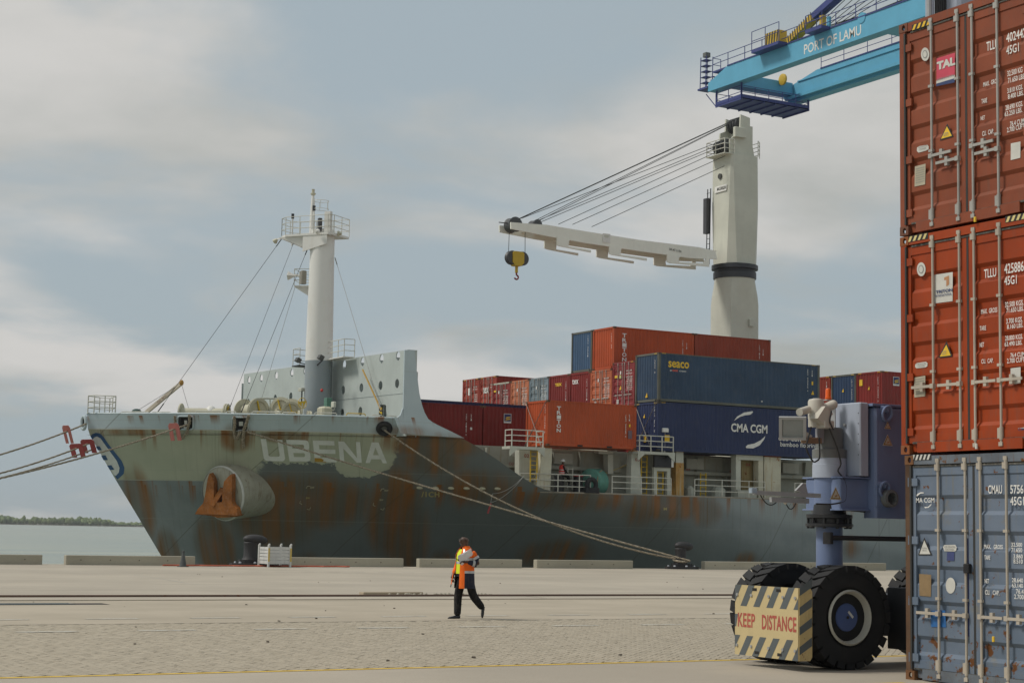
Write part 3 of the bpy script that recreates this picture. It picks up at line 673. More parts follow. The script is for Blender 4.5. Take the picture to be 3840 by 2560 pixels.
bch = sub('bow_chock', ship); MB().tube(ring, .09, 8, closed=True).build('ring', BULW, bch, smooth=True); MB().sheet([p + Vector((.02, -.02, 0)) for p in ring]).build('opening', plain('hawse black', (.012, .010, .008), .9), bch)

# --- rails: pipes joined where they meet, posts each a part
def rail_part(parent, pts, h, mat, r=.028, n=2, step=1.6, name='railing'):
    g = sub(name, parent) if parent is ship else parent
    pts = [Vector(p) for p in pts]
    for k in range(n): MB().tube([p + Vector((0, 0, h * (k + 1) / n)) for p in pts], r, 6).build('rail', mat, g, smooth=True)
    for a, b in zip(pts[:-1], pts[1:]):
        q = max(1, round((b - a).length / step))
        for i in range(q + (1 if b is pts[-1] else 0)):
            p = a.lerp(b, i / q); MB().cyl(p, p + Vector((0, 0, h)), r * 1.1, n=6, cap=True).build('post', mat, g)
    return g
RAILW = paint('rail white', (.58, .57, .50), .5, var=.1, rust=.2)
# pulpit at the stem
pb = lambda px, Y: Vector((P(px, 1548, Y=Y).x, Y, 7.95))
rail_part(ship, [pb(329, 97.3), pb(352, 96.9), pb(432, 96.6)], 1.0, RAILW, .03, 3, .75); rail_part(ship, [pb(329, 97.6), pb(372, 98.4), pb(410, 98.6), pb(432, 96.6)], 1.0, RAILW, .026, 3, 1.0)
# low grab rails on top of the bulwark
for xa, xb, mt, hh_ in ((455, 555, RAILW, 6), (570, 640, RAILW, 5), (735, 828, RAILW, 10), (848, 884, RAILW, 9), (945, 1050, RAILW, 10), (1060, 1110, RAILW, 9), (1180, 1262, RAILW, 11), (1300, 1370, plain('rail yellow', (.55, .38, .06), .6), 12), (1396, 1434, RAILW, 9), (1452, 1486, RAILW, 8)):
    def tp(px, up):
        x = P(px, 1556, Y=90).x
        for _ in range(30): x = P(px, 1556, Y=YC - half(x, 7.8) + .12).x
        return Vector((x, YC - half(x, 7.8) + .12, z_bul(x) + up))
    u = hh_ / 68; MB().tube([tp(xa, 0), tp(xa, u * .7), tp(xa + 3, u), tp((xa + xb) / 2, u), tp(xb - 3, u), tp(xb, u * .7), tp(xb, 0)], .03, 6).build('grab_rail', mt, ship, smooth=True)
# --- deck gear behind the bulwark: winches, windlass, vents
CREAM = paint('winch cream', (.50, .48, .37), .5, var=.1, rust=.3, dirt=(.3, .2, .08)); YEL = plain('gear yellow', (.62, .42, .03), .5); GRN = paint('control box green', (.10, .22, .17), .5)
def winch(px, py, rpx, X, wid, ax=(.25, -.97, 0), name='mooring_winch', drum=1):
    c = P(px, py, X=X); r = rpx / 68; g = sub(name, ship); a = Vector(ax).normalized()
    MB().lathe([(.2, -.06), (r, -.06), (r, .0), (r * .93, .02), (r * .93, .06), (r, .08), (r, .12), (r * .75, .12), (r * .7, .05), (.1, .05)], c, a, 32).build('flange', CREAM, g, smooth=30)
    MB().lathe([(r * .55, -.06), (r * .55, -wid), (r, -wid), (r, -wid - .08), (.1, -wid - .08)], c, a, 28).build('drum', CREAM, g, smooth=30)
    for t in range(3): q = a.cross(Vector((0, 0, 1))); MB().beam(c + a * .13, c + a * .13 + (Vector((0, 0, 1)) * math.cos(t * 2.1 + .3) + q * math.sin(t * 2.1 + .3)) * r * .8, .1, .05).build('brake_band', YEL, g)
    MB().box(c.x - .3, c.x + .5, c.y - .1, c.y + .5, 6.76, c.z).build('pedestal', CREAM, g); return g
winch(968, 1540, 50, 37.0, 1.3); winch(1055, 1534, 48, 38.2, 1.2, (-.75, -.6, 0)); winch(1092, 1542, 38, 38.6, .8, (-.3, -.95, 0)); winch(848, 1552, 40, 35.2, 2.6, (.8, -.6, 0))
winch(1155, 1575, 37, 39.2, .5, (.95, -.3, 0), 'windlass'); winch(1215, 1565, 22, 39.6, .7, (.95, -.3, 0), 'windlass')
m = MB(); c = P(1215, 1558, X=39.5); m.bbox(c.x - .3, c.x + .3, c.y - .5, c.y + .4, 6.76, c.z + .5, .1); m.build('winch_motor', CREAM, ship)
g = sub('brake_wheel', ship); c = P(1134, 1511, X=38.9); a = Vector((.3, -.95, 0)); u, v = MB.frame(a)
MB().tube([c + u * .3 * math.cos(t) + v * .3 * math.sin(t) for t in [2 * math.pi * i / 20 for i in range(20)]], .02, 6, closed=True).build('rim', YEL, g, smooth=True)
MB().prism([c + Vector((-.28, 0, .06)), c + Vector((.25, 0, .16)), c + Vector((.05, 0, -.3))], (0, .04, 0)).build('spokes', YEL, g)
MB().cyl(c, (c.x, c.y + .1, 6.76), .05, n=8).build('spindle', CREAM, g)
q = [P(975, 1538, X=37.6), P(975, 1493, X=37.6), P(1078, 1495, X=39.3), P(1078, 1545, X=39.3)]
g = sub('deck_gantry', ship); MB().tube(q, .055, 8).build('frame', WG, g, smooth=True); a = q[1].lerp(q[2], .37); MB().cyl(a, a - Vector((0, 0, .9)), .04, n=8).build('post', WG, g)
c = P(1229, 1508, X=40.1); g = sub('control_box', ship); MB().bbox(c.x - .16, c.x + .16, c.y - .25, c.y + .2, c.z - .28, c.z + .25, .02).build('cabinet', GRN, g); MB().cyl((c.x, c.y, 6.76), (c.x, c.y, c.z - .28), .05, n=8).build('post', CREAM, g)
c = P(1207, 1463, X=40.3); MB().ell(c, .09, .09, .1).build('red_lamp', plain('lamp red', (.5, .04, .03), .4), g, smooth=True)
c = P(1249, 1516, X=40.0); g = sub('floodlight', ship); MB().bbox(c.x - .06, c.x + .1, c.y - .22, c.y + .18, c.z - .16, c.z + .16, .03).build('housing', WG, g); MB().tube([c + Vector((0, -.22, -.1)), c + Vector((0, -.18, -.34)), c + Vector((0, .14, -.34)), c + Vector((0, .18, -.1))], .025, 6).build('bracket', WG, g)
for x, xw in ((1008, 38), (1048, 38)): c = P(x, 1548, X=xw); MB().bbox(c.x - .15, c.x + .15, c.y - .25, c.y + .2, 6.76, c.z + .12, .04).build('mooring_bitt', CREAM, ship)
c = P(790, 1543, X=34.5); MB().ell((c.x, c.y, c.z - .1), .35, .4, .45).build('vent_cowl', PALE, ship, smooth=True)
c = P(512, 1541, X=31.5); MB().ell((c.x, c.y, c.z - .02), .28, .3, .16).build('covered_drum', plain('green tarpaulin', (.03, .07, .06), .8), ship)
# small derrick with SWL mark
a = P(548, 1546, X=31.8); b = P(678, 1438, X=33.0); g = sub('bow_derrick', ship)
MB().beam(a, b, .13, .22).build('boom', paint('derrick cream', (.56, .50, .40), .55, rust=.1), g); MB().ell(b + Vector((.03, -.03, .05)), .13, .1, .17).build('sheave', plain('sheave ochre', (.40, .22, .05), .7), g, smooth=True)
d = (b - a).normalized(); upv = Vector((-.6, -.02, .8)); upv = (upv - d * upv.dot(d)).normalized()
nrm = d.cross(upv); nrm = -nrm if nrm.y > 0 else nrm
text('lettering', 'SWL 9KN', a + d * 1.1 - upv * .07 + nrm * .09, d, upv, .75, .14, plain('mark red', (.22, .06, .03), .7), g)
MB().tube([a + Vector((-.5, 0, .1)), b], .012, 5).build('topping_wire', IRON, g)

# --- foremast
mx, my = 40.7, P(1190, 1540, X=40.7).y; mz = P(1200, 940, X=40.7).z
fm = sub('foremast', ship); MP0 = P(1150, 885, X=40.7).z
k = NT('mast paint'); Z = k.xyz(k.pos())[2]; X_ = k.xyz(k.pos())[0]; n1 = k.noise(1.2, 5); st = k.noise(1.0, 5, .65, sc=(6, 6, .3)); zz_ = P(1190, 1356, X=40.7).z
c = k.mix(k.ramp(Z, zz_, zz_ + .02), (.27, .31, .33), (.72, .71, .67)); c = k.mix(k.math('MULTIPLY', k.ramp(st, .58, .72), k.ramp(X_, mx + .3, mx + .75)), c, (.40, .24, .05)); c = k.mix(k.ramp(n1, .5, .8, 0, .2), c, (.5, .42, .28))
MASTP = k.done(c, .45)
MB().lathe([(.80, 0), (.80, zz_ - 6.75), (.70, MP0 - 6.75)], (mx, my, 6.75), (0, 0, 1), 36).build('pole', MASTP, fm, smooth=50)
# top platform: two-winged box with rails
def MP(px, py, X=40.7): return P(px, py, X=X)
pl = sub('mast_platform', ship); zt_ = 18.85; pA, pB = P(1056, 893, Z=zt_), P(1252, 880, Z=zt_); pd = (pB - pA).normalized(); pe = Vector((-pd.y, pd.x, 0)) if pd.x > 0 else Vector((pd.y, -pd.x, 0)); pe = pe if pe.y > 0 else -pe
yl, yr = pA.y, pB.y; out_ = [pA, pA + pd * .5 - pe * .35, pB - pd * .2 - pe * .35, pB, pB + pe * 1.7, pA + pd * .4 + pe * 1.4, pA + pe * .9]
MB().prism(out_, (0, 0, .12)).build('deck', PALE, pl)
mc = Vector((mx, my, zt_))
for o1, o2 in ((-.3, -.62), (1.1, .62)):
    MB().prism([pA + pe * o1, mc - pd * .2 + pe * o2 * .9, mc - pd * .2 + pe * o2 * .9 + Vector((0, 0, -.95)), mc - pd * 1.1 + pe * o2 * .9 + Vector((0, 0, -.62))], pe * .05).build('bracket', PALE, pl)
MB().prism([pA - pe * .25 + Vector((0, 0, -.02)), pA + pe * 1.1 + Vector((0, 0, -.02)), mc - pd * 1.1 + pe * .6 + Vector((0, 0, -.64)), mc - pd * 1.1 - pe * .6 + Vector((0, 0, -.64))], (0, 0, -.03)).build('underplate', PALE, pl)
MB().prism([mc - pd * .9 - pe * .75, mc + pd * .75 - pe * .75, mc + pd * .75 - pe * .75 + Vector((0, 0, -.55)), mc - pd * .9 - pe * .75 + Vector((0, 0, -.95))], pe * .05).build('bracket', PALE, pl)
rail_part(pl, [Vector(p) + Vector((0, 0, .12)) for p in out_] + [Vector(out_[0]) + Vector((0, 0, .12))], 1.05, RAILW, .02, 3, 1.0)
c = pB - pd * .35 - pe * .1; MB().obox(c + Vector((0, 0, .75)), pd * .2, pe * .12, Vector((0, 0, .62))).build('lamp_board', PALE, pl); c = pB - pd * .85 - pe * .2; MB().bbox(c.x - .12, c.x + .1, c.y - .12, c.y + .12, zt_ + .2, zt_ + 1.0, .03).build('navigation_light', plain('nav dark', (.06, .06, .06), .5), pl)
c = pB - pd * .8 - pe * .5; MB().lathe([(.16, 0), (.1, .12), (.05, .2)], c + Vector((0, 0, .15)), -pe, 14).build('loudspeaker', PALE, pl, smooth=True)
# topmast
tp_ = sub('topmast', ship); ty = MP(1172, 800).y; zt2 = MP(1172, 732).z
MB().lathe([(.17, 0), (.15, 1.2), (.11, zt2 - zt_ - .4), (.05, zt2 - zt_)], (mx, ty, zt_ + .1), (0, 0, 1), 16).build('pole', PALE, tp_, smooth=True)
MB().lathe([(.03, -.2), (.16, -.05), (.16, 0), (.09, .02), (.09, .22), (.1, .24)], (mx, ty, zt2 + .1), (0, 0, 1), 14).build('masthead_light', CREAM, tp_, smooth=True)
for px, py in ((1178, 778), (1098, 808)):
    c = MP(px, py); MB().lathe([(.08, -.2), (.09, -.19), (.09, .08), (.1, .1)], c, (0, 0, 1), 12).build('signal_lamp', plain('lamp black', (.03, .03, .035), .4), tp_, smooth=True); MB().cyl((c.x, c.y, zt_ + .1 if px < 1120 else c.z - .5), (c.x, c.y, c.z - .2), .05, n=8).build('lamp_post', PALE, tp_)
c0 = MP(1172, 755); c1 = MP(1172, 785)
for c in (c0, c1): MB().tube([(mx + .42 + .45 * math.cos(t), ty + .45 * math.sin(t) - .3, c.z) for t in [2 * math.pi * i / 20 for i in range(20)]], .015, 5, closed=True).build('cage_hoop', RAILW, tp_)
for t in (.2, 1.4, 2.6, 4.2, 5.4): MB().cyl((mx + .42 + .45 * math.cos(t), ty + .45 * math.sin(t) - .3, c0.z), (mx + .42 + .45 * math.cos(t), ty + .45 * math.sin(t) - .3, c1.z), .013, n=5).build('cage_bar', RAILW, tp_)
for px, py, dx in ((1040, 897, -.7), (1266, 884, .5)):
    c = P(px, py, Z=zt_); g = sub('deck_lamp', ship); MB().beam(pA if px < 1100 else pB, c, .06, .08).build('arm', PALE, g); MB().lathe([(.06, 0), (.16, .22), (.15, .26)], c, (dx * .5, dx * -1, -.5 if px < 1100 else .6), 14).build('lamp', CREAM, g, smooth=True)
# horn platform half way up
hp = sub('horn_platform', ship); z = 16.1; hA, hB = P(1106, 1072, Z=z), P(1178, 1072, Z=z); hd_ = (hB - hA).normalized(); he_ = Vector((-hd_.y, hd_.x, 0)); he_ = he_ if he_.y > 0 else -he_; hq = [hA - he_ * .2, hB - he_ * .2, hB + he_ * 1.0, hA + he_ * 1.0]
MB().prism(hq, (0, 0, -.08)).build('deck', PALE, hp)
for o1 in (-.1, .9): MB().prism([hA + he_ * o1 + Vector((0, 0, -.08)), hB + he_ * o1 + Vector((0, 0, -.08)), hB + he_ * o1 + Vector((0, 0, -.8))], he_ * .05).build('bracket', PALE, hp)
rail_part(hp, [hq[1], hq[0], hq[3], hq[2]], 1.0, RAILW, .02, 3, .9)
c = P(1094, 1034, Z=z + .58); MB().lathe([(.05, -.5), (.07, -.15), (.26, .2), (.27, .24)], c, -hd_, 4).build('horn', PALE, hp); c = P(1137, 1040, Z=z + .4); MB().bbox(c.x - .16, c.x + .16, c.y - .16, c.y + .16, z, z + .8, .04).build('horn_motor', paint('motor grey', (.28, .26, .22), .6, rust=.5), hp)
# ladder on the back, small platforms at the breakwater level
m = sub('mast_ladder', ship)
for dy in (.0, .3): MB().cyl((mx - .2, my + .92 + dy * .6, 8.5), (mx - .2, my + .90 + dy * .6, 15.6), .018, n=5).build('stile', RAILW, m)
for i in range(22): MB().cyl((mx - .2, my + .92, 8.7 + i * .31), (mx - .2, my + 1.1, 8.7 + i * .31), .012, n=5).build('rung', RAILW, m)
z = MP(1255, 1345, 41.2).z; g = sub('mast_walkway', ship); y0, y1 = MP(1238, 1340, 41.2).y, MP(1305, 1340, 41.2).y
MB().box(40.9, 41.6, y1, y0, z - .06, z).build('deck', PALE, g); rail_part(g, [(40.95, y0, z), (40.95, y1, z), (41.6, y1, z)], 1.0, RAILW, .022, 3, .9)
g = sub('mast_walkway', ship); y0, y1 = MP(1150, 1365, 40.9).y, MP(1128, 1365, 40.9).y; MB().box(40.4, 41.4, y0, y1 + .2, z - .2, z - .14).build('deck', IRON, g); rail_part(g, [(40.45, y0, z - .14), (40.45, y1 + .15, z - .14), (41.4, y1 + .15, z - .14)], 1.0, RAILW, .022, 3, .9)
for px, py, s in ((1203, 1340, -1), (1118, 1350, 1)):
    c = MP(px, py, 39.9); g = sub('floodlight', ship); MB().obox(c, (.05, 0, .1), (0, .2, 0), (-.12, 0, .06)).build('housing', plain('flood dark', (.06, .06, .055), .5), g); MB().beam(c + Vector((.1, 0, -.15)), (mx - .3, my - s * -.3, c.z - .35), .06, .06).build('arm', IRON, g)
c = MP(1130, 1460, 39.8); g = sub('deck_lamp', ship); MB().bbox(c.x - .1, c.x + .15, c.y - .2, c.y + .3, c.z - .1, c.z + .1, .03).build('lamp', WG, g); MB().cyl((c.x, c.y - .1, 6.76), (c.x, c.y - .1, c.z - .1), .04, n=6).build('post', IRON, g)
# stays: bow, port, starboard
WIRE = plain('wire black', (.03, .03, .03), .6); WIRE2 = plain('wire grey', (.30, .30, .28), .6)
def stay(a, b, mt, r=.013, knots=True):
    a, b = Vector(a), Vector(b); g = sub('stay', ship); MB().tube([a, b], r, 6).build('wire', mt, g)
    if knots: MB().tube([a, a.lerp(b, .045)], r * 2.2, 6).build('rigging_screw', mt, g); MB().tube([b.lerp(a, .05), b], r * 2.4, 6).build('rigging_screw', mt, g)
stay(pA + Vector((0, 0, -.05)), P(590, 1546, X=31.6), WIRE); stay(pA + pd * 1.0, P(855, 1545, X=35.0), WIRE, .011); stay(mc - pd * 1.0 + Vector((0, 0, -.6)), P(905, 1545, X=35.8), WIRE); stay(hA + Vector((0, 0, -.1)), P(965, 1548, X=38), WIRE2, .012, False)
stay((mx + .5, my - .75, MP(1240, 960).z), P(1430, 1540, X=41.4), WIRE2, .016); stay(P(682, 1444, X=33.0), P(708, 1534, X=34), WIRE2, .012, False)
m = MB(); a, b = P(1360, 1386, X=41.3), P(1430, 1538, X=41.4); m.tube([a, b], .05, 6); m.build('stay_sleeve', plain('sleeve ochre', (.42, .26, .06), .8), ship)
g = sub('chain_locker', ship)
for i in range(5): t = i / 5; a = P(1426 + 2 * (i % 2), 1521 + i * 8, X=WX - .25); MB().obox(a, (.02, 0, 0), (0, .14, .06), (0, 0, .065)).build('stripe', YEL if i % 2 else BLACK, g)
# ================================================================== CONTAINERS
CW, L20, L40, H86, H96 = 2.438, 6.058, 12.192, 2.591, 2.896
_cm = {}
def cached(key, fn):
    if key not in _cm: _cm[key] = fn().mesh(key[0])
    return _cm[key]
def corr(L, pitch=.278, d=.036, flat=.072):                        # trapezoid profile along a wall: (s, depth)
    out = []; n = max(1, round(L / pitch)); p = L / n; sl = (p - 2 * (p * .26)) / 2
    for i in range(n):
        s = i * p; out += [(s, 0), (s + p * .26, 0), (s + p * .26 + sl, d), (s + p * .52 + sl, d)]
    return out + [(L, 0)]
def m_side(L, H):
    m = MB(); pr_ = corr(L - .34); v = []
    for z in (.165, H - .07):
        for s, d in pr_: v.append((.17 + s, .016 + d, z))
    n = len(pr_); return m.add(v, [(i, i + 1, n + i + 1, n + i) for i in range(n - 1)])
def m_end(H):
    m = MB(); pr_ = corr(CW - .34, .25, .045); v = []
    for z in (.165, H - .11):
        for s, d in pr_: v.append((.022 + d, .17 + s, z))
    n = len(pr_); return m.add(v, [(i, i + 1, n + i + 1, n + i) for i in range(n - 1)])
def m_door(H):                                                    # one door leaf: pressed panel with three wide horizontal corrugations
    w = CW / 2 - .12; m = MB(); z0, z1 = .14, H - .14; st = .075; zs = [(z0, 0), (z0 + .2, 0)]
    n = 5 if H > 2.7 else 4; span = (z1 - z0 - .36) / n
    zs = [(z0 + .12, 0)]
    for i in range(n):
        a = z0 + .18 + i * span; zs += [(a, 0), (a + .05, .034), (a + span * .45, .034), (a + span * .45 + .05, 0)]
    zs += [(z1 - .12, 0)]
    v = []
    for z, d in zs: v += [(.045 + d, st, z), (.045 + d, w - st, z)]
    k = len(zs); m.add(v, [(2 * i, 2 * i + 1, 2 * i + 3, 2 * i + 2) for i in range(k - 1)])
    m.box(.03, .08, 0, st, z0, z1); m.box(.03, .08, w - st, w, z0, z1); m.box(.031, .08, st, w - st, z0, z0 + .12); m.box(.031, .08, st, w - st, z1 - .12, z1); return m
def m_bar(H):
    m = MB(); m.cyl((.012, 0, .1), (.012, 0, H - .1), .017, n=10)
    for z in (.13, H - .21): m.cyl((.012, 0, z), (.012, 0, z + .16), .026, n=10); m.box(.012, .03, -.008, .07, z + .01, z + .15)
    for z in (.055, H - .1): m.box(-.01, .03, -.03, .03, z, z + .05)
    for f in (.36, .66): m.box(-.008, .032, -.026, .045, f * H, f * H + .035)
    return m
def m_handle(): m = MB(); m.box(-.02, 0, -.02, .38, -.018, .018); m.box(-.015, .03, .17, .22, -.06, .06); m.box(-.022, .03, -.03, .03, -.03, .03); return m
def m_hinge(): m = MB(); m.box(.008, .032, .03, .2, -.05, .05); m.cyl((.022, .035, -.06), (.022, .035, .06), .02, n=8); return m
def m_casting():                                                  # corner casting with the oval hole
    m = MB(); ov = [(0, .089 + .032 * math.cos(t), .06 + .04 * math.sin(t)) for t in [2 * math.pi * i / 12 for i in range(12)]]
    m.prism([(0, 0, 0), (0, .162, 0), (0, .162, .118), (0, 0, .118)], (.03, 0, 0), [ov])
    ov2 = [(.089 + .04 * math.cos(t), 0, .06 + .032 * math.sin(t)) for t in [2 * math.pi * i / 12 for i in range(12)]]
    m.prism([(.0301, 0, 0), (.178, 0, 0), (.178, 0, .118), (.0301, 0, .118)], (0, .03, 0), [ov2])
    m.box(.12, .178, .031, .162, 0, .118); m.box(.0301, .12, .031, .162, 0, .028); m.box(.0301, .12, .031, .162, .09, .118); m.box(.031, .12, .14, .162, .03, .09); return m
def box_mesh(name, *b):
    k = (name,) + tuple(round(x, 4) for x in b)
    return cached(k, lambda: MB().box(*b))
GASKET = plain('door gasket', (.03, .03, .028), .7); BARM = paint('lock bar zinc', (.42, .40, .36), .5, var=.12, rust=.3, metal=.2)
DARKIN = plain('casting dark', (.02, .018, .016), .9)
def container(X, Y, Z, L, H, mat, label, ends=('end', 'end'), frame=None, casting=None, group='containers stowed on the ship', bar=None, lo=True, hi=False):
    """X,Y,Z: lower corner nearest the bow and the quay; ends[0] is what faces the bow (left in the photo)"""
    frame = frame or mat; casting = casting or CAST_R; bar = bar or BARM
    t = thing('shipping_container', (X, Y, Z), label, 'container', group)
    def put(name, me, mt, loc=(0, 0, 0), rz=0, sx=1, parent=t):
        o = obj(name, me, mt, parent, loc=loc)
        if rz: o.rotation_euler.z = rz
        if sx != 1: o.scale.x = sx
        return o
    sm = cached(('side_panel', L, H), lambda: m_side(L, H)); put('side_panel', sm, mat); o = put('side_panel', sm, mat, (0, CW, 0)); o.scale.y = -1
    em = cached(('end_panel', H), lambda: m_end(H))
    for side, e in enumerate(ends):
        if e == 'end':
            o = put('end_panel', em, mat, (0 if side == 0 else L, 0, 0))
            if side: o.scale.x = -1
        else:
            for leaf in (0, 1):
                dm = cached(('door', H), lambda: m_door(H)); y0 = .1 if leaf == 0 else CW / 2 + .02
                d = put('door', dm, mat, (0, y0, 0)) if side == 0 else put('door', dm, mat, (L, y0, 0))
                if side: d.scale.x = -1
                if side == 0:
                    w = CW / 2 - .12
                    for f in ((.5, .9) if leaf == 0 else (.1, .54)):
                        bm = cached(('locking_bar', H), lambda: m_bar(H)); b = put('locking_bar', bm, bar, (0, w * f, 0), parent=d)
                    hm = cached(('handle',), m_handle)
                    fa, fb = (.5, .9) if leaf == 0 else (.1, .54)
                    for f, hz, sy in ((fb, .34 * H, -1), (fa, .30 * H, 1)) if hi else ((fa, .30 * H, -1 if leaf == 0 else 1), (fb, .30 * H, -1 if leaf == 0 else 1)):
                        o = put('handle', hm, bar, (-.006, w * f, hz), parent=d); o.scale.y = sy
                    gm = cached(('gasket', H, leaf), lambda: MB().box(.028, .05, (w + .004) if leaf == 0 else -.035, (w + .036) if leaf == 0 else -.004, .16, H - .15)); put('gasket', gm, GASKET, parent=d)
                    for f in (.1, .35, .62, .88):
                        if lo: o = put('hinge', cached(('hinge',), m_hinge), mat, (0, -.075 if leaf == 0 else w + .075, f * H), parent=d); o.scale.y = 1 if leaf == 0 else -1
    put('roof_panel', box_mesh('roof_panel', .06, L - .06, .06, CW - .06, H - .05, H - .02), frame)
    put('floor', box_mesh('floor', .06, L - .06, .05, CW - .05, .03, .16), frame)
    for y0 in (.008, CW - .068):
        put('top_rail', box_mesh('top_rail', .178, L - .178, y0, y0 + .06, H - .075, H - .012), frame); put('bottom_rail', box_mesh('bottom_rail', .178, L - .178, y0, y0 + .06, .02, .17), frame)
    for x0 in (.008, L - .068):
        put('header', box_mesh('header', x0, x0 + .06, .162, CW - .162, H - .12, H - .008), frame)
        put('sill', box_mesh('sill', x0, x0 + .06, .30 if True else .162, CW - .30, .016, .15), frame)
    for x0 in (.006, L - .166):
        for y0 in (.004, CW - .114): put('corner_post', box_mesh('corner_post', x0, x0 + .16, y0, y0 + .11, .118, H - .118), frame)
    cm = cached(('corner_casting',), m_casting)
    for zz in (0, H - .118):
        for a, b in ((1, 1), (1, -1), (-1, 1), (-1, -1)):
            o = obj('corner_casting', cm, casting, t, loc=(0 if a > 0 else L, 0 if b > 0 else CW, zz)); o.scale = (a, b, 1)
    return t
CAST_R = paint('casting rust', (.13, .075, .045), .7, var=.3, rust=.6); CAST_D = paint('casting dark red', (.15, .06, .035), .7, var=.3, rust=.5); CAST_B = paint('casting grey', (.10, .09, .075), .7, var=.3, rust=.5)
TRI = paint('triton orange', (.43, .078, .024), .5, var=.10, rust=.16, streak=.18); TRI2 = paint('triton brown', (.29, .055, .026), .5, var=.12, rust=.2, streak=.25); SEA = paint('seaco blue', (.036, .066, .115), .5, var=.14, rust=.06, streak=.2, dirt=(.14, .15, .16)); CMA = paint('navy blue', (.027, .039, .098), .5, var=.1, rust=.03, streak=.1)
MAR = paint('maroon', (.19, .022, .019), .5, var=.14, rust=.1, streak=.2); MAR2 = paint('dark red', (.22, .028, .024), .5, var=.14, rust=.1, streak=.2); RED = paint('brick red', (.29, .045, .028), .5, var=.12, rust=.12, streak=.2); GRY = paint('faded blue-grey', (.20, .25, .28), .55, var=.2, rust=.12, streak=.2); BLU2 = paint('mid blue', (.06, .115, .20), .5, var=.1, rust=.04); WINE = paint('wine red', (.24, .038, .04), .5, var=.12, rust=.1)
FRB = paint('olive frame', (.12, .125, .105), .6, var=.2, rust=.4)
XB, ROW, Y0C = 58.34, 2.52, 84.84
T1, T2, T3 = 6.65, 9.28, 11.9
def side_text(c, s, x, z, w, h, mat=WHITE, bold=.01, sp=1.0, y=-.004): return text('lettering', s, (x, .012 + y, z), (1, 0, 0), (0, 0, 1), w, h, mat, c, sp, bold, True)
def end_text(c, s, y, z, w, h, mat=WHITE, bold=.01, sp=1.0, x=.0): return text('lettering', s, (x - .004, y, z), (0, -1, 0), (0, 0, 1), w, h, mat, c, sp, bold, True)
def vert_side(c, s, x, ztop, ch, w, mat=WHITE, y=-.004, gap=1.18, bold=.01):
    for i, q in enumerate(s):
        if q != ' ': text('lettering', q, (x, .012 + y, ztop - (i + 1) * ch * gap), (1, 0, 0), (0, 0, 1), w, ch, mat, c, 1, bold, True)
def vert_end(c, s, y, ztop, ch, w, mat=WHITE):
    for i, q in enumerate(s):
        if q != ' ': text('lettering', q, (.018, y, ztop - (i + 1) * ch * 1.25), (0, -1, 0), (0, 0, 1), w, ch, mat, c, 1, .01, True)
def tri_mark(c, y, z, s=.2, end=True, x=None):
    pts = [(-.002, y, z), (-.002, y - s, z), (-.002, y - s * .75, z + s * 1.2)] if end else [(x, .006, z), (x + s, .006, z), (x + s * .6, .006, z + s * 1.1)]
    return obj('warning_mark', MB().sheet(pts).mesh('warning_mark'), YELLOW, c, loc=(0, 0, 0))
def plate(c, name, y0, y1, z0, z1, mat, end=True, x=-.003):
    pts = [(x, y0, z0), (x, y1, z0), (x, y1, z1), (x, y0, z1)] if end else [(y0, x, z0), (y1, x, z0), (y1, x, z1), (y0, x, z1)]
    return obj(name, MB().add(pts, [(0, 1, 2, 3)]).mesh(name), mat, c, loc=(0, 0, 0))
def chevrons(c, H, y0=.18, n=4, end=True, mat=YELLOW, flip=False):
    for i in range(n):
        y = y0 + i * .075
        pts = [(.002, y, H - .10), (.002, y + .03, H - .10), (.002, y + .005 - .02, H - .03), (.002, y - .045, H - .03)] if end else [(y, .002, H - .07), (y + .035, .002, H - .07), (y + .065, .002, H - .02), (y + .03, .002, H - .02)]
        obj('height_mark', MB().add(pts, [(0, 1, 2, 3)]).mesh('height_mark'), mat, c, loc=(0, 0, 0))
def data_block(c, rows, y=1.02, z=1.9, dz=.16, w=.38, x=.026):
    for i, s in enumerate(rows): text('lettering', s, (x, y, z - i * dz), (0, -1, 0), (0, 0, 1), w, .09, WHITE, c, 1, .01, True)
# row 0, bay B
c = container(XB, Y0C, T1 + .0, L40, H96, CMA, 'long navy container with white shipping line lettering, lower row by the ship rail', frame=CMA, casting=CAST_B)
side_text(c, 'CMA CGM', 5.35, 1.36, 2.75, .52, bold=.03); side_text(c, 'eco container', 8.95, .98, 3.1, .3, bold=.02); side_text(c, 'bamboo flooring', 9.1, .55, 2.9, .36)
for pts in ([(5.55, 2.02), (5.8, 2.3), (6.3, 2.56), (6.95, 2.68), (7.0, 2.62), (6.8, 2.46), (6.4, 2.4), (6.0, 2.28)], [(6.6, .62), (7.1, .72), (7.6, .95), (7.95, 1.22), (7.85, 1.0), (7.5, .62), (7.0, .42), (6.5, .42), (6.45, .5)]):
    obj('emblem_swoosh', MB().sheet([(x, .006, z) for x, z in pts]).mesh('emblem_swoosh'), WHITE, c, loc=(0, 0, 0))
vert_end(c, 'CMAU 574 5', .42, 2.62, .12, .07); tri_mark(c, 1.55, 2.0); plate(c, 'yellow_placard', .5, .85, .55, .95, YELLOW, False); plate(c, 'yellow_placard', 1.2, 1.45, .55, .95, YELLOW); chevrons(c, H96); chevrons(c, H96, .25, 4, False); chevrons(c, H96, 2.0)
c = container(XB, Y0C, T1 + H96 + .02, L40, H96, SEA, 'long blue container with yellow company lettering at its upper left', frame=FRB, casting=CAST_B)
side_text(c, 'seaco', .72, 2.05, 1.5, .38, YELLOW, .022); side_text(c, 'an', .83, 1.82, .14, .09); side_text(c, 'ccc', 1.0, 1.82, .42, .11, REDP, .05); side_text(c, 'company', 1.5, 1.8, .52, .11)
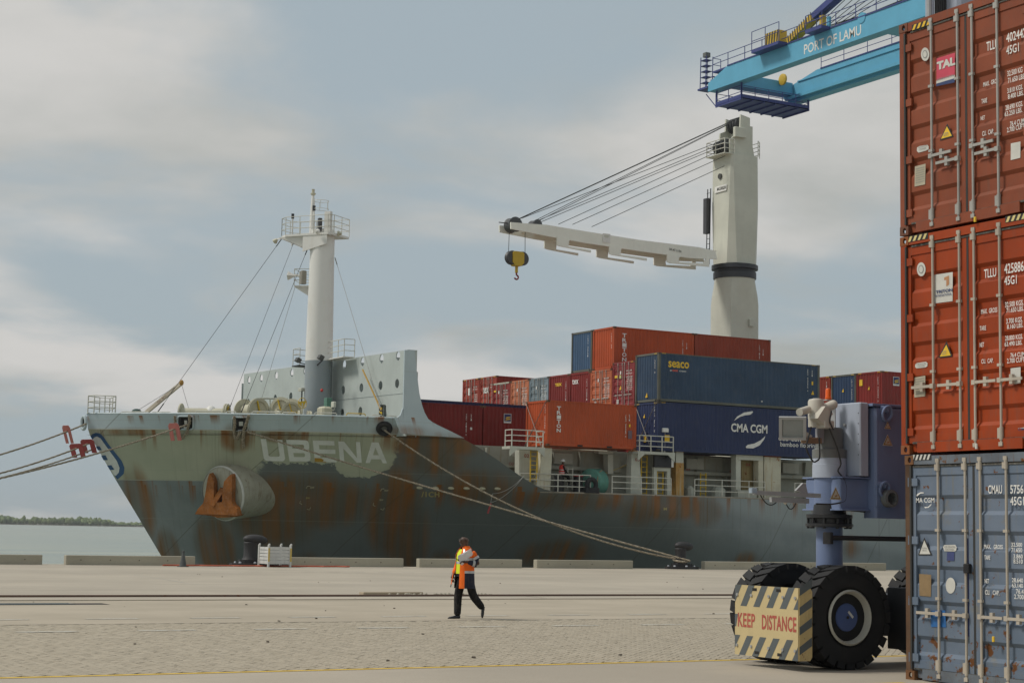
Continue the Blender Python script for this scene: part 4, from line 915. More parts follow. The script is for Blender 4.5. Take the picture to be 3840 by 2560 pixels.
vert_end(c, 'SEGU 6', .42, 2.5, .11, .07); tri_mark(c, 1.35, .28, .24); vert_side(c, 'SEGU 4935520 0', 11.2, 2.6, .085, .07); vert_side(c, '45G1', 11.55, 2.55, .085, .07); plate(c, 'size_mark', 11.53, 11.66, 1.62, 1.84, YELLOW, False); tri_mark(c, 0, 1.02, .24, False, 11.5); chevrons(c, H96, .18); chevrons(c, H96, .25, 4, False); chevrons(c, H96, 11.55, 4, False); plate(c, 'tie_tag', 7.6, 7.72, .36, .42, WHITE, False)
# TRITON 20 footer in front
c = container(50.78, Y0C, T1, L20, H86, TRI, 'orange twenty-foot container low at the rail with tall white letters', casting=CAST_R)
vert_side(c, 'TRITON', .62, 2.30, .21, .28, gap=1.2, bold=.03); vert_end(c, 'TRHU 227985 0', .34, 2.35, .1, .06); vert_side(c, 'TRHU 227985 0', 5.28, 2.0, .085, .07); vert_side(c, '22G1', 5.53, 2.05, .085, .06); plate(c, 'size_mark', 5.52, 5.64, 1.3, 1.46, YELLOW, False); plate(c, 'paint_patch', 5.48, 5.75, .62, 1.1, plain('patch violet', (.16, .10, .12), .6), False); plate(c, 'fork_pocket', 2.02, 2.38, .03, .13, DARKIN, False); plate(c, 'fork_pocket', 4.02, 4.38, .03, .13, DARKIN, False)
# bay A behind it, row 3: two 20 footers
c = container(44.68, Y0C + 3 * ROW, T1 + .06, L20, H86, MAR, 'dark red container half hidden by the sloping ship side', casting=CAST_R, frame=MAR)
vert_side(c, 'TGHU 291203 2', 4.92, 2.05, .085, .07); vert_side(c, '22G1', 5.25, 2.05, .085, .07); plate(c, 'white_label', 5.22, 5.36, 1.1, 1.25, WHITE, False)
c = container(50.80, Y0C + 3 * ROW, T1 + .06, L20, H86, MAR, 'dark red container with a blue and yellow emblem behind the lower orange one', casting=CAST_R)
def f_logo(c, x, z, s, end=False):
    plate(c, 'emblem', x, x + s, z, z + s * 1.1, plain('emblem white', (.66, .68, .66), .5), False, .004); plate(c, 'emblem', x + s * .06, x + s * .94, z + s * .2, z + s * 1.04, plain('emblem navy', (.02, .03, .12), .5), False, .001)
    for a, b in ((.3, .62), (.52, .84)): obj('emblem_stripe', MB().sheet([(x + s * .15, -.003, z + s * (a - .02)), (x + s * .35, -.003, z + s * (a + .17)), (x + s * .9, -.003, z + s * (a + .26)), (x + s * .8, -.003, z + s * (a + .12)), (x + s * .4, -.003, z + s * (a + .05))]).mesh('emblem_stripe'), YELLOW, c, loc=(0, 0, 0))
f_logo(c, 1.42, 1.62, .52)
# navy strip seen above: a blue 40 footer one row further in
container(44.68, Y0C + 4 * ROW, T1 + .02, L40, H96 + .12, CMA, 'navy container roof showing above the dark red pair', casting=CAST_B)
# tier 2, bay B rows 1..9 (ends facing the bow)
rows2 = [(1, T2, H96, WINE, 'door', 'wine red container with bar doors touching the blue one', 'HASU 513780'), (2, T2, H86, paint('door orange', (.47, .13, .06), .5, var=.1, rust=.15), 'door', 'orange container doors under the upper orange end', 'TRHU 280167'), (3, T2, H86, MAR2, 'end', 'dark red corrugated container end lettered in white under the upper blue one', 'TEXU 328871'), (4, T2, H86, MAR2, 'end', 'dark red corrugated container end lettered in yellow beside the grey doors', 'TEMU 220913'),
         (5, T2, H86, GRY, 'door', 'faded blue-grey container with bar doors', 'TGBU 133417'), (6, T2, H86, paint('door salmon', (.45, .15, .075), .55, var=.12, rust=.2), 'door', 'salmon orange container doors left of the blue-grey ones', 'TRHU 225571'), (7, T2, H86, MAR2, 'door', 'maroon container doors with a pale header, left of the salmon ones', 'TEMU 209631')]
for r, z, H, mt, e, lb, num in rows2:
    c = container(XB + .0, Y0C + r * ROW, z, L20 if r != 1 else L40, H, mt, lb, ends=(e, 'end'), casting=CAST_R if r != 5 else CAST_B)
    if e == 'door':
        data_block(c, [num, '22G1'], .95, H - .62, .17, .62); data_block(c, ['MAX GROSS 30480', 'TARE 2200', 'NET 28280', 'CU CAP 33.2', '67,200 LBS', '4,850 LBS', '1,172 CUFT'], .9, H - 1.0, .13, .62)
        plate(c, 'white_label', 1.75, 1.95, .35, .62, WHITE, True, .02); plate(c, 'round_label', 1.5, 1.62, H - .75, H - .55, WHITE, True, .02)
        if r == 1: plate(c, 'yellow_label', 1.9, 2.2, H - .95, H - .8, YELLOW, True, .02); tri_mark(c, 1.65, 1.2, .22); plate(c, 'green_label', 1.5, 1.68, H - 1.0, H - .8, plain('green label', (.45, .52, .2), .6), True, .02); chevrons(c, H)
        if r == 7: plate(c, 'pale_header', .17, CW - .17, H - .12, H - .01, plain('pale header', (.42, .40, .33), .7), True, .004); plate(c, 'yellow_label', 1.95, 2.25, H - .62, H - .5, YELLOW, True, .02)
    else:
        vert_end(c, num, .38, H - .45, .10, .07)
        if r == 3: end_text(c, 'tex', 2.1, H - .72, .75, .34, WHITE, .02, x=.02)
        else: end_text(c, 'TEX', 1.7, H - .72, .85, .2, YELLOW, .05, x=.02)
# rows 8, 9: taller pair
for r, lb, tx in ((8, 'red high container doors lettered in white, right of the outermost pair', 'tex'), (9, 'red high container doors at the far left of the upper row', '1')):
    c = container(XB + .3, Y0C + r * ROW - .1, T2 + .28, L40, H96, RED, lb, ends=('door', 'end'), casting=CAST_R)
    end_text(c, tx, 1.95 if r == 8 else 1.6, 1.75, .8 if r == 8 else .3, .5, WHITE, .02, x=.02); data_block(c, ['TCNU 835', '45G1'], .9, 2.25, .17, .6); data_block(c, ['32500 KGS', '71650 LBS', '3810', '28690', '76.4 CUM', '2700'], .7, 1.7, .15, .45); tri_mark(c, 1.6, .75, .22); chevrons(c, H96); chevrons(c, H96, 2.0)
    if r == 8: plate(c, 'yellow_label', 1.85, 2.2, .85, 1.12, YELLOW, True, .02)
# tier 3
c = container(XB + .2, Y0C + 2 * ROW + .1, T3, L20, H86, TRI, 'orange container on top with a white word running down its brown side', casting=CAST_R); vert_side(c, 'TRITON', .62, 2.25, .25, .32, gap=1.2, bold=.03); vert_end(c, 'TRHU 33', .34, 2.2, .11, .06); vert_side(c, 'TCKU 200916', 5.15, 2.1, .085, .07); vert_side(c, '22G1', 5.45, 1.95, .085, .07); plate(c, 'size_mark', 5.45, 5.57, 1.0, 1.2, YELLOW, False)
c = container(XB + .2 + L20 + .06, Y0C + 2 * ROW + .1, T3, L20, H86, TRI2, 'plain brown-red container at the right end of the top row', casting=CAST_R); vert_side(c, 'TRHU 1965', 5.1, 2.2, .085, .07); vert_side(c, '22G1', 5.4, 1.95, .085, .07); plate(c, 'white_label', 5.35, 5.5, .35, .55, WHITE, False)
c = container(XB + .2, Y0C + 3 * ROW + .14, T3, L20, H86, BLU2, 'blue corrugated container end at the left of the top row', casting=CAST_B, frame=FRB); vert_end(c, 'TRHU 32791', .5, 2.3, .11, .07)
# tier 1 rows behind (closing the stow)
for r, mt, lb in ((1, MAR, 'dark red container directly under the wine red doors, almost hidden'), (2, RED, 'red container directly under the orange doors, almost hidden')): container(XB, Y0C + r * ROW, T1, L20, H86, mt, lb, casting=CAST_R)
# bay C
for r, mt, lb in ((0, MAR2, 'red container with a blue and yellow emblem above the crane bogie'), (1, paint('end blue', (.035, .065, .13), .5), 'blue corrugated container end between two red ones'), (2, RED, 'red corrugated container end behind the orange beacon lamp')):
    c = container(75.6, Y0C + r * ROW, T1 + H96 - .01, L40, H96, mt, lb, casting=CAST_B if r == 1 else CAST_R, frame=FRB if r == 1 else mt)
    vert_end(c, ('CLAU 425245 5', 'CMAU 965247 4', 'FCIU 8')[r], .42, 2.55, .10, .07); tri_mark(c, 1.35, 1.75, .2); chevrons(c, H96); chevrons(c, H96, 2.0)
    if r == 0: f_logo(c, .95, 2.0, .52); plate(c, 'yellow_label', 1.85, 2.15, 2.05, 2.45, YELLOW); chevrons(c, H96, .25, 4, False)
container(75.6, Y0C, T1, L40, H96, CMA, 'container low behind the crane bogie in the after bay', casting=CAST_B)
# lashing rods crossed over the container ends
ROD = plain('lashing rod', (.22, .20, .18), .45, .5)
for xx_, ya, zt3, lb in ((50.72, Y0C, T1 + H86 - .08, 'steel lashing rod over the orange container end'), (XB - .07, Y0C, T1 + H96 - .05, 'steel lashing rod over the navy container end')):
    for s in (0, 1):
        a = Vector((xx_, ya + (.1 if s else CW - .1), zt3)); b = Vector((xx_ - .12, ya + (CW - .2 if s else .3), T1 - .05)); m = MB(); m.tube([a, a.lerp(b, .62)], .022, 6); m.tube([a.lerp(b, .60), b], .038, 6)
        m.build('lashing_rod', ROD, label=lb + (' rising towards the quay' if s else ' rising towards the ship'), category='rod', group='crossed lashing rods on container ends')
# ================================================================== DECK STRUCTURES UNDER THE CONTAINERS
def bpx(name, x0, x1, y0, y1, Y, dep, mat, parent=None, taper=None):
    """box whose front face fills the pixel rectangle on the plane Y; taper = (x0, x1) at the foot"""
    b0, b1 = taper or (x0, x1)
    q = [P(x0, y0, Y=Y), P(x1, y0, Y=Y), P(b1, y1, Y=Y), P(b0, y1, Y=Y)]
    q = [Vector((q[0].x, Y, q[0].z)), Vector((q[1].x, Y, q[0].z)), Vector((q[2].x, Y, q[3].z)), Vector((q[3].x, Y, q[3].z))]
    return MB().prism(q, (0, dep, 0)).build(name, mat, parent or ship)
COAM = paint('coaming grey', (.33, .335, .28), .6, var=.12, rust=.5, streak=.6, dirt=(.22, .14, .05), rustc=(.20, .08, .015)); LADY = plain('ladder yellow', (.58, .38, .02), .5); MARKR = plain('deck mark red', (.30, .05, .035), .7); MARKW = plain('deck mark white', (.55, .55, .48), .7)
YWALL = 87.3
MB().box(45.1, 135, YWALL, YWALL + .2, 3.94, 6.55).build('hatch_coaming', COAM, ship)
MB().box(45.1, 135, YWALL - .45, YWALL - .002, 5.42, 5.62).build('coaming_flange', COAM, ship)
MB().box(44.2, 135, YWALL + .25, 108, 6.3, 6.64).build('hatch_cover', COAM, ship)
for i in range(34):
    x = 46 + i * 2.1; MB().prism([(x, YWALL - .003, 5.42), (x, YWALL - .42, 5.42), (x, YWALL - .12, 3.95), (x, YWALL - .003, 3.95)], (.03, 0, 0)).build('bracket', COAM, ship)
    MB().prism([(x, YWALL - .003, 6.5), (x, YWALL - .3, 6.5), (x, YWALL - .16, 5.62), (x, YWALL - .003, 5.62)], (.03, 0, 0)).build('bracket', COAM, ship)
for i, x in enumerate((52.6, 62.0, 69.4, 78, 86)):
    MB().bbox(x, x + 1.3, YWALL - .25, YWALL - .004, 5.75, 6.42, .03).build('hatch_box', paint('hatch box grey', (.40, .40, .34), .55, rust=.3), ship)
def stencil(s, x, y, w, h, Y, mat):
    a = P(x, y + h, Y=Y - .012); b = P(x + w, y + h, Y=Y - .012); c = P(x, y, Y=Y - .012)
    return text('stencil', s, (a.x, Y - .012, a.z), (1, 0, 0), (0, 0, 1), b.x - a.x, c.z - a.z, mat, ship, 1.1, .01)
Yp = 85.15
# tower 02
bpx('lashing_pillar', 1947, 1992, 1684, 1815, 85.7, .5, WG); bpx('lashing_pillar', 2035, 2071, 1678, 1846, Yp, .5, RUSTY, taper=(2013, 2063))
stencil('02', 1966, 1701, 18, 13, 85.7, MARKR); stencil('2', 2056, 1700, 9, 12, Yp, MARKW)
def platform(x0, x1, y, Y, dep, nm='lashing_platform'):
    g = sub(nm, ship); a, b = P(x0, y, Y=Y), P(x1, y, Y=Y)
    MB().box(a.x, b.x, Y, Y + dep, a.z - .16, a.z).build('deck', WG, g)
    MB().prism([(a.x + .02, Y, a.z - .16), (a.x + .5, Y, a.z - .16), (a.x + .02, Y, a.z - .55)], (0, .05, 0)).build('knee', WG, g); MB().prism([(b.x - .02, Y, a.z - .16), (b.x - .5, Y, a.z - .16), (b.x - .02, Y, a.z - .55)], (0, .05, 0)).build('knee', WG, g)
    rail_part(g, [(a.x + .15, Y + dep - .1, a.z), (a.x + .15, Y + .06, a.z), (b.x - .1, Y + .06, a.z), (b.x - .1, Y + dep - .1, a.z)], .92, RAILW, .03, 3, .95); return g, a, b
platform(1912, 2044, 1671, 84.5, .9); g3, a3, b3 = platform(2392, 2532, 1690, 84.5, 1.0)
c = P(2492, 1612, Y=84.9); g = sub('floodlight', ship); MB().bbox(c.x - .2, c.x + .22, c.y - .15, c.y + .2, c.z - .12, c.z + .12, .04).build('housing', PALE, g); MB().cyl((c.x, c.y, a3.z), (c.x, c.y, c.z - .1), .04, n=8).build('post', RAILW, g)
def ladder(x0, x1, y0, y1, Y, mat=None, nm='deck_ladder', n=7):
    g = sub(nm, ship); a, b, c = P(x0, y0, Y=Y), P(x1, y0, Y=Y), P(x0, y1, Y=Y)
    for x in (a.x, b.x): MB().box(x - .03, x + .03, Y, Y + .05, c.z, a.z).build('stile', mat or LADY, g)
    for i in range(n): z = c.z + (a.z - c.z) * (i + .7) / n; MB().box(a.x, b.x, Y + .01, Y + .04, z - .02, z + .02).build('rung', mat or LADY, g)
ladder(1991, 2016, 1688, 1805, Yp + .05); ladder(2406, 2427, 1705, 1862, Yp + .3, n=8); ladder(2466, 2487, 1765, 1862, Yp + .1, n=5); ladder(2628, 2648, 1772, 1866, Yp + .9, n=4); ladder(2130, 2148, 1752, 1835, Yp + 1.2, RAILW, n=4)
# tower 03
bpx('lashing_pillar', 2369, 2396, 1694, 1860, Yp, .5, WG, taper=(2364, 2409)); stencil('03', 2382, 1716, 16, 12, Yp, MARKR)
bpx('notice_board', 2454, 2517, 1703, 1750, Yp - .25, .12, plain('board black', (.012, .012, .014), .4)); bpx('board_edge', 2518, 2526, 1703, 1751, Yp - .25, .12, PALE)
bpx('door_frame', 2452, 2464, 1752, 1864, Yp - .1, .2, WG); bpx('door_frame', 2502, 2514, 1752, 1864, Yp - .1, .2, WG); bpx('door_frame', 2452, 2514, 1751, 1764, Yp - .12, .2, WG)
bpx('lashing_pillar', 2535, 2563, 1693, 1734, Yp, .5, WG); bpx('lashing_pillar', 2535, 2564, 1734, 1866, Yp, .5, paint('pillar orange rust', (.42, .24, .07), .6, var=.2, rust=1.0, streak=1.0, dirt=(.45, .42, .32), rustc=(.30, .10, .012)))
stencil('05', 2574, 1755, 15, 9, YWALL - .46, MARKR)
# tower 06
bpx('lashing_pillar', 2760, 2778, 1706, 1870, Yp, .5, WG); bpx('lashing_pillar', 2844, 2862, 1708, 1872, Yp, .5, RUSTY); bpx('pillar_lintel', 2760, 2862, 1704, 1722, Yp - .05, .5, WG); bpx('pillar_back', 2780, 2843, 1722, 1870, Yp + .7, .05, paint('rust stained back', (.30, .24, .12), .6, var=.2, rust=.8, streak=1.0, dirt=(.20, .11, .03)))
stencil('06', 2798, 1735, 16, 11, Yp + .7, MARKR); bpx('lashing_pillar', 2866, 2928, 1712, 1878, Yp, .6, RUSTY); stencil('00', 2736, 1762, 14, 9, YWALL - .46, MARKR)
bpx('twistlock_rust', 2535, 2566, 1687, 1693, Yp, .4, paint('red lead rust', (.22, .06, .02), .9, rust=.8)); bpx('twistlock_rust', 2866, 2930, 1706, 1712, Yp, .4, paint('red lead rust', (.22, .06, .02), .9, rust=.8)); bpx('twistlock', 2370, 2392, 1687, 1694, Yp, .4, plain('twistlock orange', (.5, .2, .03), .7)); bpx('twistlock', 2040, 2064, 1671, 1679, Yp, .4, plain('twistlock rust', (.3, .09, .02), .8))
bpx('lashing_pillar', 2280, 2300, 1700, 1776, Yp + 1.0, .5, WG); bpx('lashing_pillar', 2300, 2330, 1702, 1770, Yp + 1.1, .5, COAM); bpx('beam_top', 2245, 2300, 1692, 1700, Yp + 1.0, .5, WG)
MB().box(57.2, 57.9, 88.5, 108, 6.64, 7.6).build('hatch_end_beam', COAM, ship)
# sloping coaming edge
a, b = P(2178, 1808, Y=86.4), P(2366, 1738, Y=86.4); MB().prism([(a.x, 86.4, a.z), (b.x, 86.4, b.z), (b.x, 86.4, 3.95), (a.x, 86.4, 3.95)], (0, .3, 0)).build('coaming_ramp', COAM, ship); MB().beam(a + Vector((0, -.02, .03)), b + Vector((0, -.02, .03)), .3, .06).build('ramp_edge', paint('ramp edge', (.46, .38, .18), .6, rust=.5), ship)
stencil('CO 02', 1908, 1732, 36, 11, YWALL - .46, MARKR); stencil('02', 1920, 1697, 16, 12, YWALL - .2, MARKW); stencil('03', 2071, 1703, 14, 12, YWALL, MARKW)
# bollards on deck, fairlead roller, vents
for x0, x1, y0, y1 in ((2087, 2112, 1783, 1838), (2154, 2188, 1786, 1838)):
    a, b, c = P(x0, y1, Y=85.5), P(x1, y1, Y=85.5), P(x0, y0, Y=85.5); g = sub('deck_bollard', ship); MB().lathe([(.28, 0), (.28, c.z - 3.95 - .05), (.3, c.z - 3.95), (.05, c.z - 3.95 + .01)], ((a.x + b.x) / 2, 85.6, 3.95), (0, 0, 1), 20).build('barrel', plain('bollard black', (.02, .02, .022), .5), g, smooth=40)
    if x0 > 2100: MB().lathe([(.29, 0), (.29, .05), (.02, .06)], ((a.x + b.x) / 2, 85.6, c.z + .012), (0, 0, 1), 20).build('lid', plain('lid red', (.35, .03, .03), .5), g, smooth=40)
fr = sub('roller_fairlead', ship); c = P(2218, 1818, Y=84.55); ring = [c + Vector((.30 * math.cos(t), 0, .33 * math.sin(t))) for t in [2 * math.pi * i / 24 for i in range(24)]]
MB().tube(ring, .14, 10, closed=True).build('ring', IRON, fr, smooth=True); MB().box(c.x - .46, c.x + .46, 84.42, 84.9, 4.04, 4.36).build('seat', IRON, fr)
for x0, x1, y0, y1 in ((2584, 2608, 1820, 1865), (2688, 2726, 1824, 1868)):
    a, b, c = P(x0, y1, Y=85.6), P(x1, y1, Y=85.6), P(x0, y0, Y=85.6); MB().bbox(a.x, b.x, 85.6, 86.3, 3.95, c.z, .15).build('vent_box', WG, ship)
bpx('locker', 2768, 2838, 1836, 1872, 84.9, .5, WG)
# deck-edge rails
def edge(x, up=0): return Vector((x, YC - half(x, 4.0) + .12, 4.04 + up))
rail_part(ship, [edge(49.4 + .0) + Vector((0, 0, .75 - .75)), edge(50.4), edge(51.6), edge(52.9), edge(53.6)], 1.02, RAILW, .028, 3, 1.5)
rail_part(ship, [edge(55.0), edge(57), edge(59.1)], 1.02, RAILW, .028, 3, 1.35); rail_part(ship, [edge(60.8), edge(62.8), edge(64.8), edge(66.0)], 1.02, RAILW, .028, 3, 1.35); rail_part(ship, [edge(68.3), edge(72), edge(78), edge(84)], 1.02, RAILW, .028, 3, 1.4)
MB().tube([edge(x, .0) + Vector((0, -.1, 0)) for x in [50.5 + i * 1.2 for i in range(30)]], .045, 6).build('gunwale_bar', paint('gunwale rust', (.34, .30, .24), .6, rust=.8), ship)
# green covered cable reel on deck
c = P(2228, 1790, Y=86.0); ax = Vector((-.93, -.36, 0)).normalized(); rl = thing('cable_reel', (c.x, 86.0, 3.95), 'green-covered reel on the ship deck behind the black roller fairlead', 'reel')
MB().lathe([(.02, -.45), (.72, -.45), (.78, -.40), (.80, .35), (.76, .40), (.02, .42)], (c.x, 86.0, 4.72), -ax, 28).build('cover', paint('green tarp', (.12, .30, .24), .7, var=.2), rl, smooth=40)
MB().lathe([(.02, .43), (.66, .43), (.70, .47), (.02, .48)], (c.x, 86.0, 4.72), Vector((.6, -.8, 0)), 28).build('flange', paint('reel wood', (.36, .26, .16), .8), rl, smooth=40); MB().box(c.x - .45, c.x + .45, 85.8, 86.3, 3.95, 4.3).build('cradle', COAM, rl)

# ================================================================== SHIP'S CRANE
CR = paint('crane cream-grey', (.56, .56, .48), .5, var=.05, streak=.10, rust=.02); JIB = paint('jib pale cream', (.80, .80, .72), .5, var=.04, streak=.08, rust=.02); CRD = plain('crane ring black', (.035, .038, .045), .5); SHV = plain('sheave grey', (.06, .062, .065), .5)
cx_, cy_ = 73.35, YC; hw = 1.12; crn = sub('deck_crane', ship)
zr0, zr1 = 19.55, 20.55                                            # slewing ring
def ringpts(n, r, z): return [(cx_ + r * math.cos(t), cy_ + r * math.sin(t), z) for t in [2 * math.pi * i / n for i in range(n)]]
# pedestal: square below, round above (loft)
def sq_round(f, z, n=32):
    out = []
    for i in range(n):
        t = 2 * math.pi * i / n; c, s = math.cos(t), math.sin(t); k = hw * 1.05 / max(abs(c), abs(s)); r = k * (1 - f) + 1.42 * f; out.append((cx_ + r * c, cy_ + r * s, z))
    return out
def octa(h, cut): return [(cx_ + sx * (h if not a else h - cut), cy_ + sy * (h - cut if not a else h)) for sx, sy, a in ((1, -1, 0), (1, 1, 0), (1, 1, 1), (-1, 1, 1), (-1, 1, 0), (-1, -1, 0), (-1, -1, 1), (1, -1, 1))]
n = 32; lv = [(0, 3.95), (0, 17.7), (.3, 18.4), (.75, 19.0), (1, 19.4), (1, zr0)]; v = []
for f, z in lv: v += sq_round(f, z, n)
MB().add(v, [(j * n + i, j * n + (i + 1) % n, (j + 1) * n + (i + 1) % n, (j + 1) * n + i) for j in range(len(lv) - 1) for i in range(n)]).build('pedestal', CR, crn, smooth=12)
MB().lathe([(1.38, 0), (1.5, .02), (1.5, .45), (1.42, .5), (1.42, .62), (1.62, .66), (1.62, .95), (1.4, 1.0)], (cx_, cy_, zr0), (0, 0, 1), 40).build('slewing_ring', CRD, crn, smooth=30)
# tower: octagonal box, slightly tapered, leaning face on the bow side
zt0, zt1 = zr1, 28.2; v = []
for h, z, c_ in ((1.28, zt0, .5), (1.26, 24.6, .28), (1.16, zt1, .12)): v += [(x, y, z) for x, y in octa(h, c_)]
MB().add(v, [(j * 8 + i, j * 8 + (i + 1) % 8, (j + 1) * 8 + (i + 1) % 8, (j + 1) * 8 + i) for j in range(2) for i in range(8)] + [tuple(range(16, 24))]).build('tower', CR, crn)
# head: two cheek plates with arch, sheaves
for y in (cy_ - .95, cy_ + .75):
    arch = [(cx_ - .75 + .35 * math.cos(t), y, 28.25 + .95 + .55 * math.sin(t)) for t in [math.pi * i / 8 for i in range(9)]] + [(cx_ - 1.1, y, 28.3), (cx_ - .4, y, 28.3)]
    MB().prism([(cx_ - 1.18, y, zt1), (cx_ + .95, y, zt1), (cx_ + .8, y, 28.9), (cx_ + .55, y, 29.2), (cx_ + .55, y, 30.95), (cx_ - .25, y, 31.1), (cx_ - .3, y, 30.2), (cx_ - .75, y, 30.0), (cx_ - .8, y, 29.5), (cx_ - 1.18, y, 29.2)], (0, .14, 0)).build('head_cheek', CR, crn)
MB().box(cx_ + .1, cx_ + .9, cy_ - .8, cy_ + .75, zt1, 30.4).build('head_box', CR, crn)
for y in (-.5, -.2, .1, .4): MB().lathe([(.5, 0), (.55, .03), (.5, .1), (.55, .17), (.5, .2)], (cx_ + .2, cy_ + y, 30.55), (0, 1, 0), 24).build('sheave', SHV, crn, smooth=30)
for y in (-.75, -.35, .05, .45): MB().lathe([(.42, 0), (.5, .03), (.42, .12), (.5, .22), (.42, .25)], (cx_ - 1.0, cy_ + y, 28.85), (0, 1, 0), 24).build('sheave', SHV, crn, smooth=30)
rail_part(crn, [(cx_ - 1.0, cy_ + 1.1, zt1), (cx_ - 1.75, cy_ + 1.0, zt1), (cx_ - 1.75, cy_ - 1.1, zt1), (cx_ - .9, cy_ - 1.1, zt1)], 1.0, RAILW, .03, 3, 1.1); MB().box(cx_ - 1.8, cx_ - .9, cy_ - 1.15, cy_ + 1.05, zt1 - .06, zt1).build('head_platform', CR, crn)
rail_part(crn, [(cx_ + 1.15, cy_ - 1.1, zt1 + .0), (cx_ + 1.6, cy_ - .7, zt1), (cx_ + 1.6, cy_ + .8, zt1)], 1.15, RAILW, .025, 4, 1.4)
MB().bbox(cx_ - .95, cx_ + .05, cy_ - 1.25, cy_ - .96, 29.4, 30.1, .03).build('winch_cabinet', CR, crn)
# markings
text('lettering', 'MACGREGOR', (cx_ - 1.315, cy_ + .35, 25.75), (0, -1, .0), (0, 0, 1), 1.0, .22, BLACK, crn, 1, .02)
obj('sign_board', MB().add([(cx_ - 1.305, cy_ + .66, 25.62), (cx_ - 1.305, cy_ - .72, 25.62), (cx_ - 1.27, cy_ - .72, 26.08), (cx_ - 1.27, cy_ + .66, 26.08)], [(0, 1, 2, 3)]).mesh('sign_board'), WHITE, crn)
MB().cyl((cx_ - 1.3, cy_ + .1, 26.75), (cx_ - 1.20, cy_ + .1, 26.75), .2, n=16).build('vent_grille', plain('grille dark', (.06, .06, .055), .7), crn)
MB().bbox(cx_ + .3, cx_ + .65, cy_ - hw * 1.05 - .2, cy_ - hw * 1.05, 16.2, 16.7, .03).build('junction_box', CR, crn)
# side ladder frame on the bow side
lf = []
for y in (cy_ + .95, cy_ + 1.3): MB().cyl((cx_ - 1.5, y, 20.6), (cx_ - 1.42, y, 26.0), .035, n=6).build('ladder_stile', IRON, crn)
for i in range(14): MB().cyl((cx_ - 1.5, cy_ + .95, 21 + i * .36), (cx_ - 1.5, cy_ + 1.3, 21 + i * .36), .02, n=5).build('ladder_rung', IRON, crn)
MB().bbox(cx_ - 1.75, cx_ - 1.4, cy_ + 1.0, cy_ + 1.4, 22.8, 25.3, .03).build('cable_cover', plain('cover dark', (.05, .05, .055), .6), crn)
# jib
jb = sub('crane_jib', ship); yj = cy_
top = [(55.25, 21.78), (58.6, 21.98), (61.5, 22.05), (66.6, 21.75), (70.2, 21.55), (72.1, 21.15)]; bot = [(72.1, 20.85), (69, 20.78), (64.6, 20.9), (60.2, 21.0), (57.6, 21.05), (55.25, 21.35)]
tj = [P(x, y, Y=yj - .8) for x, y in ((1916, 833), (1975, 838), (2050, 843), (2200, 868), (2400, 900), (2620, 927), (2682, 940))]; bj = [P(x, y, Y=yj - .8) for x, y in ((2690, 972), (2590, 968), (2400, 942), (2200, 912), (2050, 885), (1935, 862), (1917, 858))]
ol = [(p.x, yj - .8, p.z) for p in tj + bj]; MB().prism(ol, (0, .12, 0)).build('girder', JIB, jb); MB().prism([(x, yj + .7, z) for x, y, z in ol], (0, .12, 0)).build('girder', JIB, jb)
for i in range(9): x = 56.5 + i * 1.75; zz2 = interp(x, [p.x for p in tj], [p.z for p in tj]); MB().box(x, x + .3, yj - .68, yj + .70, zz2 - .35, zz2 - .1).build('cross_member', JIB, jb)
MB().box(57.5, 71.3, yj - .66, yj + .68, 21.25, 21.3).build('jib_floor', JIB, jb)
for x0, x1 in ((2088, 2216), (2285, 2426), (2502, 2660)):
    a, b = P(x0, 905, Y=yj - .8), P(x1, 905, Y=yj - .8); bx_ = [p.x for p in reversed(bj)]; bz_ = [p.z for p in reversed(bj)]; zb = interp(a.x, bx_, bz_) + .08; zc = interp(b.x, bx_, bz_); zm = interp(a.x + .95, bx_, bz_)
    for yy_ in (yj - .83, yj + .75):
        MB().prism([(a.x, yy_, zb), (a.x + 1.0, yy_, zm + .05), (a.x + .92, yy_, zm - .1), (a.x + .9, yy_, zm - .42), (b.x, yy_, zc - .42), (b.x, yy_, zc - .58), (a.x + .3, yy_, zb - .62), (a.x, yy_, zb - .56)] if x0 < 2500 else [(a.x, yy_, zb), (a.x + 1.1, yy_, zm + .05), (a.x + .95, yy_, zm - .15), (a.x + 1.0, yy_, zm - .38), (b.x - .5, yy_, zc - .35), (b.x - .25, yy_, zc + .02), (b.x, yy_, zc + .05), (b.x, yy_, zc - .55), (a.x + .3, yy_, zb - .62), (a.x, yy_, zb - .56)], (0, .1, 0)).build('jib_bracket', JIB, jb)
MB().lathe([(.42, 0), (.5, .04), (.42, .4), (.5, .76), (.42, .8)], (55.45, yj - .4, 21.55), (0, 1, 0), 20).build('tip_sheave', SHV, jb, smooth=30); MB().lathe([(.3, 0), (.34, .04), (.3, .4), (.34, .76), (.3, .8)], (57.1, yj - .4, 21.72), (0, 1, 0), 20).build('tip_sheave', SHV, jb, smooth=30); MB().beam((54.4, yj, 21.62), (55.1, yj, 21.62), .06, .05).build('tip_arm', IRON, jb)
text('lettering', 'SWL 45T 3.1-30m', P(2510, 938, Y=yj - .83), (1, 0, -.07), (0, 0, 1), 1.0, .16, BLACK, jb, 1, .01); p_ = P(2260, 908, Y=yj - .83); MB().box(p_.x, p_.x + .6, yj - .835, yj - .825, p_.z, p_.z + .6).build('placard', WHITE, jb)
MB().ell((p_.x + .3, yj - .837, p_.z + .42), .22, .004, .1, 16, 8).build('placard_mark', CR, jb)
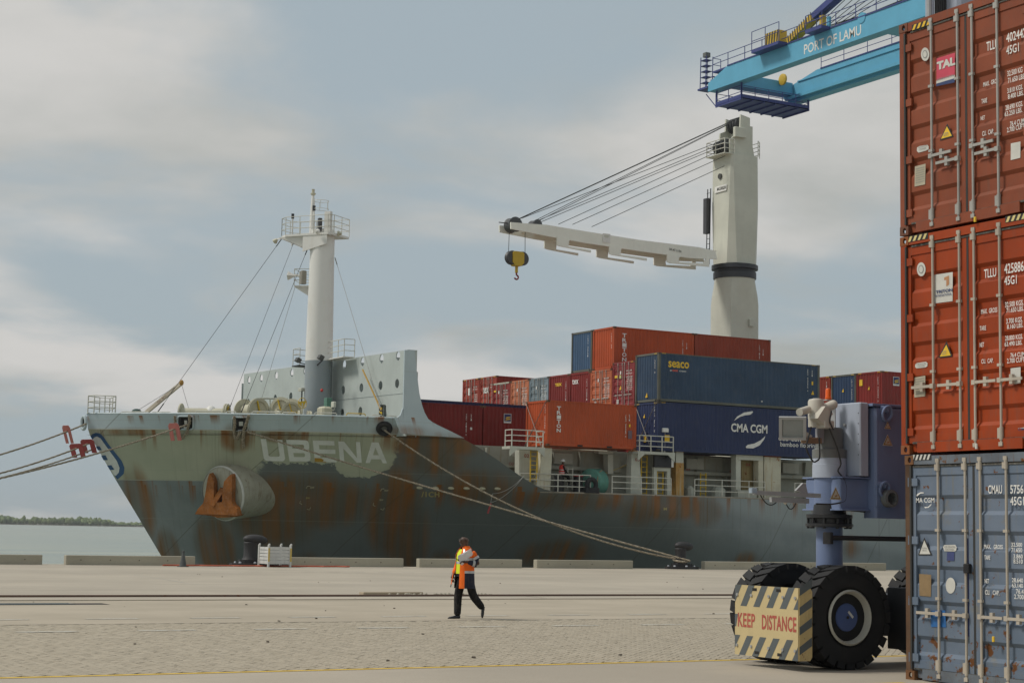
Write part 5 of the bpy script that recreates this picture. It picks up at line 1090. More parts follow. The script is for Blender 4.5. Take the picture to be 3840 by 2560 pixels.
# luffing and hoist wires
def wire(a, b, r=.022, nm='wire'): MB().tube([a, b], r, 5).build(nm, WIRE, jb)
tp = Vector((cx_ - .15, 0, 30.95)); lowp = Vector((cx_ - 1.4, 0, 28.9)); ttip = Vector((55.6, 0, 21.9))
for i, (dy, bx) in enumerate(((-.5, 55.7), (-.2, 55.8), (.2, 57.0), (.5, 57.3))): wire((tp.x, yj + dy, tp.z - i * .08), (bx, yj + dy * .6, 21.95), .022)
for i, (dy, bx, zz3) in enumerate(((-.6, 55.9, 29.2), (-.3, 57.2, 29.0), (.0, 57.6, 28.8), (.3, 59.0, 28.5))): wire((lowp.x, yj + dy, zz3), (bx, yj + dy * .6, 22.0), .022)
for (zz3, bx) in ((27.6, 59.8), (26.9, 61.3)): wire((cx_ - 1.25, yj - .4, zz3 + .5), (bx, yj - .3, 22.0), .022)
# hook block
hb_ = sub('hook_block', ship); hx, hz = 55.77, 19.4
for dx in (-.62, .62): MB().cyl((hx + dx, yj, 19.6), (hx + dx * .95, yj, 21.4 + (0.2 if dx > 0 else 0)), .02, n=5).build('fall_wire', WIRE, hb_)
HY = plain('hook yellow', (.52, .35, .02), .5)
for dx in (-.38, .38): MB().lathe([(.42, 0), (.46, .05), (.40, .18), (.46, .31), (.42, .36)], (hx + dx, yj - .18, hz), (0, 1, 0), 24).build('sheave', SHV, hb_, smooth=30)
MB().prism([(hx - .42, yj - .26, hz + .32), (hx - .3, yj - .26, hz + .42), (hx + .3, yj - .26, hz + .42), (hx + .42, yj - .26, hz + .32), (hx + .42, yj - .26, hz - .3), (hx + .22, yj - .26, hz - .52), (hx - .22, yj - .26, hz - .52), (hx - .42, yj - .26, hz - .3)], (0, .52, 0)).build('cheek', HY, hb_)
MB().cyl((hx, yj, hz - .5), (hx, yj, hz - .95), .1, n=10).build('swivel', HY, hb_); hk = []
for i in range(11): t = math.pi * (1.0 + 1.35 * i / 10) - math.pi * .5; hk.append((hx + .14 * math.cos(t), yj, hz - 1.25 + .14 * math.sin(t)))
MB().tube([(hx, yj, hz - .9), (hx, yj, hz - 1.08)] + [(hx - .14 * math.sin(t), yj, hz - 1.24 + .14 * math.cos(t)) for t in [-.2 - 4.2 * i / 10 for i in range(11)]], .055, 8).build('hook', plain('hook red', (.22, .03, .03), .5), hb_, smooth=True)
# ================================================================== CONTAINER STACK AT THE RIGHT EDGE
XR, YLF = 15.944, 17.527
SRED = paint('stack red-brown', (.235, .062, .028), .5, var=.14, rust=.3, streak=.4, scale=2); SORG = paint('stack orange', (.31, .045, .007), .5, var=.14, rust=.3, streak=.4, scale=2)
k = NT('stack faded blue'); Z = k.xyz(k.pos())[2]
a = k.noise(1.2, 5, .6); c = k.mix(k.ramp(a, .3, .7), (.115, .152, .205), (.155, .192, .25)); b = k.noise(5.5, 6, .66, loc=(2, 2, 2)); lo = k.ramp(Z, 1.6, .2, 0, .075)
m_ = k.ramp(k.math('ADD', b, lo), .625, .665); st = k.noise(1, 4, .6, sc=(12, 12, .9)); c = k.mix(k.ramp(st, .55, .75, 0, .4), c, (.20, .17, .11)); c = k.mix(k.ramp(k.noise(2.2, 5, .65, loc=(7, 1, 1)), .56, .72, 0, .55), c, (.21, .18, .12)); c = k.mix(m_, c, (.125, .05, .016)); k.bump(b, .2, .006)
SBLU = k.done(c, .55, 0, .25)
BARG = paint('bar grey', (.40, .39, .36), .5, var=.1, rust=.15, metal=.1); BART = paint('bar tan', (.45, .40, .33), .55, var=.12, rust=.3)
FBLU = paint('blue frame rusty', (.13, .15, .175), .6, var=.2, rust=1.0, streak=.4, scale=3, rustc=(.13, .055, .018))
st3 = [container(XR, YLF - CW - .07, 0, L40, H96, SBLU, 'rusty blue-grey container at the bottom of the near stack', ends=('door', 'end'), frame=FBLU, casting=paint('casting rust heavy', (.15, .07, .03), .8, var=.3, rust=.8), group='stack of three containers at the right edge', bar=BART),
       container(XR, YLF - CW, H96 + .02, L40, H96, SORG, 'bright orange container in the middle of the near stack', ends=('door', 'end'), frame=SORG, casting=paint('casting orange', (.25, .08, .025), .7, var=.25, rust=.5), group='stack of three containers at the right edge', bar=BART),
       container(XR, YLF - CW, 2 * H96 + .04, L40, H96, SRED, 'red-brown container on top of the near stack', ends=('door', 'end'), frame=SRED, casting=CAST_D, group='stack of three containers at the right edge', bar=BARG, hi=True)]
POSTR = paint('post rust', (.10, .055, .03), .75, var=.35, rust=.7, scale=3)
for o in st3[0].children:
    if o.name.startswith('corner_post'): o.material_slots[0].link = 'OBJECT'; o.material_slots[0].material = POSTR
DXT = .038
def dq(px, py): p = P(px, py, X=XR + DXT); return Vector((XR + DXT, p.y, p.z))
def dtext(c, s, x0, y0, x1, y1, mat=WHITE, bold=.012):            # fit a string between the pixel corners lower-left and upper-right
    a, b = dq(x0, y1), dq(x1, y1); t = dq(x0, y0); a = a + Vector((-.005, 0, 0))
    return text('lettering', s, a, Vector((0, -1, 0)), Vector((0, 0, 1)), abs(a.y - b.y), t.z - a.z, mat, c, 1.0, bold)
def dpoly(c, name, pts, mat, off=0.0): return MB().sheet([dq(x, y) + Vector((-off, 0, 0)) for x, y in pts]).build(name, mat, c)
def dell(c, name, x, y, rx, ry, mat, off=0.0, n=20): return dpoly(c, name, [(x + rx * math.cos(2 * math.pi * i / n), y + ry * math.sin(2 * math.pi * i / n)) for i in range(n)], mat, off)
LBL = plain('label white', (.58, .57, .52), .5); BEI = plain('data plate beige', (.42, .38, .28), .5); PINK = plain('pink plate', (.55, .06, .10), .5); NAVY = plain('navy print', (.03, .05, .14), .5); TNP = plain('tan print', (.45, .22, .10), .5); GREYP = plain('grey print', (.25, .25, .24), .5)
def leaf_print(c, ox, oy, k, rows):
    for s, x0, y0, x1, y1 in rows: dtext(c, s, ox + k * x0, oy + k * y0, ox + k * x1, oy + k * y1)
leaf_print(st3[2], 3340, 0, .574, [('TLLU', 628, 278, 706, 338), ('402442', 757, 222, 888, 282), ('45G1', 757, 305, 840, 362), ('MAX.  GROSS', 607, 540, 712, 570), ('32.500 KGS.', 764, 466, 880, 502), ('71.650 LBS.', 768, 512, 880, 546), ('TARE', 595, 650, 632, 680), ('3.810 KGS.', 764, 580, 866, 612), ('8.400 LBS.', 768, 618, 870, 650), ('NET', 590, 762, 618, 788), ('28.690 KGS.', 752, 690, 866, 724), ('63.250 LBS.', 747, 732, 862, 764), ('CU.  CAP.', 600, 860, 675, 892), ('76.4 CUM.', 782, 796, 880, 830), ('2.700 CUFT.', 762, 836, 880, 868)])
leaf_print(st3[1], 3340, 800, .606, [('TLLU', 580, 348, 655, 402), ('425886', 705, 314, 826, 376), ('45G1', 705, 392, 782, 446), ('MAX.  GROSS', 562, 594, 662, 624), ('32.500 KGS.', 710, 550, 824, 582), ('71.650 LBS.', 718, 586, 826, 616), ('TARE', 553, 698, 592, 726), ('3.700 KGS.', 717, 652, 818, 684), ('8.160 LBS.', 722, 688, 822, 716), ('NET', 553, 800, 580, 828), ('28.800 KGS.', 710, 758, 820, 788), ('63.490 LBS.', 707, 795, 816, 824), ('CU.  CAP.', 563, 902, 637, 930), ('76.4 CUM.', 743, 864, 836, 892), ('2.700 CUFT.', 722, 898, 836, 928)])
leaf_print(st3[0], 3340, 1650, .58, [('CMAU', 632, 290, 722, 345), ('575612', 775, 288, 905, 345), ('45G1', 775, 364, 864, 420), ('CMA CGM', 143, 372, 284, 403), ('MAX.   GROSS', 606, 672, 727, 700), ('32.500', 782, 660, 852, 686), ('71.650', 782, 692, 852, 722), ('TARE', 608, 742, 646, 770), ('3.860', 796, 735, 856, 762), ('8.510', 796, 766, 856, 795), ('NET', 610, 894, 638, 922), ('28.640', 786, 888, 858, 916), ('63.140', 786, 922, 858, 950), ('CU.   CAP.', 612, 966, 704, 996), ('76.4', 812, 960, 862, 990), ('2.700', 800, 994, 862, 1024)])
for c, ox, oy, kk, rl in ((st3[2], 3340, 0, .574, (225, 356, 27, 44)), (st3[1], 3340, 800, .606, (189, 346, 27, 43))):
    x, y, rx, ry = rl; dell(c, 'round_label', ox + kk * x, oy + kk * y, kk * rx, kk * ry, LBL); dell(c, 'label_ring', ox + kk * x, oy + kk * y, kk * rx * .62, kk * ry * .62, GREYP, .002); dell(c, 'label_core', ox + kk * x, oy + kk * y, kk * rx * .45, kk * ry * .48, LBL, .004)
def Q(ox, oy, k, pts): return [(ox + k * x, oy + k * y) for x, y in pts]
c = st3[2]; q = lambda *p: Q(3340, 0, .574, p)
dpoly(c, 'name_plate', q((300, 383), (420, 345), (419, 490), (299, 528)), PINK); dpoly(c, 'name_plate', q((299, 528), (419, 490), (418, 512), (298, 548)), LBL); dpoly(c, 'name_plate', q((298, 548), (418, 512), (417, 540), (297, 565)), NAVY)
dtext(c, 'TAL', 3340 + .574 * 303, .574 * 408, 3340 + .574 * 424, .574 * 462, LBL, .06); dtext(c, 'INTERNATIONAL', 3340 + .574 * 304, .574 * 517, 3340 + .574 * 416, .574 * 530, GREYP)
dpoly(c, 'warning_triangle', q((370, 808), (410, 893), (320, 920)), BLACK); dpoly(c, 'warning_triangle', q((368, 826), (400, 888), (330, 908)), YELLOW, .002); dtext(c, 'SUPER', 3340 + .574 * 346, .574 * 872, 3340 + .574 * 380, .574 * 880, GREYP).location.x -= .004; dtext(c, 'HEAVY', 3340 + .574 * 346, .574 * 884, 3340 + .574 * 380, .574 * 892, GREYP).location.x -= .004
dpoly(c, 'oval_label', q((172, 965), (190, 955), (240, 947), (249, 958), (247, 975), (230, 985), (182, 998), (171, 988)), LBL); dtext(c, 'CORTEN-STEEL', 3340 + .574 * 182, .574 * 962, 3340 + .574 * 240, .574 * 970, GREYP).location.x -= .003; dtext(c, 'CONTAINER', 3340 + .574 * 188, .574 * 975, 3340 + .574 * 234, .574 * 984, GREYP).location.x -= .003
dpoly(c, 'data_plate', q((158, 1088), (228, 1070), (225, 1205), (156, 1220)), BEI); dpoly(c, 'white_label', q((785, 938), (848, 925), (847, 1032), (784, 1047)), LBL); dpoly(c, 'maker_label', q((828, 1268), (900, 1252), (900, 1284), (828, 1298)), LBL)
for i in range(7): dpoly(c, 'plate_line', q((164, 1104 + i * 15), (220, 1090 + i * 15), (220, 1093 + i * 15), (164, 1107 + i * 15)), GREYP, .003)
c = st3[1]; q = lambda *p: Q(3340, 800, .606, p)
dpoly(c, 'name_plate', q((270, 380), (384, 363), (383, 543), (268, 557)), LBL); dtext(c, 'TRITON', 3340 + .606 * 282, 800 + .606 * 478, 3340 + .606 * 384, 800 + .606 * 498, NAVY, .03).location.x -= .003; dtext(c, 'INTERNATIONAL', 3340 + .606 * 280, 800 + .606 * 505, 3340 + .606 * 381, 800 + .606 * 519, NAVY).location.x -= .003
dpoly(c, 'plate_emblem', q((332, 396), (362, 385), (362, 440), (345, 452), (345, 410), (332, 414)), TNP, .003)
dpoly(c, 'warning_triangle', q((346, 790), (382, 885), (294, 894)), BLACK); dpoly(c, 'warning_triangle', q((345, 812), (372, 878), (304, 886)), YELLOW, .002); dtext(c, 'SUPER', 3340 + .606 * 320, 800 + .606 * 852, 3340 + .606 * 348, 800 + .606 * 860, GREYP).location.x -= .004; dtext(c, 'HEAVY', 3340 + .606 * 320, 800 + .606 * 866, 3340 + .606 * 348, 800 + .606 * 874, GREYP).location.x -= .004
dpoly(c, 'oval_label', q((152, 935), (162, 925), (218, 917), (228, 925), (227, 945), (216, 952), (160, 958), (151, 950)), LBL); dtext(c, 'CORTEN-STEEL', 3340 + .606 * 160, 800 + .606 * 928, 3340 + .606 * 220, 800 + .606 * 937, GREYP).location.x -= .003; dtext(c, 'CONTAINER', 3340 + .606 * 168, 800 + .606 * 941, 3340 + .606 * 212, 800 + .606 * 949, GREYP).location.x -= .003
dpoly(c, 'data_plate', q((146, 1015), (214, 1003), (214, 1130), (146, 1138)), BEI); dpoly(c, 'white_label', q((742, 958), (804, 950), (803, 1050), (741, 1058)), LBL); dpoly(c, 'maker_label', q((788, 1328), (860, 1318), (860, 1345), (788, 1353)), LBL); dtext(c, 'CIMC', 3340 + .606 * 792, 800 + .606 * 1328, 3340 + .606 * 850, 800 + .606 * 1344, NAVY).location.x -= .003
for i in range(7): dpoly(c, 'plate_line', q((152, 1026 + i * 15), (208, 1017 + i * 15), (208, 1020 + i * 15), (152, 1029 + i * 15)), GREYP, .003)
c = st3[0]; q = lambda *p: Q(3340, 1650, .58, p); NB = plain('new blue paint', (.045, .06, .17), .5); SKY = plain('sky blue paint', (.02, .12, .34), .5)
dpoly(c, 'warning_triangle', q((218, 626), (268, 742), (177, 742)), BLACK); dpoly(c, 'warning_triangle', q((218, 645), (257, 735), (187, 735)), LBL, .002); dtext(c, 'SUPER', 3340 + .58 * 207, 1650 + .58 * 692, 3340 + .58 * 237, 1650 + .58 * 700, GREYP).location.x -= .004; dtext(c, 'HEAVY', 3340 + .58 * 207, 1650 + .58 * 706, 3340 + .58 * 237, 1650 + .58 * 714, GREYP).location.x -= .004
dpoly(c, 'oval_label', q((338, 690), (345, 676), (418, 674), (426, 690), (424, 710), (415, 718), (348, 716)), LBL); dtext(c, 'COR-TEN-STEEL', 3340 + .58 * 346, 1650 + .58 * 680, 3340 + .58 * 420, 1650 + .58 * 692, GREYP).location.x -= .003; dtext(c, 'CONTAINER', 3340 + .58 * 352, 1650 + .58 * 698, 3340 + .58 * 412, 1650 + .58 * 710, GREYP).location.x -= .003
dpoly(c, 'data_plate', q((184, 862), (262, 868), (260, 1010), (186, 1004)), paint('plate brown', (.24, .165, .085), .7, scale=6)); dell(c, 'oval_sticker', 3340 + .58 * 387, 1650 + .58 * 938, .58 * 31, .58 * 52, LBL)
dpoly(c, 'paint_patch', q((365, 722), (412, 722), (410, 778), (362, 776)), NB); dpoly(c, 'paint_patch', q((485, 635), (512, 630), (524, 1270), (498, 1265)), NB); dpoly(c, 'paint_patch', q((528, 588), (562, 588), (574, 1150), (540, 1150)), NB); dpoly(c, 'paint_patch', q((258, 1100), (352, 1098), (358, 1208), (262, 1205)), SKY); dpoly(c, 'paint_patch', q((110, 718), (142, 716), (143, 780), (112, 782)), NB)
for pts in (((165, 358), (175, 344), (195, 335), (214, 336), (214, 342), (192, 344), (172, 361)), ((216, 430), (240, 430), (258, 415), (264, 406), (262, 418), (246, 434), (224, 438))): dpoly(c, 'emblem_swoosh', q(*pts), WHITE)
dpoly(c, 'yellow_tag', q((122, 1352), (144, 1352), (143, 1372), (124, 1370)), YELLOW)
# height stripes on the headers
for c, (x0, y0, x1, y1), mt, n in ((st3[2], (3421, 115, 3492, 82), YELLOW, 4), (st3[1], (3405, 908, 3478, 887), plain('pale yellow print', (.62, .52, .22), .6), 4), (st3[0], (3418, 1725, 3490, 1710), LBL, 5), (st3[1], (3772, 834, 3850, 812), plain('pale yellow print', (.62, .52, .22), .6), 4)):
    p0, p1 = P(x0, y0, X=XR + .004), P(x1, y1, X=XR + .004); hz = .075
    MB().add([(XR + .004, p0.y + .01, p0.z - .005), (XR + .004, p1.y - .01, p0.z - .005), (XR + .004, p1.y - .01, p0.z + hz), (XR + .004, p0.y + .01, p0.z + hz)], [(0, 1, 2, 3)]).build('stripe_field', BLACK, c)
    for i in range(n):
        w = (p0.y - p1.y) / n; y = p0.y - i * w; MB().add([(XR + .001, y, p0.z), (XR + .001, y - w * .5, p0.z), (XR + .001, y - w * .95, p0.z + hz - .006), (XR + .001, y - w * .45, p0.z + hz - .006)], [(0, 1, 2, 3)]).build('height_stripe', mt, c)
# header gasket line above and below the doors, seals, padlocks
for c, z0 in zip(st3, (0, H96 + .02, 2 * H96 + .04)):
    yo = -.07 if z0 == 0 else 0
    MB().box(XR + .002, XR + .029, YLF + yo - .118, YLF + yo - .088, z0 + .14, z0 + H96 - .14).build('gasket', GASKET, c)
    for z in (z0 + .145, z0 + H96 - .142): MB().box(XR + .02, XR + .05, YLF - CW + .14, YLF - .2, z - .012, z + .012).build('gasket', paint('gasket worn', (.07, .068, .06), .8, var=.5, streak=.0, scale=5, dirt=(.3, .28, .24)), c)
for i, (px, py) in enumerate(((3657, 822), (3662, 1672), (3726, 2394))): p = P(px, py, X=XR - .02); MB().bbox(p.x - .015, p.x + .01, p.y - .018, p.y + .018, p.z - .035, p.z + .03, .006).build('padlock', YELLOW if i != 1 else LBL, st3[2 - i])
p = dq(3636, 2130); MB().bbox(XR - .03, XR + .03, p.y - .05, p.y + .05, p.z - .06, p.z + .06, .01).build('lock_box', IRON, st3[0])
# ================================================================== RUBBER-TYRED GANTRY (bogie at right)
LIL = paint('gantry lilac-blue', (.165, .215, .35), .45, var=.08, streak=.12, rust=.02); LILW = paint('gantry pale lilac', (.38, .42, .50), .45, var=.06, streak=.15); TYRE = paint('tyre rubber', (.020, .020, .021), .75, var=.3, streak=.05, dirt=(.045, .042, .038)); GREASE = plain('grease black', (.018, .018, .02), .45); GCON = paint('seal grey', (.14, .15, .15), .6, var=.2, streak=.5, dirt=(.25, .20, .12)); HOUS = paint('camera beige', (.55, .52, .45), .45, var=.06, streak=.2, dirt=(.3, .2, .12))
CABLE = plain('cable black', (.02, .02, .02), .5); ALU = plain('aluminium', (.42, .42, .42), .4, .5)
gt = thing('gantry_crane', (17.6, 19.7, 0), 'lilac-blue rubber-tyred gantry crane bogie beside the near container stack', 'crane')
WR, WW = .715, .54
def wheel(x, y, detail=True):
    g = sub('wheel', gt); n = 44
    prof = [(.34, -.17), (.375, -.20), (.42, -.245), (.54, -.27), (.63, -.255), (.668, -.215), (.68, 0), (.668, .215), (.63, .255), (.54, .27), (.42, .245), (.375, .20), (.34, .17)]
    t = MB().lathe(prof, (x, y + WW / 2, WR), (0, 1, 0), n); nl = 24
    for i in range(nl):
        for side in (-1, 1):
            a = 2 * math.pi * (i + (.5 if side > 0 else 0)) / nl; c = Vector((x, y + WW / 2, WR))
            def rp(r, ang, dy): return c + Vector((r * math.cos(ang), dy, r * math.sin(ang)))
            d = .112; pts = []
            for r in (.625, WR):
                pts += [rp(r, a - d, side * .268), rp(r, a + d * .9, side * .268), rp(r, a + d * 1.5 + .05, side * .02), rp(r, a + .05, side * .02)]
            t.add(pts, [(0, 1, 2, 3), (4, 5, 6, 7), (0, 1, 5, 4), (1, 2, 6, 5), (2, 3, 7, 6), (3, 0, 4, 7)])
    t.build('tyre', TYRE, g, smooth=32)
    if detail:
        RIMM = paint('rim cream', (.44, .43, .37), .5, var=.08, rust=.4, scale=4)
        MB().lathe([(.372, .22), (.385, .25), (.36, .275), (.335, .24), (.325, .17), (.29, .11), (.21, .09), (.19, .09)], (x, y + WW / 2, WR), (0, -1, 0), 40, cap=False).build('rim', RIMM, g, smooth=30)
        MB().lathe([(.20, .08), (.20, .16), (.185, .185), (.06, .195), (.02, .195)], (x, y + WW / 2, WR), (0, -1, 0), 32).build('hub_cap', paint('hub blue', (.075, .11, .25), .4, var=.08), g, smooth=30)
        for i in range(12):
            a = 2 * math.pi * i / 12 + .13; c = Vector((x + .248 * math.cos(a), y + WW / 2 - .095, WR + .248 * math.sin(a))); MB().cyl(c, c + Vector((0, -.05, 0)), .02, n=6).build('wheel_nut', RIMM, g)
        MB().cyl((x, y + WW / 2 - .19, WR), (x, y + WW / 2 - .205, WR), .022, n=8).build('centre_bolt', IRON, g)
        u = Vector((.70, 0, -.72)); v = Vector((.72, 0, .70)); o = Vector((x + .0, y + WW / 2 - .1975, WR + .07)); MB().add([o, o + u * .12, o + u * .12 + v * .035, o + v * .035], [(0, 1, 2, 3)]).build('hub_sticker', LBL, g)
AX, YN, YFAR = 16.2, 18.82, 20.1
for x in (AX, AX + 2.9): wheel(x, YN, x < 17); wheel(x, YFAR, False)
MB().bbox(AX - .35, AX + 3.3, YN + .57, YFAR - .03, .42, 1.0, .05).build('bogie_beam', plain('bogie black', (.022, .023, .026), .5), gt)
for x in (AX, AX + 2.9): MB().cyl((x, YN + .1, WR), (x, YFAR + .3, WR), .12, n=14).build('axle', GREASE, gt)
# keep-distance guard plate
CRM = paint('guard cream', (.56, .45, .24), .5, var=.05, rust=.05, streak=.12, scale=2); GST = paint('guard grey stripe', (.10, .115, .12), .6, var=.15)
gp = sub('guard_plate', gt); XG = 15.24
def gq(px, py, off=0): p = P(px, py, X=XG - off); return Vector((XG - off, p.y, p.z))
pl = [gq(2757, 2178), gq(2993, 2192), gq(2996, 2468), gq(2750, 2444)]
ya, yb, za, zb = pl[0].y, pl[1].y, .145, 1.12
MB().prism([(XG, ya, zb), (XG, yb, zb), (XG, yb, za), (XG, ya, za)], (.012, 0, 0)).build('plate', CRM, gp)
MB().prism([(XG + .0125, yb, zb - .0), (XG + .20, yb, zb), (XG + .235, yb, zb - .05), (XG + .235, yb, za + .05), (XG + .20, yb, za), (XG + .0125, yb, za)], (0, -.012, 0)).build('return_plate', paint('guard rusty edge', (.50, .38, .18), .55, var=.1, rust=.8, scale=4), gp)
W_ = ya - yb; Hh = zb - za
def strip(u0, u1, v0, v1, sh):                                    # sheared grey stripe, clipped to the plate
    q = []
    for u, v in ((u0, v0), (u1, v0), (u1 + sh, v1), (u0 + sh, v1)): q.append([u, v])
    def clip(poly, ax, lim, keep_less):
        out = []
        for i in range(len(poly)):
            a, b = poly[i], poly[(i + 1) % len(poly)]; ia = (a[ax] <= lim) == keep_less or a[ax] == lim; ib = (b[ax] <= lim) == keep_less or b[ax] == lim
            if ia: out.append(a)
            if ia != ib: t = (lim - a[ax]) / (b[ax] - a[ax]); out.append([a[0] + (b[0] - a[0]) * t, a[1] + (b[1] - a[1]) * t])
        return out
    q = clip(clip(q, 0, 0.0, False), 0, 1.0, True)
    if len(q) > 2: MB().sheet([(XG - .002, ya - u * W_, za + v * Hh) for u, v in q]).build('stripe', GST, gp)
for i in range(6): strip(-.12 + i * .21, -.02 + i * .21, .70, 1.0, .13)
for i in range(6): strip(-.14 + i * .21, -.04 + i * .21, 0.0, .28, .13)
strip(-.03, .02, .40, .58, .03)
for i in range(4):
    z = za + Hh * (.08 + i * .27); MB().sheet([(XG + .013, yb - .0135, z), (XG + .23, yb - .0135, z + .12), (XG + .23, yb - .0135, z + .24), (XG + .013, yb - .0135, z + .11)]).build('return_stripe', GST, gp)
def gtext(s, u0, u1, v0, v1, bold): text('lettering', s, (XG - .003, ya - u0 * W_, za + v0 * Hh), (0, -1, 0), (0, 0, 1), (u1 - u0) * W_, (v1 - v0) * Hh, plain('keep distance red', (.42, .085, .06), .6), gp, 1.05, bold)
gtext('KEEP', .05, .33, .40, .60, .02); gtext('DISTANCE', .44, .975, .39, .60, .025)
for u in (.04, .27, .55, .77, .96):
    for v in (.86, .135): c = (XG - .001, ya - u * W_, za + v * Hh); MB().cyl(c, (XG - .014, c[1], c[2]), .022, n=10).build('bolt', ALU, gp)
for u, v in ((.32, .945), (.70, .95), (.36, .055), (.72, .06)): y = ya - u * W_; z = za + v * Hh; MB().box(XG - .003, XG - .001, y - .05, y + .05, z - .02, z + .02).build('slot', DARKIN, gp)
# second guard behind the near wheel
MB().bbox(17.28, 17.34, 18.72, 19.3, .25, 1.12, .01).build('rear_guard', plain('bogie black', (.022, .023, .026), .5), gt)
for i in range(5): z = .22 + i * .2; MB().sheet([(17.275, 18.82, z), (17.275, 18.70, z + .09), (17.275, 18.70, z + .20), (17.275, 18.82, z + .11)]).build('chevron', YELLOW if i < 5 else BLACK, gt)
MB().box(17.277, 17.28, 18.70, 18.82, .2, 1.15).build('chevron_field', BLACK, gt)
# steering post
PX, PY = 16.52, 19.66
def Q3(px, py, Y=PY): return P(px, py, Y=Y)
zA = Q3(3068, 1975).z; zB = Q3(3068, 1895).z; zC = Q3(3068, 1790).z; zD = Q3(3068, 1700).z; zE = Q3(3068, 1660).z
MB().lathe([(.19, 0), (.19, zA - .6)], (PX, PY, .6), (0, 0, 1), 28).build('steering_post', LIL, gt, smooth=40)
MB().lathe([(.23, 0), (.34, .01), (.34, .05), (.27, .06), (.27, .12), (.33, .13), (.33, .18), (.24, .19), (.22, zB - zA + .02)], (PX, PY, zA), (0, 0, 1), 28).build('bearing_collar', GREASE, gt, smooth=30)
for i in range(10): a = 2 * math.pi * i / 10; MB().cyl((PX + .3 * math.cos(a), PY + .3 * math.sin(a), zA - .02), (PX + .3 * math.cos(a), PY + .3 * math.sin(a), zA + .16), .022, n=6).build('flange_bolt', GREASE, gt)
MB().cyl((PX + .2, PY - .22, zB - .02), (PX + .42, PY - .3, zB - .04), .05, n=10).build('grease_nipple', IRON, gt)
MB().lathe([(.20, 0), (.22, .02), (.22, zC - zB)], (PX, PY, zB), (0, 0, 1), 28).build('upper_post', LIL, gt, smooth=30)
MB().lathe([(.245, 0), (.245, (zD - zC) * .55), (.24, (zD - zC) * .56), (.24, zD - zC)], (PX, PY, zC), (0, 0, 1), 32).build('seal_housing', LILW, gt, smooth=30)
MB().lathe([(.247, 0), (.247, .12), (.20, .14), (.195, .42), (.17, .44)], (PX, PY, zD - .06), (0, 0, 1), 32).build('motor', GCON, gt, smooth=30)
# beam and box body
def bx3(name, x0, x1, y0, y1, z0, z1, mat, b=.015): return MB().bbox(x0, x1, y0, y1, z0, z1, b).build(name, mat, gt)
zb0, zb1 = Q3(3250, 1910, 19.3).z, Q3(3250, 1795, 19.3).z
bx3('cross_beam', PX - .12, 19.6, 19.28, 20.05, zb0, zb1, LIL); bx3('beam_flange', PX - .14, 19.6, 19.22, 20.1, zb1, zb1 + .02, LIL, .004); bx3('beam_flange', PX - .14, 19.6, 19.22, 20.1, zb0 - .02, zb0, LIL, .004)
XF = P(3226, 1600, Y=19.2).x; zt = P(3226, 1507, Y=19.2).z; yfar = P(3130, 1520, X=XF).y; zlow = P(3226, 1783, Y=19.2).z
bx3('drive_box', XF, XF + .16, 19.2, yfar, zlow, zt, LILW); bx3('drive_box_back', XF + .163, 19.6, 19.42, yfar, zlow + .05, zt - .01, LIL)
bx3('box_top_flange', XF + .163, 19.6, 19.12, 19.42, zt - .05, zt - .012, LIL, .004)
XU = P(3278, 1700, Y=19.15).x; bx3('side_plate', XU, 19.6, 19.12, 19.4, zb0 - .12, zt - .055, LIL, .03)
for px in (3286,): a = P(3282, 1545, Y=19.1); 
for cpx, cpy in ((3320, 1545), (3310, 1828)):
    c = P(cpx, cpy, Y=19.08); s_ = sub('shackle', gt); MB().cyl(c + Vector((-.05, .06, .06)), c + Vector((.06, .0, .03)), .045, n=10).build('pin', LIL, s_, smooth=True); MB().tube([c + Vector((.085 * math.cos(t) + .02, -.02 - .02 * math.sin(t), .10 * math.sin(t) - .02)) for t in [2 * math.pi * i / 16 for i in range(16)]], .022, 8, closed=True).build('ring', LIL, s_, smooth=True)
c = P(3345, 1868, Y=19.0); pv = sub('pivot_pin', gt); MB().lathe([(.11, 0), (.125, .02), (.125, .12), (.085, .13), (.08, .02), (.01, .01)], c + Vector((0, .12, 0)), (0, -1, 0), 24, cap=False).build('bush', GCON, pv, smooth=30); MB().bbox(c.x - .2, c.x + .02, c.y + .1, c.y + .14, c.z - .12, c.z + .16, .01).build('keeper', LIL, pv)
ov = P(3328, 1622, Y=19.1); MB().ell((ov.x, 19.119, ov.z), .15, .006, .33, 24, 12).build('access_cover', LIL, gt, smooth=True)
def warn(px, py, w, Y, nm='warning_sign', big=True):
    c = P(px, py, Y=Y); g = sub(nm, gt); h = w * .87
    for k_, (mt, sc) in enumerate(((LBL, 1), (plain('warning brown', (.30, .17, .03), .6), .86), (plain('warning face', (.50, .46, .36), .6), .62))):
        MB().sheet([(c.x - w / 2 * sc, Y - .003 * (k_ + 1), c.z - h * .36 * sc), (c.x + w / 2 * sc, Y - .003 * (k_ + 1), c.z - h * .36 * sc), (c.x, Y - .003 * (k_ + 1), c.z + h * .64 * sc)]).build('face', mt, g)
    for a in (-.3, .25, .9): MB().obox((c.x + .012 * math.sin(a * 7), Y - .013, c.z - h * .06), (w * .09 * math.cos(a), 0, w * .09 * math.sin(a)), (0, .001, 0), (-w * .025 * math.sin(a), 0, w * .025 * math.cos(a))).build('pictogram', TNP, g)
warn(3133, 1855, .215, 19.275); warn(3328, 1597, .13, 19.10); warn(3328, 1655, .19, 19.10)
for px, py in ((3170, 1592), (3170, 1697)): c = P(px, py, X=XF - .002); MB().cyl(c, c + Vector((-.03, 0, 0)), .02, n=10).build('bolt', ALU, gt)
for i in range(5): c = P(3219, 1548 + i * 39, X=XF - .001); MB().cyl(c, c + Vector((-.004, 0, 0)), .008, n=8).build('bolt_hole', DARKIN, gt)
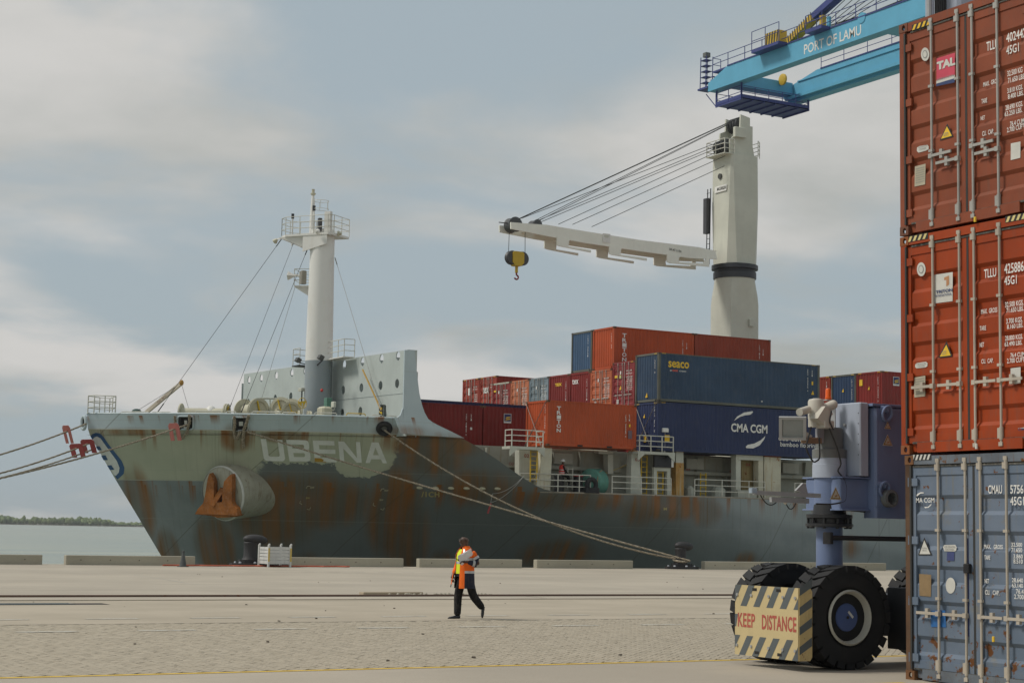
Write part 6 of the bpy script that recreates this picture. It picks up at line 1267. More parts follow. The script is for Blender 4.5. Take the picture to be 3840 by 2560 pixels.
# tie rod to the right
a = P(3110, 2015, Y=19.4); MB().cyl(a, (19.6, 19.4, a.z), .035, n=12).build('tie_rod', plain('rod black', (.03, .03, .03), .5), gt, smooth=True); MB().bbox(a.x - .04, a.x + .02, 19.33, 19.5, a.z - .09, a.z + .08, .01).build('rod_clamp', IRON, gt)
# sensor arm pointing left
sa = sub('sensor_arm', gt); e0, e1 = P(2826, 1846, Y=19.6), P(3075, 1858, Y=19.5)
MB().beam(e0, e1, .05, .06).build('rail', ALU, sa); MB().beam(P(2890, 1872, Y=19.6), P(3030, 1878, Y=19.55), .06, .07).build('rail', ALU, sa); MB().prism([P(2985, 1838, Y=19.5), P(3012, 1810, Y=19.5), P(3022, 1815, Y=19.5), P(3030, 1850, Y=19.5)], (0, .04, 0)).build('gusset', ALU, sa)
c = P(2826, 1840, Y=19.6); MB().bbox(c.x - .06, c.x + .04, 19.56, 19.64, c.z - .03, c.z + .04, .008).build('sensor', plain('sensor blue-grey', (.30, .36, .42), .5), sa); c = P(2945, 1880, Y=19.58); MB().ell(c, .03, .03, .04).build('lamp', HOUS, sa, smooth=True)
MB().tube(catenary(P(2850, 1852, Y=19.6), P(2922, 1868, Y=19.6), .12, 10), .008, 6).build('cable', CABLE, sa); MB().tube(catenary(P(2948, 1888, Y=19.58), P(2986, 1880, Y=19.55), .09, 8), .008, 6).build('cable', CABLE, sa)
# camera mast with floodlight
cm = sub('camera_mast', gt); YM = 19.55
def C3(px, py, Y=YM): return P(px, py, Y=Y)
a = C3(3060, 1500); b = C3(3060, 1570); MB().lathe([(.115, 0), (.115, a.z - b.z - .02), (.10, a.z - b.z + .01), (.04, a.z - b.z + .025)], (a.x, YM, b.z), (0, 0, 1), 24).build('dome_housing', HOUS, cm, smooth=30)
MB().cyl((a.x - .04, YM, b.z - .12), (a.x - .04, YM, b.z), .08, n=16).build('housing_neck', HOUS, cm)
MB().cyl(C3(3030, 1535), C3(2998, 1545, YM - .12), .055, n=14).build('camera_tube', HOUS, cm, smooth=True); MB().cyl(C3(3085, 1535), C3(3124, 1517, YM - .06), .068, n=16).build('camera_tube', HOUS, cm, smooth=True); MB().ell(C3(3124, 1517, YM - .06), .068, .068, .068).build('camera_cap', HOUS, cm, smooth=True)
c = C3(3080, 1560, YM - .12); MB().obox(c, Vector((.07, 0, -.05)), Vector((.0, .09, 0)), Vector((.07, 0, .09))).build('camera_box', HOUS, cm); MB().bbox(c.x - .02, c.x + .16, YM - .22, YM - .02, c.z - .17, c.z - .06, .01).build('camera_foot', HOUS, cm)
pts = [C3(*p, YM + .02) for p in ((3066, 1606), (3112, 1604), (3126, 1640), (3146, 1690), (3150, 1726), (3128, 1730), (3120, 1694), (3104, 1662), (3066, 1656))]; MB().prism(pts, (0, .05, 0)).build('mast_bracket', paint('bracket grey', (.30, .31, .34), .5), cm)
MB().bbox(C3(3012, 1660).x, C3(3070, 1660).x, YM - .08, YM + .06, C3(3040, 1662).z, C3(3040, 1640).z, .01).build('mount_plate', paint('mount rust', (.22, .14, .09), .7, rust=.6), cm)
fl = sub('floodlight', gt); fc = C3(2972, 1607, YM - .1); n_ = Vector((-.62, -.74, -.28)).normalized(); u_ = Vector((.77, -.64, 0)).normalized(); u_ = (u_ - n_ * u_.dot(n_)).normalized(); v_ = n_.cross(u_); v_ = v_ if v_.z > 0 else -v_
hw_, hh2 = .19, .165
MB().prism([fc + u_ * a_ + v_ * b_ for a_, b_ in ((-hw_, -hh2), (hw_, -hh2), (hw_, hh2), (-hw_, hh2))], n_ * -.07, [[fc + u_ * a_ + v_ * b_ for a_, b_ in ((-hw_ * .78, -hh2 * .8), (hw_ * .78, -hh2 * .8), (hw_ * .78, hh2 * .8), (-hw_ * .78, hh2 * .8))]]).build('frame', plain('flood grey', (.36, .36, .36), .5, .2), fl)
g_ = [fc + n_ * -.012 + u_ * a_ + v_ * b_ for a_, b_ in ((-hw_ * .78, -hh2 * .8), (hw_ * .78, -hh2 * .8), (hw_ * .78, hh2 * .8), (-hw_ * .78, hh2 * .8))]; kk = NT('lamp glass'); kk.b.inputs['Transmission Weight'].default_value = .85; kk.b.inputs['IOR'].default_value = 1.3; MB().add(g_, [(0, 1, 2, 3)]).build('glass', kk.done((.8, .86, .84), .05), fl)
bk = [fc + n_ * -.2 + u_ * a_ + v_ * b_ for a_, b_ in ((-hw_ * .4, -hh2 * .35), (hw_ * .4, -hh2 * .35), (hw_ * .4, hh2 * .35), (-hw_ * .4, hh2 * .35))]; fr_ = [p + n_ * -.05 for p in g_]; MB().add(fr_ + bk, [(4, 5, 6, 7), (0, 1, 5, 4), (1, 2, 6, 5), (2, 3, 7, 6), (3, 0, 4, 7)]).build('reflector', plain('reflector', (.62, .62, .60), .25, .7), fl); MB().ell(fc + n_ * -.13, .035, .035, .05).build('bulb', plain('bulb', (.7, .7, .66), .2), fl, smooth=True)
MB().prism([fc + n_ * -.071 + u_ * a_ + v_ * b_ for a_, b_ in ((-hw_ * .7, -hh2 * .7), (hw_ * .8, -hh2 * .7), (hw_ * .8, hh2 * .75), (-hw_ * .7, hh2 * .75))], n_ * -.16 + u_ * .04).build('body', plain('flood grey dark', (.26, .26, .265), .5, .2), fl)
MB().beam(fc + n_ * -.2, C3(3040, 1640), .05, .06).build('arm', HOUS, fl)
bn = sub('beacon', gt); c = C3(3106, 1490, YM + .1); MB().lathe([(.045, -.03), (.05, 0), (.042, .005), (.040, .11), (.03, .13), (.01, .135)], c, (0, 0, 1), 20).build('lens', plain('beacon orange', (.75, .11, .005), .3), bn, smooth=30); MB().box(c.x - .07, c.x + .09, c.y - .05, c.y + .05, c.z - .045, c.z - .03).build('shelf', ALU, bn); MB().box(c.x + .075, c.x + .09, c.y - .06, c.y + .06, c.z - .5, c.z - .045).build('bracket', ALU, bn)
for pts in (((3042, 1600), (3020, 1680), (3050, 1735), (3075, 1720), (3072, 1640)), ((3110, 1605), (3140, 1680), (3155, 1740), (3140, 1765), (3165, 1795), (3175, 1830), (3170, 1880), (3120, 1890), (3060, 1888)), ((3118, 1540), (3110, 1580), (3125, 1610))):
    q = [C3(*p, YM - .26) for p in pts]; r_ = []
    for i in range(len(q) - 1):
        for t in range(4): r_.append(q[i].lerp(q[i + 1], t / 4))
    r_.append(q[-1]); r2 = [r_[0]] + [(r_[i - 1] + r_[i] * 2 + r_[i + 1]) / 4 for i in range(1, len(r_) - 1)] + [r_[-1]]; MB().tube(r2, .012, 6).build('cable', CABLE, cm, smooth=True)
# leg of the gantry rising behind the stack, cable chain
xa_, xb_ = P(3545, 60, Y=20.0).x, P(3760, 60, Y=20.0).x
bx3('gantry_leg', xa_, xb_, 19.7, 20.5, 4.0 - 1.7, 15.0, LILW, .05)
for px in (3512, 3520, 3528, 3536, 3544): a = P(px, 50, Y=20.0); MB().cyl((a.x, 20.0, 3.8), (a.x, 20.0, 14.0), .03, n=8).build('leg_cable', CABLE, gt)
a = P(3484, 50, Y=20.05); MB().cyl((a.x, 20.05, 3.8), (a.x, 20.05, 14.0), .04, n=8).build('leg_pipe', ALU, gt); a = P(3494, 50, Y=20.05); MB().cyl((a.x, 20.05, 3.8), (a.x, 20.05, 14.0), .035, n=8).build('leg_pipe', LILW, gt)
bx3('sill_beam', 16.9, 23.5, 19.45, 20.15, zlow - .15, zlow + .35, LIL)

# ================================================================== SHIP-TO-SHORE CRANE BOOM
SKB = paint('boom light blue', (.125, .39, .56), .45, var=.05, streak=.05); NVB = paint('boom navy', (.055, .07, .22), .5, var=.08); CHY = plain('chevron yellow', (.55, .36, .03), .5)
sts = thing('quay_crane', (87.4, 60, 0), 'light blue quay crane boom lettered with the port name', 'crane')
XN, ZB = 87.4, 39.75; YT = 120.0; YE = 52.0
def N3(px, py, X=XN): return P(px, py, X=X)
top = N3(2840, 220).z; hN = N3(2560 + .4252 * 660, .4252 * 515).z - N3(2560 + .4252 * 660, .4252 * 690).z
ytop = N3(2560 + .4252 * 395, .4252 * 605).y; zti = N3(2560 + .4252 * 230, .4252 * 735).z; ZT = ZB + hN
def girder(x, wid, yt, yk, zt_, nm='boom_girder'):
    return MB().prism([(x, YE, ZB), (x, yt, ZB), (x, yt, zt_), (x, yk, ZT), (x, YE, ZT)], (wid, 0, 0)).build(nm, SKB, sts)
girder(XN, .95, YT, ytop, zti)
p2 = P(2560 + .4252 * 890, .4252 * 880, Z=ZB); X2 = p2.x
girder(X2, .95, p2.y, p2.y - 4.5, ZB + .8)
MB().box(X2 - .1, X2, YE, p2.y - 2, ZT - .55, ZT - .45).build('girder_rib', SKB, sts); MB().box(XN - .06, XN, YE, ytop, ZT - .05, ZT + .04).build('top_flange', NVB, sts); MB().box(X2 - .06, X2, YE, p2.y - 5, ZT - .05, ZT + .04).build('top_flange', NVB, sts); MB().box(X2 - .35, X2, YE, p2.y - .6, ZB - .3, ZB - .02).build('trolley_rail', SKB, sts); MB().box(X2, X2 + .9, YE, p2.y - .6, ZB - .55, ZB - .01).build('rail_girder', SKB, sts)
for y in (YT - 2.2, YT - 22, YT - 40): MB().bbox(XN + .96, X2 - .01, y - .6, y + .6, ZB + .1, ZB + 1.2, .05).build('cross_girder', SKB, sts)
y = YT - 22; MB().prism([(XN + .96, y - .6, ZB + .1), (XN + .96, y + .6, ZB + .1), (XN + .96, y + 1.8, ZB - .9), (XN + .96, y - 1.2, ZB - .9)], (X2 - XN - 1.0, 0, 0)).build('hinge_box', SKB, sts) if False else None
MB().cyl((XN + 1, YT - 32, ZB + .8), (X2, YT - 36, ZB + .6), .35, n=14).build('brace_tube', SKB, sts)
# hanging maintenance platform at the tip
zp = ZB - 1.35; yp0, yp1 = YT - 4.2, YT - .6; hp_ = sub('tip_platform', sts)
MB().box(XN + .4, X2 + .6, yp0, yp1, zp, zp + .06).build('deck', NVB, hp_)
for x in (XN + .4, X2 + .55): MB().box(x, x + .05, yp0, yp1, zp, zp + .35).build('toe_board', NVB, hp_)
for y in (yp0, yp1): MB().box(XN + .4, X2 + .6, y, y + .05, zp, zp + .35).build('toe_board', NVB, hp_)
for i in range(7): x = XN + .4 + (X2 - XN + .2) * i / 6; MB().box(x - .05, x + .05, yp0, yp1, zp - .12, zp).build('joist', NVB, hp_)
rail_part(hp_, [(XN + .4, yp0, zp), (X2 + .6, yp0, zp), (X2 + .6, yp1, zp), (XN + .4, yp1, zp), (XN + .4, yp0, zp)], 1.1, NVB, .03, 2, 1.6)
for x in (XN + .45, X2 + .55):
    for y in (yp0 + .05, yp1 - .05): MB().box(x - .06, x + .06, y - .06, y + .06, zp, ZB + .1).build('hanger', NVB, hp_)
for x, s_ in ((XN + .4, -1), (X2 + .6, 1)): MB().beam((x, yp1, zp), (x, yp1 + 1.6 * (1 if s_ < 0 else -1) * 0 + 1.4, ZB), .06, .06).build('strut', NVB, hp_)
c_ = Vector((X2 - 1.6, yp0 + 1, ZB + 1.2)); MB().lathe([(.35, 0), (.5, .05), (.5, .2), (.35, .25)], c_, (1, 0, 0), 20).build('rope_sheave', CHY, sts, smooth=30)
# top walkway rails and end ladder frame
rail_part(sts, [(XN + .05, YE, ZT), (XN + .05, 80, ZT), (XN + .05, ytop, ZT)], 1.15, NVB, .032, 2, 2.3); 
ep = N3(2560 + .4252 * 280, .4252 * 640); MB().prism([(XN + .05, ytop + .3, ZT - .15), (XN + .05, YT - .6, ZT - .15), (XN + .05, YT - .6, ZT - .02), (XN + .05, ytop + .3, ZT - .02)], (.9, 0, 0)).build('end_walkway', NVB, sts)
for i in range(4): MB().box(XN + .1, XN + .9, YT - .55 + i * .1, YT - .3 + i * .1, ZT - .45 - i * .28, ZT - .40 - i * .28).build('stair_tread', NVB, sts)
rail_part(sts, [(XN + .05, ytop, ZT), (XN + .05, YT - .6, ZT), (XN + .9, YT - .6, ZT)], 1.15, NVB, .03, 2, 1.7); rail_part(sts, [(X2 + .05, YE, ZT), (X2 + .05, p2.y - 5, ZT)], 1.1, NVB, .028, 2, 3.0)
tw = sub('tip_mast', sts)
for x, y in ((XN + .1, YT + .5), (XN + .1, YT + 1.3), (XN + .8, YT + .5), (XN + .8, YT + 1.3)): MB().cyl((x, y, ZB + .5), (x, y - .1, ZB + 3.3), .04, n=6).build('leg', NVB, tw)
for i in range(6): MB().box(XN + .1, XN + .8, YT + .5, YT + 1.3, ZB + .5 + i * .5, ZB + .54 + i * .5).build('landing', NVB, tw)
MB().box(XN - .1, XN + 1, YT, YT + 1.4, ZB + .35, ZB + .5).build('base', NVB, tw); MB().bbox(XN + .2, XN + .7, YT + .6, YT + 1.1, ZB + 3.3, ZB + 3.7, .03).build('anemometer', GCON, tw)
# side platforms, chevron buffers, stay beam
for x0, x1, y0, y1 in ((630, 870, 430, 505), (1105, 1250, 280, 335)):
    a, b = N3(2560 + .4252 * x0, .4252 * y1, XN - .6), N3(2560 + .4252 * x1, .4252 * y0, XN - .6); zz_ = ZT + .0; MB().box(XN - .9, XN, b.y, a.y, ZT - .12, ZT + .12).build('side_platform', NVB, sts); rail_part(sts, [(XN - .85, a.y, ZT + .1), (XN - .85, b.y, ZT + .1)], 1.6 if x0 < 900 else 1.2, NVB, .03, 2, 1.6)
a, b = N3(2560 + .4252 * 770, .4252 * 420, XN + .2), N3(2560 + .4252 * 885, .4252 * 355, XN + .2); bf = sub('buffer_block', sts); MB().box(XN - .3, XN + .6, b.y, a.y, ZT + .13, ZT + 1.35).build('block', CHY, bf)
for i in range(5): y = a.y - (a.y - b.y) * (i + .15) / 5; w = (a.y - b.y) / 11; MB().sheet([(XN - .304, y, ZT + .13), (XN - .304, y - w, ZT + .13), (XN - .304, y - w * 2, ZT + 1.35), (XN - .304, y - w, ZT + 1.35)]).build('stripe', BLACK, bf)
sb = sub('fore_stay', sts); s0, s1, s2 = N3(2560 + .4252 * 950, .4252 * 372, XN + .4), N3(2560 + .4252 * 1170, .4252 * 150, XN + .4), N3(2560 + .4252 * 1420, -.4252 * 70, XN + .4)
MB().beam(s0, s1, .5, .75, (1, 0, 0)).build('lower_beam', CHY, sb); MB().beam(s1, s2, .5, .75, (1, 0, 0)).build('upper_beam', NVB, sb)
d_ = (s1 - s0).normalized(); L_ = (s1 - s0).length; nn = d_.cross(Vector((1, 0, 0))).normalized()
for i in range(11):
    o_ = s0 + d_ * L_ * (i + .3) / 11; x_ = s0.x - .382; q = [o_ - nn * .37, o_ - nn * .37 + d_ * L_ * .035, o_ + nn * .37 + d_ * L_ * .08, o_ + nn * .37 + d_ * L_ * .045]; MB().sheet([(x_, p.y, p.z) for p in q]).build('stripe', BLACK, sb)
b0 = N3(2560 + .4252 * 1237, .4252 * 270, XN + .3); b1 = N3(2560 + .4252 * 1235, .4252 * 140, XN + .3); MB().beam(b0, b1, .35, .4).build('latch_post', CHY, sts)
b0 = N3(2560 + .4252 * 1288, .4252 * 285, XN + .3); b1 = N3(2560 + .4252 * 1290, .4252 * 150, XN + .3); MB().beam(b0, b1, .2, .3).build('post', SKB, sts)
c_ = N3(2560 + .4252 * 1580, .4252 * 165, XN); MB().cyl(c_ + Vector((-.05, 0, .05)), c_ + Vector((.2, 0, .05)), .42, n=20).build('lug_plate', SKB, sts)
for i in range(7): a = N3(2560 + .4252 * (1120 + i * 55), .4252 * (260 - i * 12), XN + .45); b = N3(2560 + .4252 * (1420 + i * 75), -.4252 * (60 + i * 2), XN + .45); MB().tube([a, b], .03, 5).build('rope', WIRE, sts)
for i in range(6): a = N3(2560 + .4252 * (1150 + i * 30), .4252 * (270 - i * 2), XN + .5); b = N3(2560 + .4252 * 2150, .4252 * (-40 - i * 10), XN + .5); MB().tube([a, b], .02, 5).build('rope', WIRE, sts)
# name
e0 = N3(3015, 206, XN - .012); e1 = N3(3229, 131, XN - .012); t0 = N3(3017.6, 168, XN - .012)
text('lettering', 'PORT OF LAMU', e0, (0, -1, 0), (0, 0, 1), e0.y - e1.y, t0.z - e0.z, WHITE, sts, 1.0, .012)
# portal leg to the ground (outside the view)
for y in (44, 60): MB().bbox(XN + .2, XN + 1.6, y - .7, y + .7, 0, 52, .1).build('portal_leg', SKB, sts); MB().bbox(XN + 13, XN + 14.4, y - .7, y + .7, 0, 52, .1).build('portal_leg', SKB, sts)
for y in (44, 60): MB().bbox(XN + 1.6, XN + 13, y - .6, y + .6, 44, 46, .1).build('portal_beam', SKB, sts)
MB().box(XN, XN + .95, 40, YE - .01, ZB, ZT).build('land_girder', SKB, sts)
# ================================================================== PEOPLE
def skin_mesh(joints, bones, root, levels=2):
    names = list(joints); idx = {n: i for i, n in enumerate(names)}
    me = bpy.data.meshes.new('skin'); me.from_pydata([joints[n][0] for n in names], [(idx[a], idx[b]) for a, b in bones], [])
    o = bpy.data.objects.new('skin', me); col.objects.link(o); md = o.modifiers.new('s', 'SKIN'); md.use_smooth_shade = True; md.branch_smoothing = .6
    sv = me.skin_vertices[0].data
    for n in names: r = joints[n][1]; sv[idx[n]].radius = r if isinstance(r, tuple) else (r, r); sv[idx[n]].use_root = (n == root)
    ss = o.modifiers.new('d', 'SUBSURF'); ss.levels = levels; ss.render_levels = levels
    dg = bpy.context.evaluated_depsgraph_get(); out_ = bpy.data.meshes.new_from_object(o.evaluated_get(dg)); bpy.data.objects.remove(o); bpy.data.meshes.remove(me)
    out_.polygons.foreach_set('use_smooth', [True] * len(out_.polygons)); return out_
SKIN = plain('dark skin', (.085, .042, .026), .5); BLKC = paint('black cloth', (.010, .010, .011), .85, var=.3, scale=4); NAVC = paint('navy cloth', (.022, .026, .045), .8, var=.25, scale=4); ORG = paint('hi-vis orange', (.86, .15, .012), .7, var=.10, streak=.1, scale=5, dirt=(.5, .06, .01)); SIL = plain('reflective tape', (.52, .54, .54), .35, .3); LIM = plain('hi-vis yellow', (.70, .80, .02), .6); SHOE = plain('shoe leather', (.022, .026, .032), .35)
def person_frame(o, fwd):
    f = Vector(fwd).normalized(); l = Vector((0, 0, 1)).cross(f)
    return lambda a, b, c: o + f * a + l * b + Vector((0, 0, c))
# ---- walking man: heads left, chest half turned to the camera
mo = P(1742, 2318, Z=0); mo = Vector((mo.x, mo.y, 0)); W = person_frame(mo, (-.985, -.17, 0))
man = thing('person', mo, 'man in an orange and navy hi-vis jacket walking across the quay with papers', 'person')
J = {'pel': (W(0, 0, .93), (.13, .12)), 'spi': (W(.01, 0, 1.12), (.125, .115)), 'che': (W(.02, 0, 1.30), (.15, .125)), 'nek': (W(.025, 0, 1.445), .06), 'hea': (W(.05, 0, 1.525), .082), 'hd2': (W(.052, 0, 1.605), (.100, .108)), 'hd3': (W(.035, 0, 1.67), (.078, .085)),
     'lsh': (W(-.01, .175, 1.37), .062), 'lel': (W(-.13, .27, 1.12), .045), 'lwr': (W(.12, .17, 1.165), .032), 'lha': (W(.18, .12, 1.17), .035), 'rsh': (W(.03, -.175, 1.37), .062), 'rel': (W(.02, -.23, 1.09), .045), 'rwr': (W(.16, -.22, .88), .032), 'rha': (W(.19, -.21, .81), .033),
     'lhi': (W(-.02, .09, .86), .095), 'lkn': (W(-.14, .085, .47), .062), 'lan': (W(-.41, .08, .205), .042), 'rhi': (W(.02, -.09, .86), .095), 'rkn': (W(.13, -.085, .46), .062), 'ran': (W(.13, -.085, .085), .042)}
Bn = [('pel', 'spi'), ('spi', 'che'), ('che', 'nek'), ('nek', 'hea'), ('hea', 'hd2'), ('hd2', 'hd3'), ('che', 'lsh'), ('lsh', 'lel'), ('lel', 'lwr'), ('lwr', 'lha'), ('che', 'rsh'), ('rsh', 'rel'), ('rel', 'rwr'), ('rwr', 'rha'), ('pel', 'lhi'), ('lhi', 'lkn'), ('lkn', 'lan'), ('pel', 'rhi'), ('rhi', 'rkn'), ('rkn', 'ran')]
obj('body', skin_mesh(J, Bn, 'pel'), SKIN, man)
# face
def head_bits(Wf, c, parent, mat, glasses=True, s=1.0):
    f = lambda a, b, z: Wf(c[0] + a * s, c[1] + b * s, c[2] + z * s)
    MB().tube([f(.085, 0, .03), f(.108, 0, -.012), f(.112, 0, -.022), f(.09, 0, -.03)], [.008, .013, .016, .012], 8).build('nose', mat, parent, smooth=True)
    MB().tube([f(.085, .022, -.058), f(.098, 0, -.056), f(.085, -.022, -.058)], .008, 6).build('lips', plain('lips', (.10, .04, .03), .5), parent, smooth=True)
    for b in (-1, 1):
        MB().ell(f(.088, b * .032, .018), .010, .013, .008, 10, 8).build('eye', plain('eye white', (.5, .48, .45), .3), parent, smooth=True); MB().ell(f(.097, b * .032, .018), .004, .006, .006, 8, 6).build('iris', BLACK, parent)
        MB().ell(f(-.005, b * .092, .0), .022, .010, .034, 10, 8).build('ear', mat, parent, smooth=True)
        MB().tube([f(.094, b * .015, .042), f(.096, b * .034, .046), f(.085, b * .052, .040)], .004, 5).build('brow', BLACK, parent)
    if glasses:
        for b in (-1, 1): MB().tube([f(.108, b * .034, .018) + (Wf(0, .024 * math.cos(t) * s, .018 * math.sin(t) * s) - Wf(0, 0, 0)) for t in [2 * math.pi * i / 12 for i in range(12)]], .0022, 5, closed=True).build('spectacle_rim', plain('spectacle dark', (.04, .035, .03), .4), parent); MB().tube([f(.106, b * .056, .022), f(0, b * .094, .02)], .0022, 5).build('spectacle_arm', plain('spectacle dark', (.04, .035, .03), .4), parent)
head_bits(W, (.058, 0, 1.60), man, SKIN)
MB().tube([W(.12, 0, 1.535), W(.085, 0, 1.50), W(.05, 0, 1.47)], [.03, .04, .05], 10).build('chin', SKIN, man, smooth=True)
def hand(Wf, wr, d, parent, mat, up=(0, 0, 1), curl=.5, s=1.0):
    wr = Vector(wr); d = Vector(d).normalized(); sd = d.cross(Vector(up)).normalized(); n = sd.cross(d); g = MB(); out_ = []
    for i, (o_, L) in enumerate(((-.03, .07), (-.011, .082), (.009, .078), (.028, .06))):
        a = wr + d * .085 * s + sd * o_ * s; b = a + (d * .55 - n * .25 * curl) * L * s; c = b + (d * (.5 - .5 * curl) - n * .8 * curl) * L * .7 * s
        MB().tube([a, b, c], [.0095 * s, .009 * s, .007 * s], 7).build('finger', mat, parent, smooth=True)
    MB().tube([wr + d * .02 * s - sd * .02 * s, wr + d * .05 * s - sd * .05 * s, wr + d * .085 * s - sd * .052 * s - n * .02 * curl], [.012 * s, .011 * s, .008 * s], 7).build('thumb', mat, parent, smooth=True)
    MB().ell(wr + d * .045 * s, .04 * s, .04 * s, .026 * s, 12, 8).build('palm', mat, parent, smooth=True)
lw = J['lwr'][0]; hand(W, lw, W(.3, -.1, .02) - W(0, 0, 0), man, SKIN, curl=.8); rw = J['rwr'][0]; hand(W, rw, W(.12, 0, -1) - W(0, 0, 0), man, SKIN, up=(-.9, -.4, 0), curl=.6)
# trousers
T = {'pel': (W(0, 0, .93), (.16, .145)), 'wai': (W(.005, 0, 1.03), (.155, .14)), 'lhi': (W(-.02, .09, .84), (.108, .108)), 'lkn': (W(-.14, .085, .47), (.095, .09)), 'lan': (W(-.42, .08, .20), (.075, .07)), 'rhi': (W(.02, -.09, .84), (.108, .108)), 'rkn': (W(.12, -.085, .46), (.095, .09)), 'ra2': (W(.12, -.085, .25), (.085, .08)), 'ran': (W(.125, -.085, .05), (.082, .075))}
obj('trousers', skin_mesh(T, [('wai', 'pel'), ('pel', 'lhi'), ('lhi', 'lkn'), ('lkn', 'lan'), ('pel', 'rhi'), ('rhi', 'rkn'), ('rkn', 'ra2'), ('ra2', 'ran')], 'pel'), BLKC, man)
# shoes
def shoe(heel, toe, up, parent):
    heel, toe, up = Vector(heel), Vector(toe), Vector(up).normalized(); d = (toe - heel); L = d.length; d.normalize(); sd = d.cross(up).normalized(); up = sd.cross(d); rings = []
    mb = MB(); prof = [(0, .030, .075), (.06, .036, .085), (.22, .038, .075), (.42, .036, .062), (.62, .044, .05), (.82, .040, .040), (.95, .022, .030), (1.0, .006, .02)]; v = []
    for t, w, h in prof:
        for i in range(10):
            a = 2 * math.pi * i / 10; v.append(heel + d * L * t + sd * w * math.cos(a) + up * (h * .5 + h * .5 * math.sin(a)))
    n = 10; mb.add(v, [(j * n + i, j * n + (i + 1) % n, (j + 1) * n + (i + 1) % n, (j + 1) * n + i) for j in range(len(prof) - 1) for i in range(n)] + [tuple(range(9, -1, -1)), tuple(range(70, 80))]); mb.build('shoe', SHOE, parent, smooth=50)
shoe(W(.065, -.085, .0), W(.36, -.095, .0), (0, 0, 1), man); shoe(W(-.465, .08, .235), W(-.43, .085, .006) + Vector((0, 0, 0)) + (W(.02, 0, 0) - W(0, 0, 0)), W(-1, 0, -.12) - W(0, 0, 0) if False else W(1, 0, .1) - W(0, 0, 0), man)
# jacket: open loft, colour zones as pieces
def ring_pt(z, a, k=1.0, fl=0.0):
    # a: 0 front .. pi left side .. 2pi; half sizes by height
    hw_ = interp(z, (.64, .95, 1.15, 1.30, 1.38, 1.44, 1.48), (.245, .225, .225, .235, .20, .12, .075)); hd_ = interp(z, (.64, .95, 1.15, 1.30, 1.38, 1.44, 1.48), (.20, .185, .175, .175, .14, .10, .08))
    return W(.02 + hd_ * k * math.cos(a) + fl, hw_ * k * math.sin(a), z)
def panel(name, z0, z1, a0, a1, mat, k=1.0, nz=6, na=14, fl=0.0, th=.006):
    mb = MB()
    for s_ in (0, 1):
        v = [ring_pt(z0 + (z1 - z0) * j / nz, a0 + (a1 - a0) * i / na, k - th * 4 * s_, fl * (1 - (z0 + (z1 - z0) * j / nz - .64) / .7)) for j in range(nz + 1) for i in range(na + 1)]
        n = na + 1; mb.add(v, [(j * n + i, j * n + i + 1, (j + 1) * n + i + 1, (j + 1) * n + i) for j in range(nz) for i in range(na)])
    return mb.build(name, mat, man, smooth=60, fix=False)
jk = man; A0, A1 = .25, 2 * math.pi - .50                         # opening at the front
panel('jacket', .98, 1.48, A0, A1, ORG); panel('jacket_skirt', .62, .93, A0 + .55, A1 - .1, NAVC); panel('jacket_front', .62, .93, A0, A0 + .55, ORG); panel('jacket_lining', .70, .98, A1 - .1, A1 + .12, ORG, fl=.10); panel('jacket_hem', .64, .70, A1 - .1, A1 + .12, BLKC, fl=.10)
panel('jacket_front', .93, .98, A0, A0 + .55, ORG, 1.002); panel('reflective_band', .93, .98, A0 + .55, A1, SIL, 1.006, 2)
panel('reflective_band', 1.19, 1.245, A0 + .05, A1, SIL, 1.014, 2)
for a in (A0 + .35, A1 - .35): panel('shoulder_band', 1.25, 1.43, a - .1, a + .12, SIL, 1.016, 5, 3)
panel('collar', 1.42, 1.49, .7, 2 * math.pi - .7, ORG, 1.15, 3)
panel('vest', .92, 1.42, -.62, .45, LIM, .93, 6, 10); panel('vest_band', 1.12, 1.17, -.62, .45, SIL, .95, 2, 10); panel('shirt_front', .86, .95, -.66, .66, BLKC, .9, 2, 10)
obj('sleeve', skin_mesh({'a': (W(-.005, .17, 1.38), (.082, .082)), 'b': (W(-.075, .235, 1.235), (.076, .076))}, [('a', 'b')], 'a'), ORG, man)
obj('sleeve', skin_mesh({'b': (W(-.072, .232, 1.24), (.078, .078)), 'c': (W(-.135, .275, 1.12), (.07, .07)), 'd': (W(-.02, .235, 1.135), (.064, .064)), 'e': (W(.10, .18, 1.162), (.05, .05))}, [('b', 'c'), ('c', 'd'), ('d', 'e')], 'c'), NAVC, man)
MB().lathe([(.079, 0), (.083, .002), (.083, .05), (.079, .052)], W(-.06, .222, 1.262), W(-.45, .4, -1) - W(0, 0, 0), 18, cap=False).build('sleeve_band', SIL, man, smooth=30); MB().lathe([(.066, 0), (.07, .002), (.07, .05), (.066, .052)], W(-.04, .243, 1.133), W(1, -.36, .14) - W(0, 0, 0), 18, cap=False).build('sleeve_band', SIL, man, smooth=30)
obj('sleeve', skin_mesh({'a': (W(.03, -.17, 1.38), (.08, .08)), 'b': (W(.02, -.225, 1.09), (.066, .066)), 'c': (W(.15, -.22, .90), (.05, .05))}, [('a', 'b'), ('b', 'c')], 'b'), ORG, man)
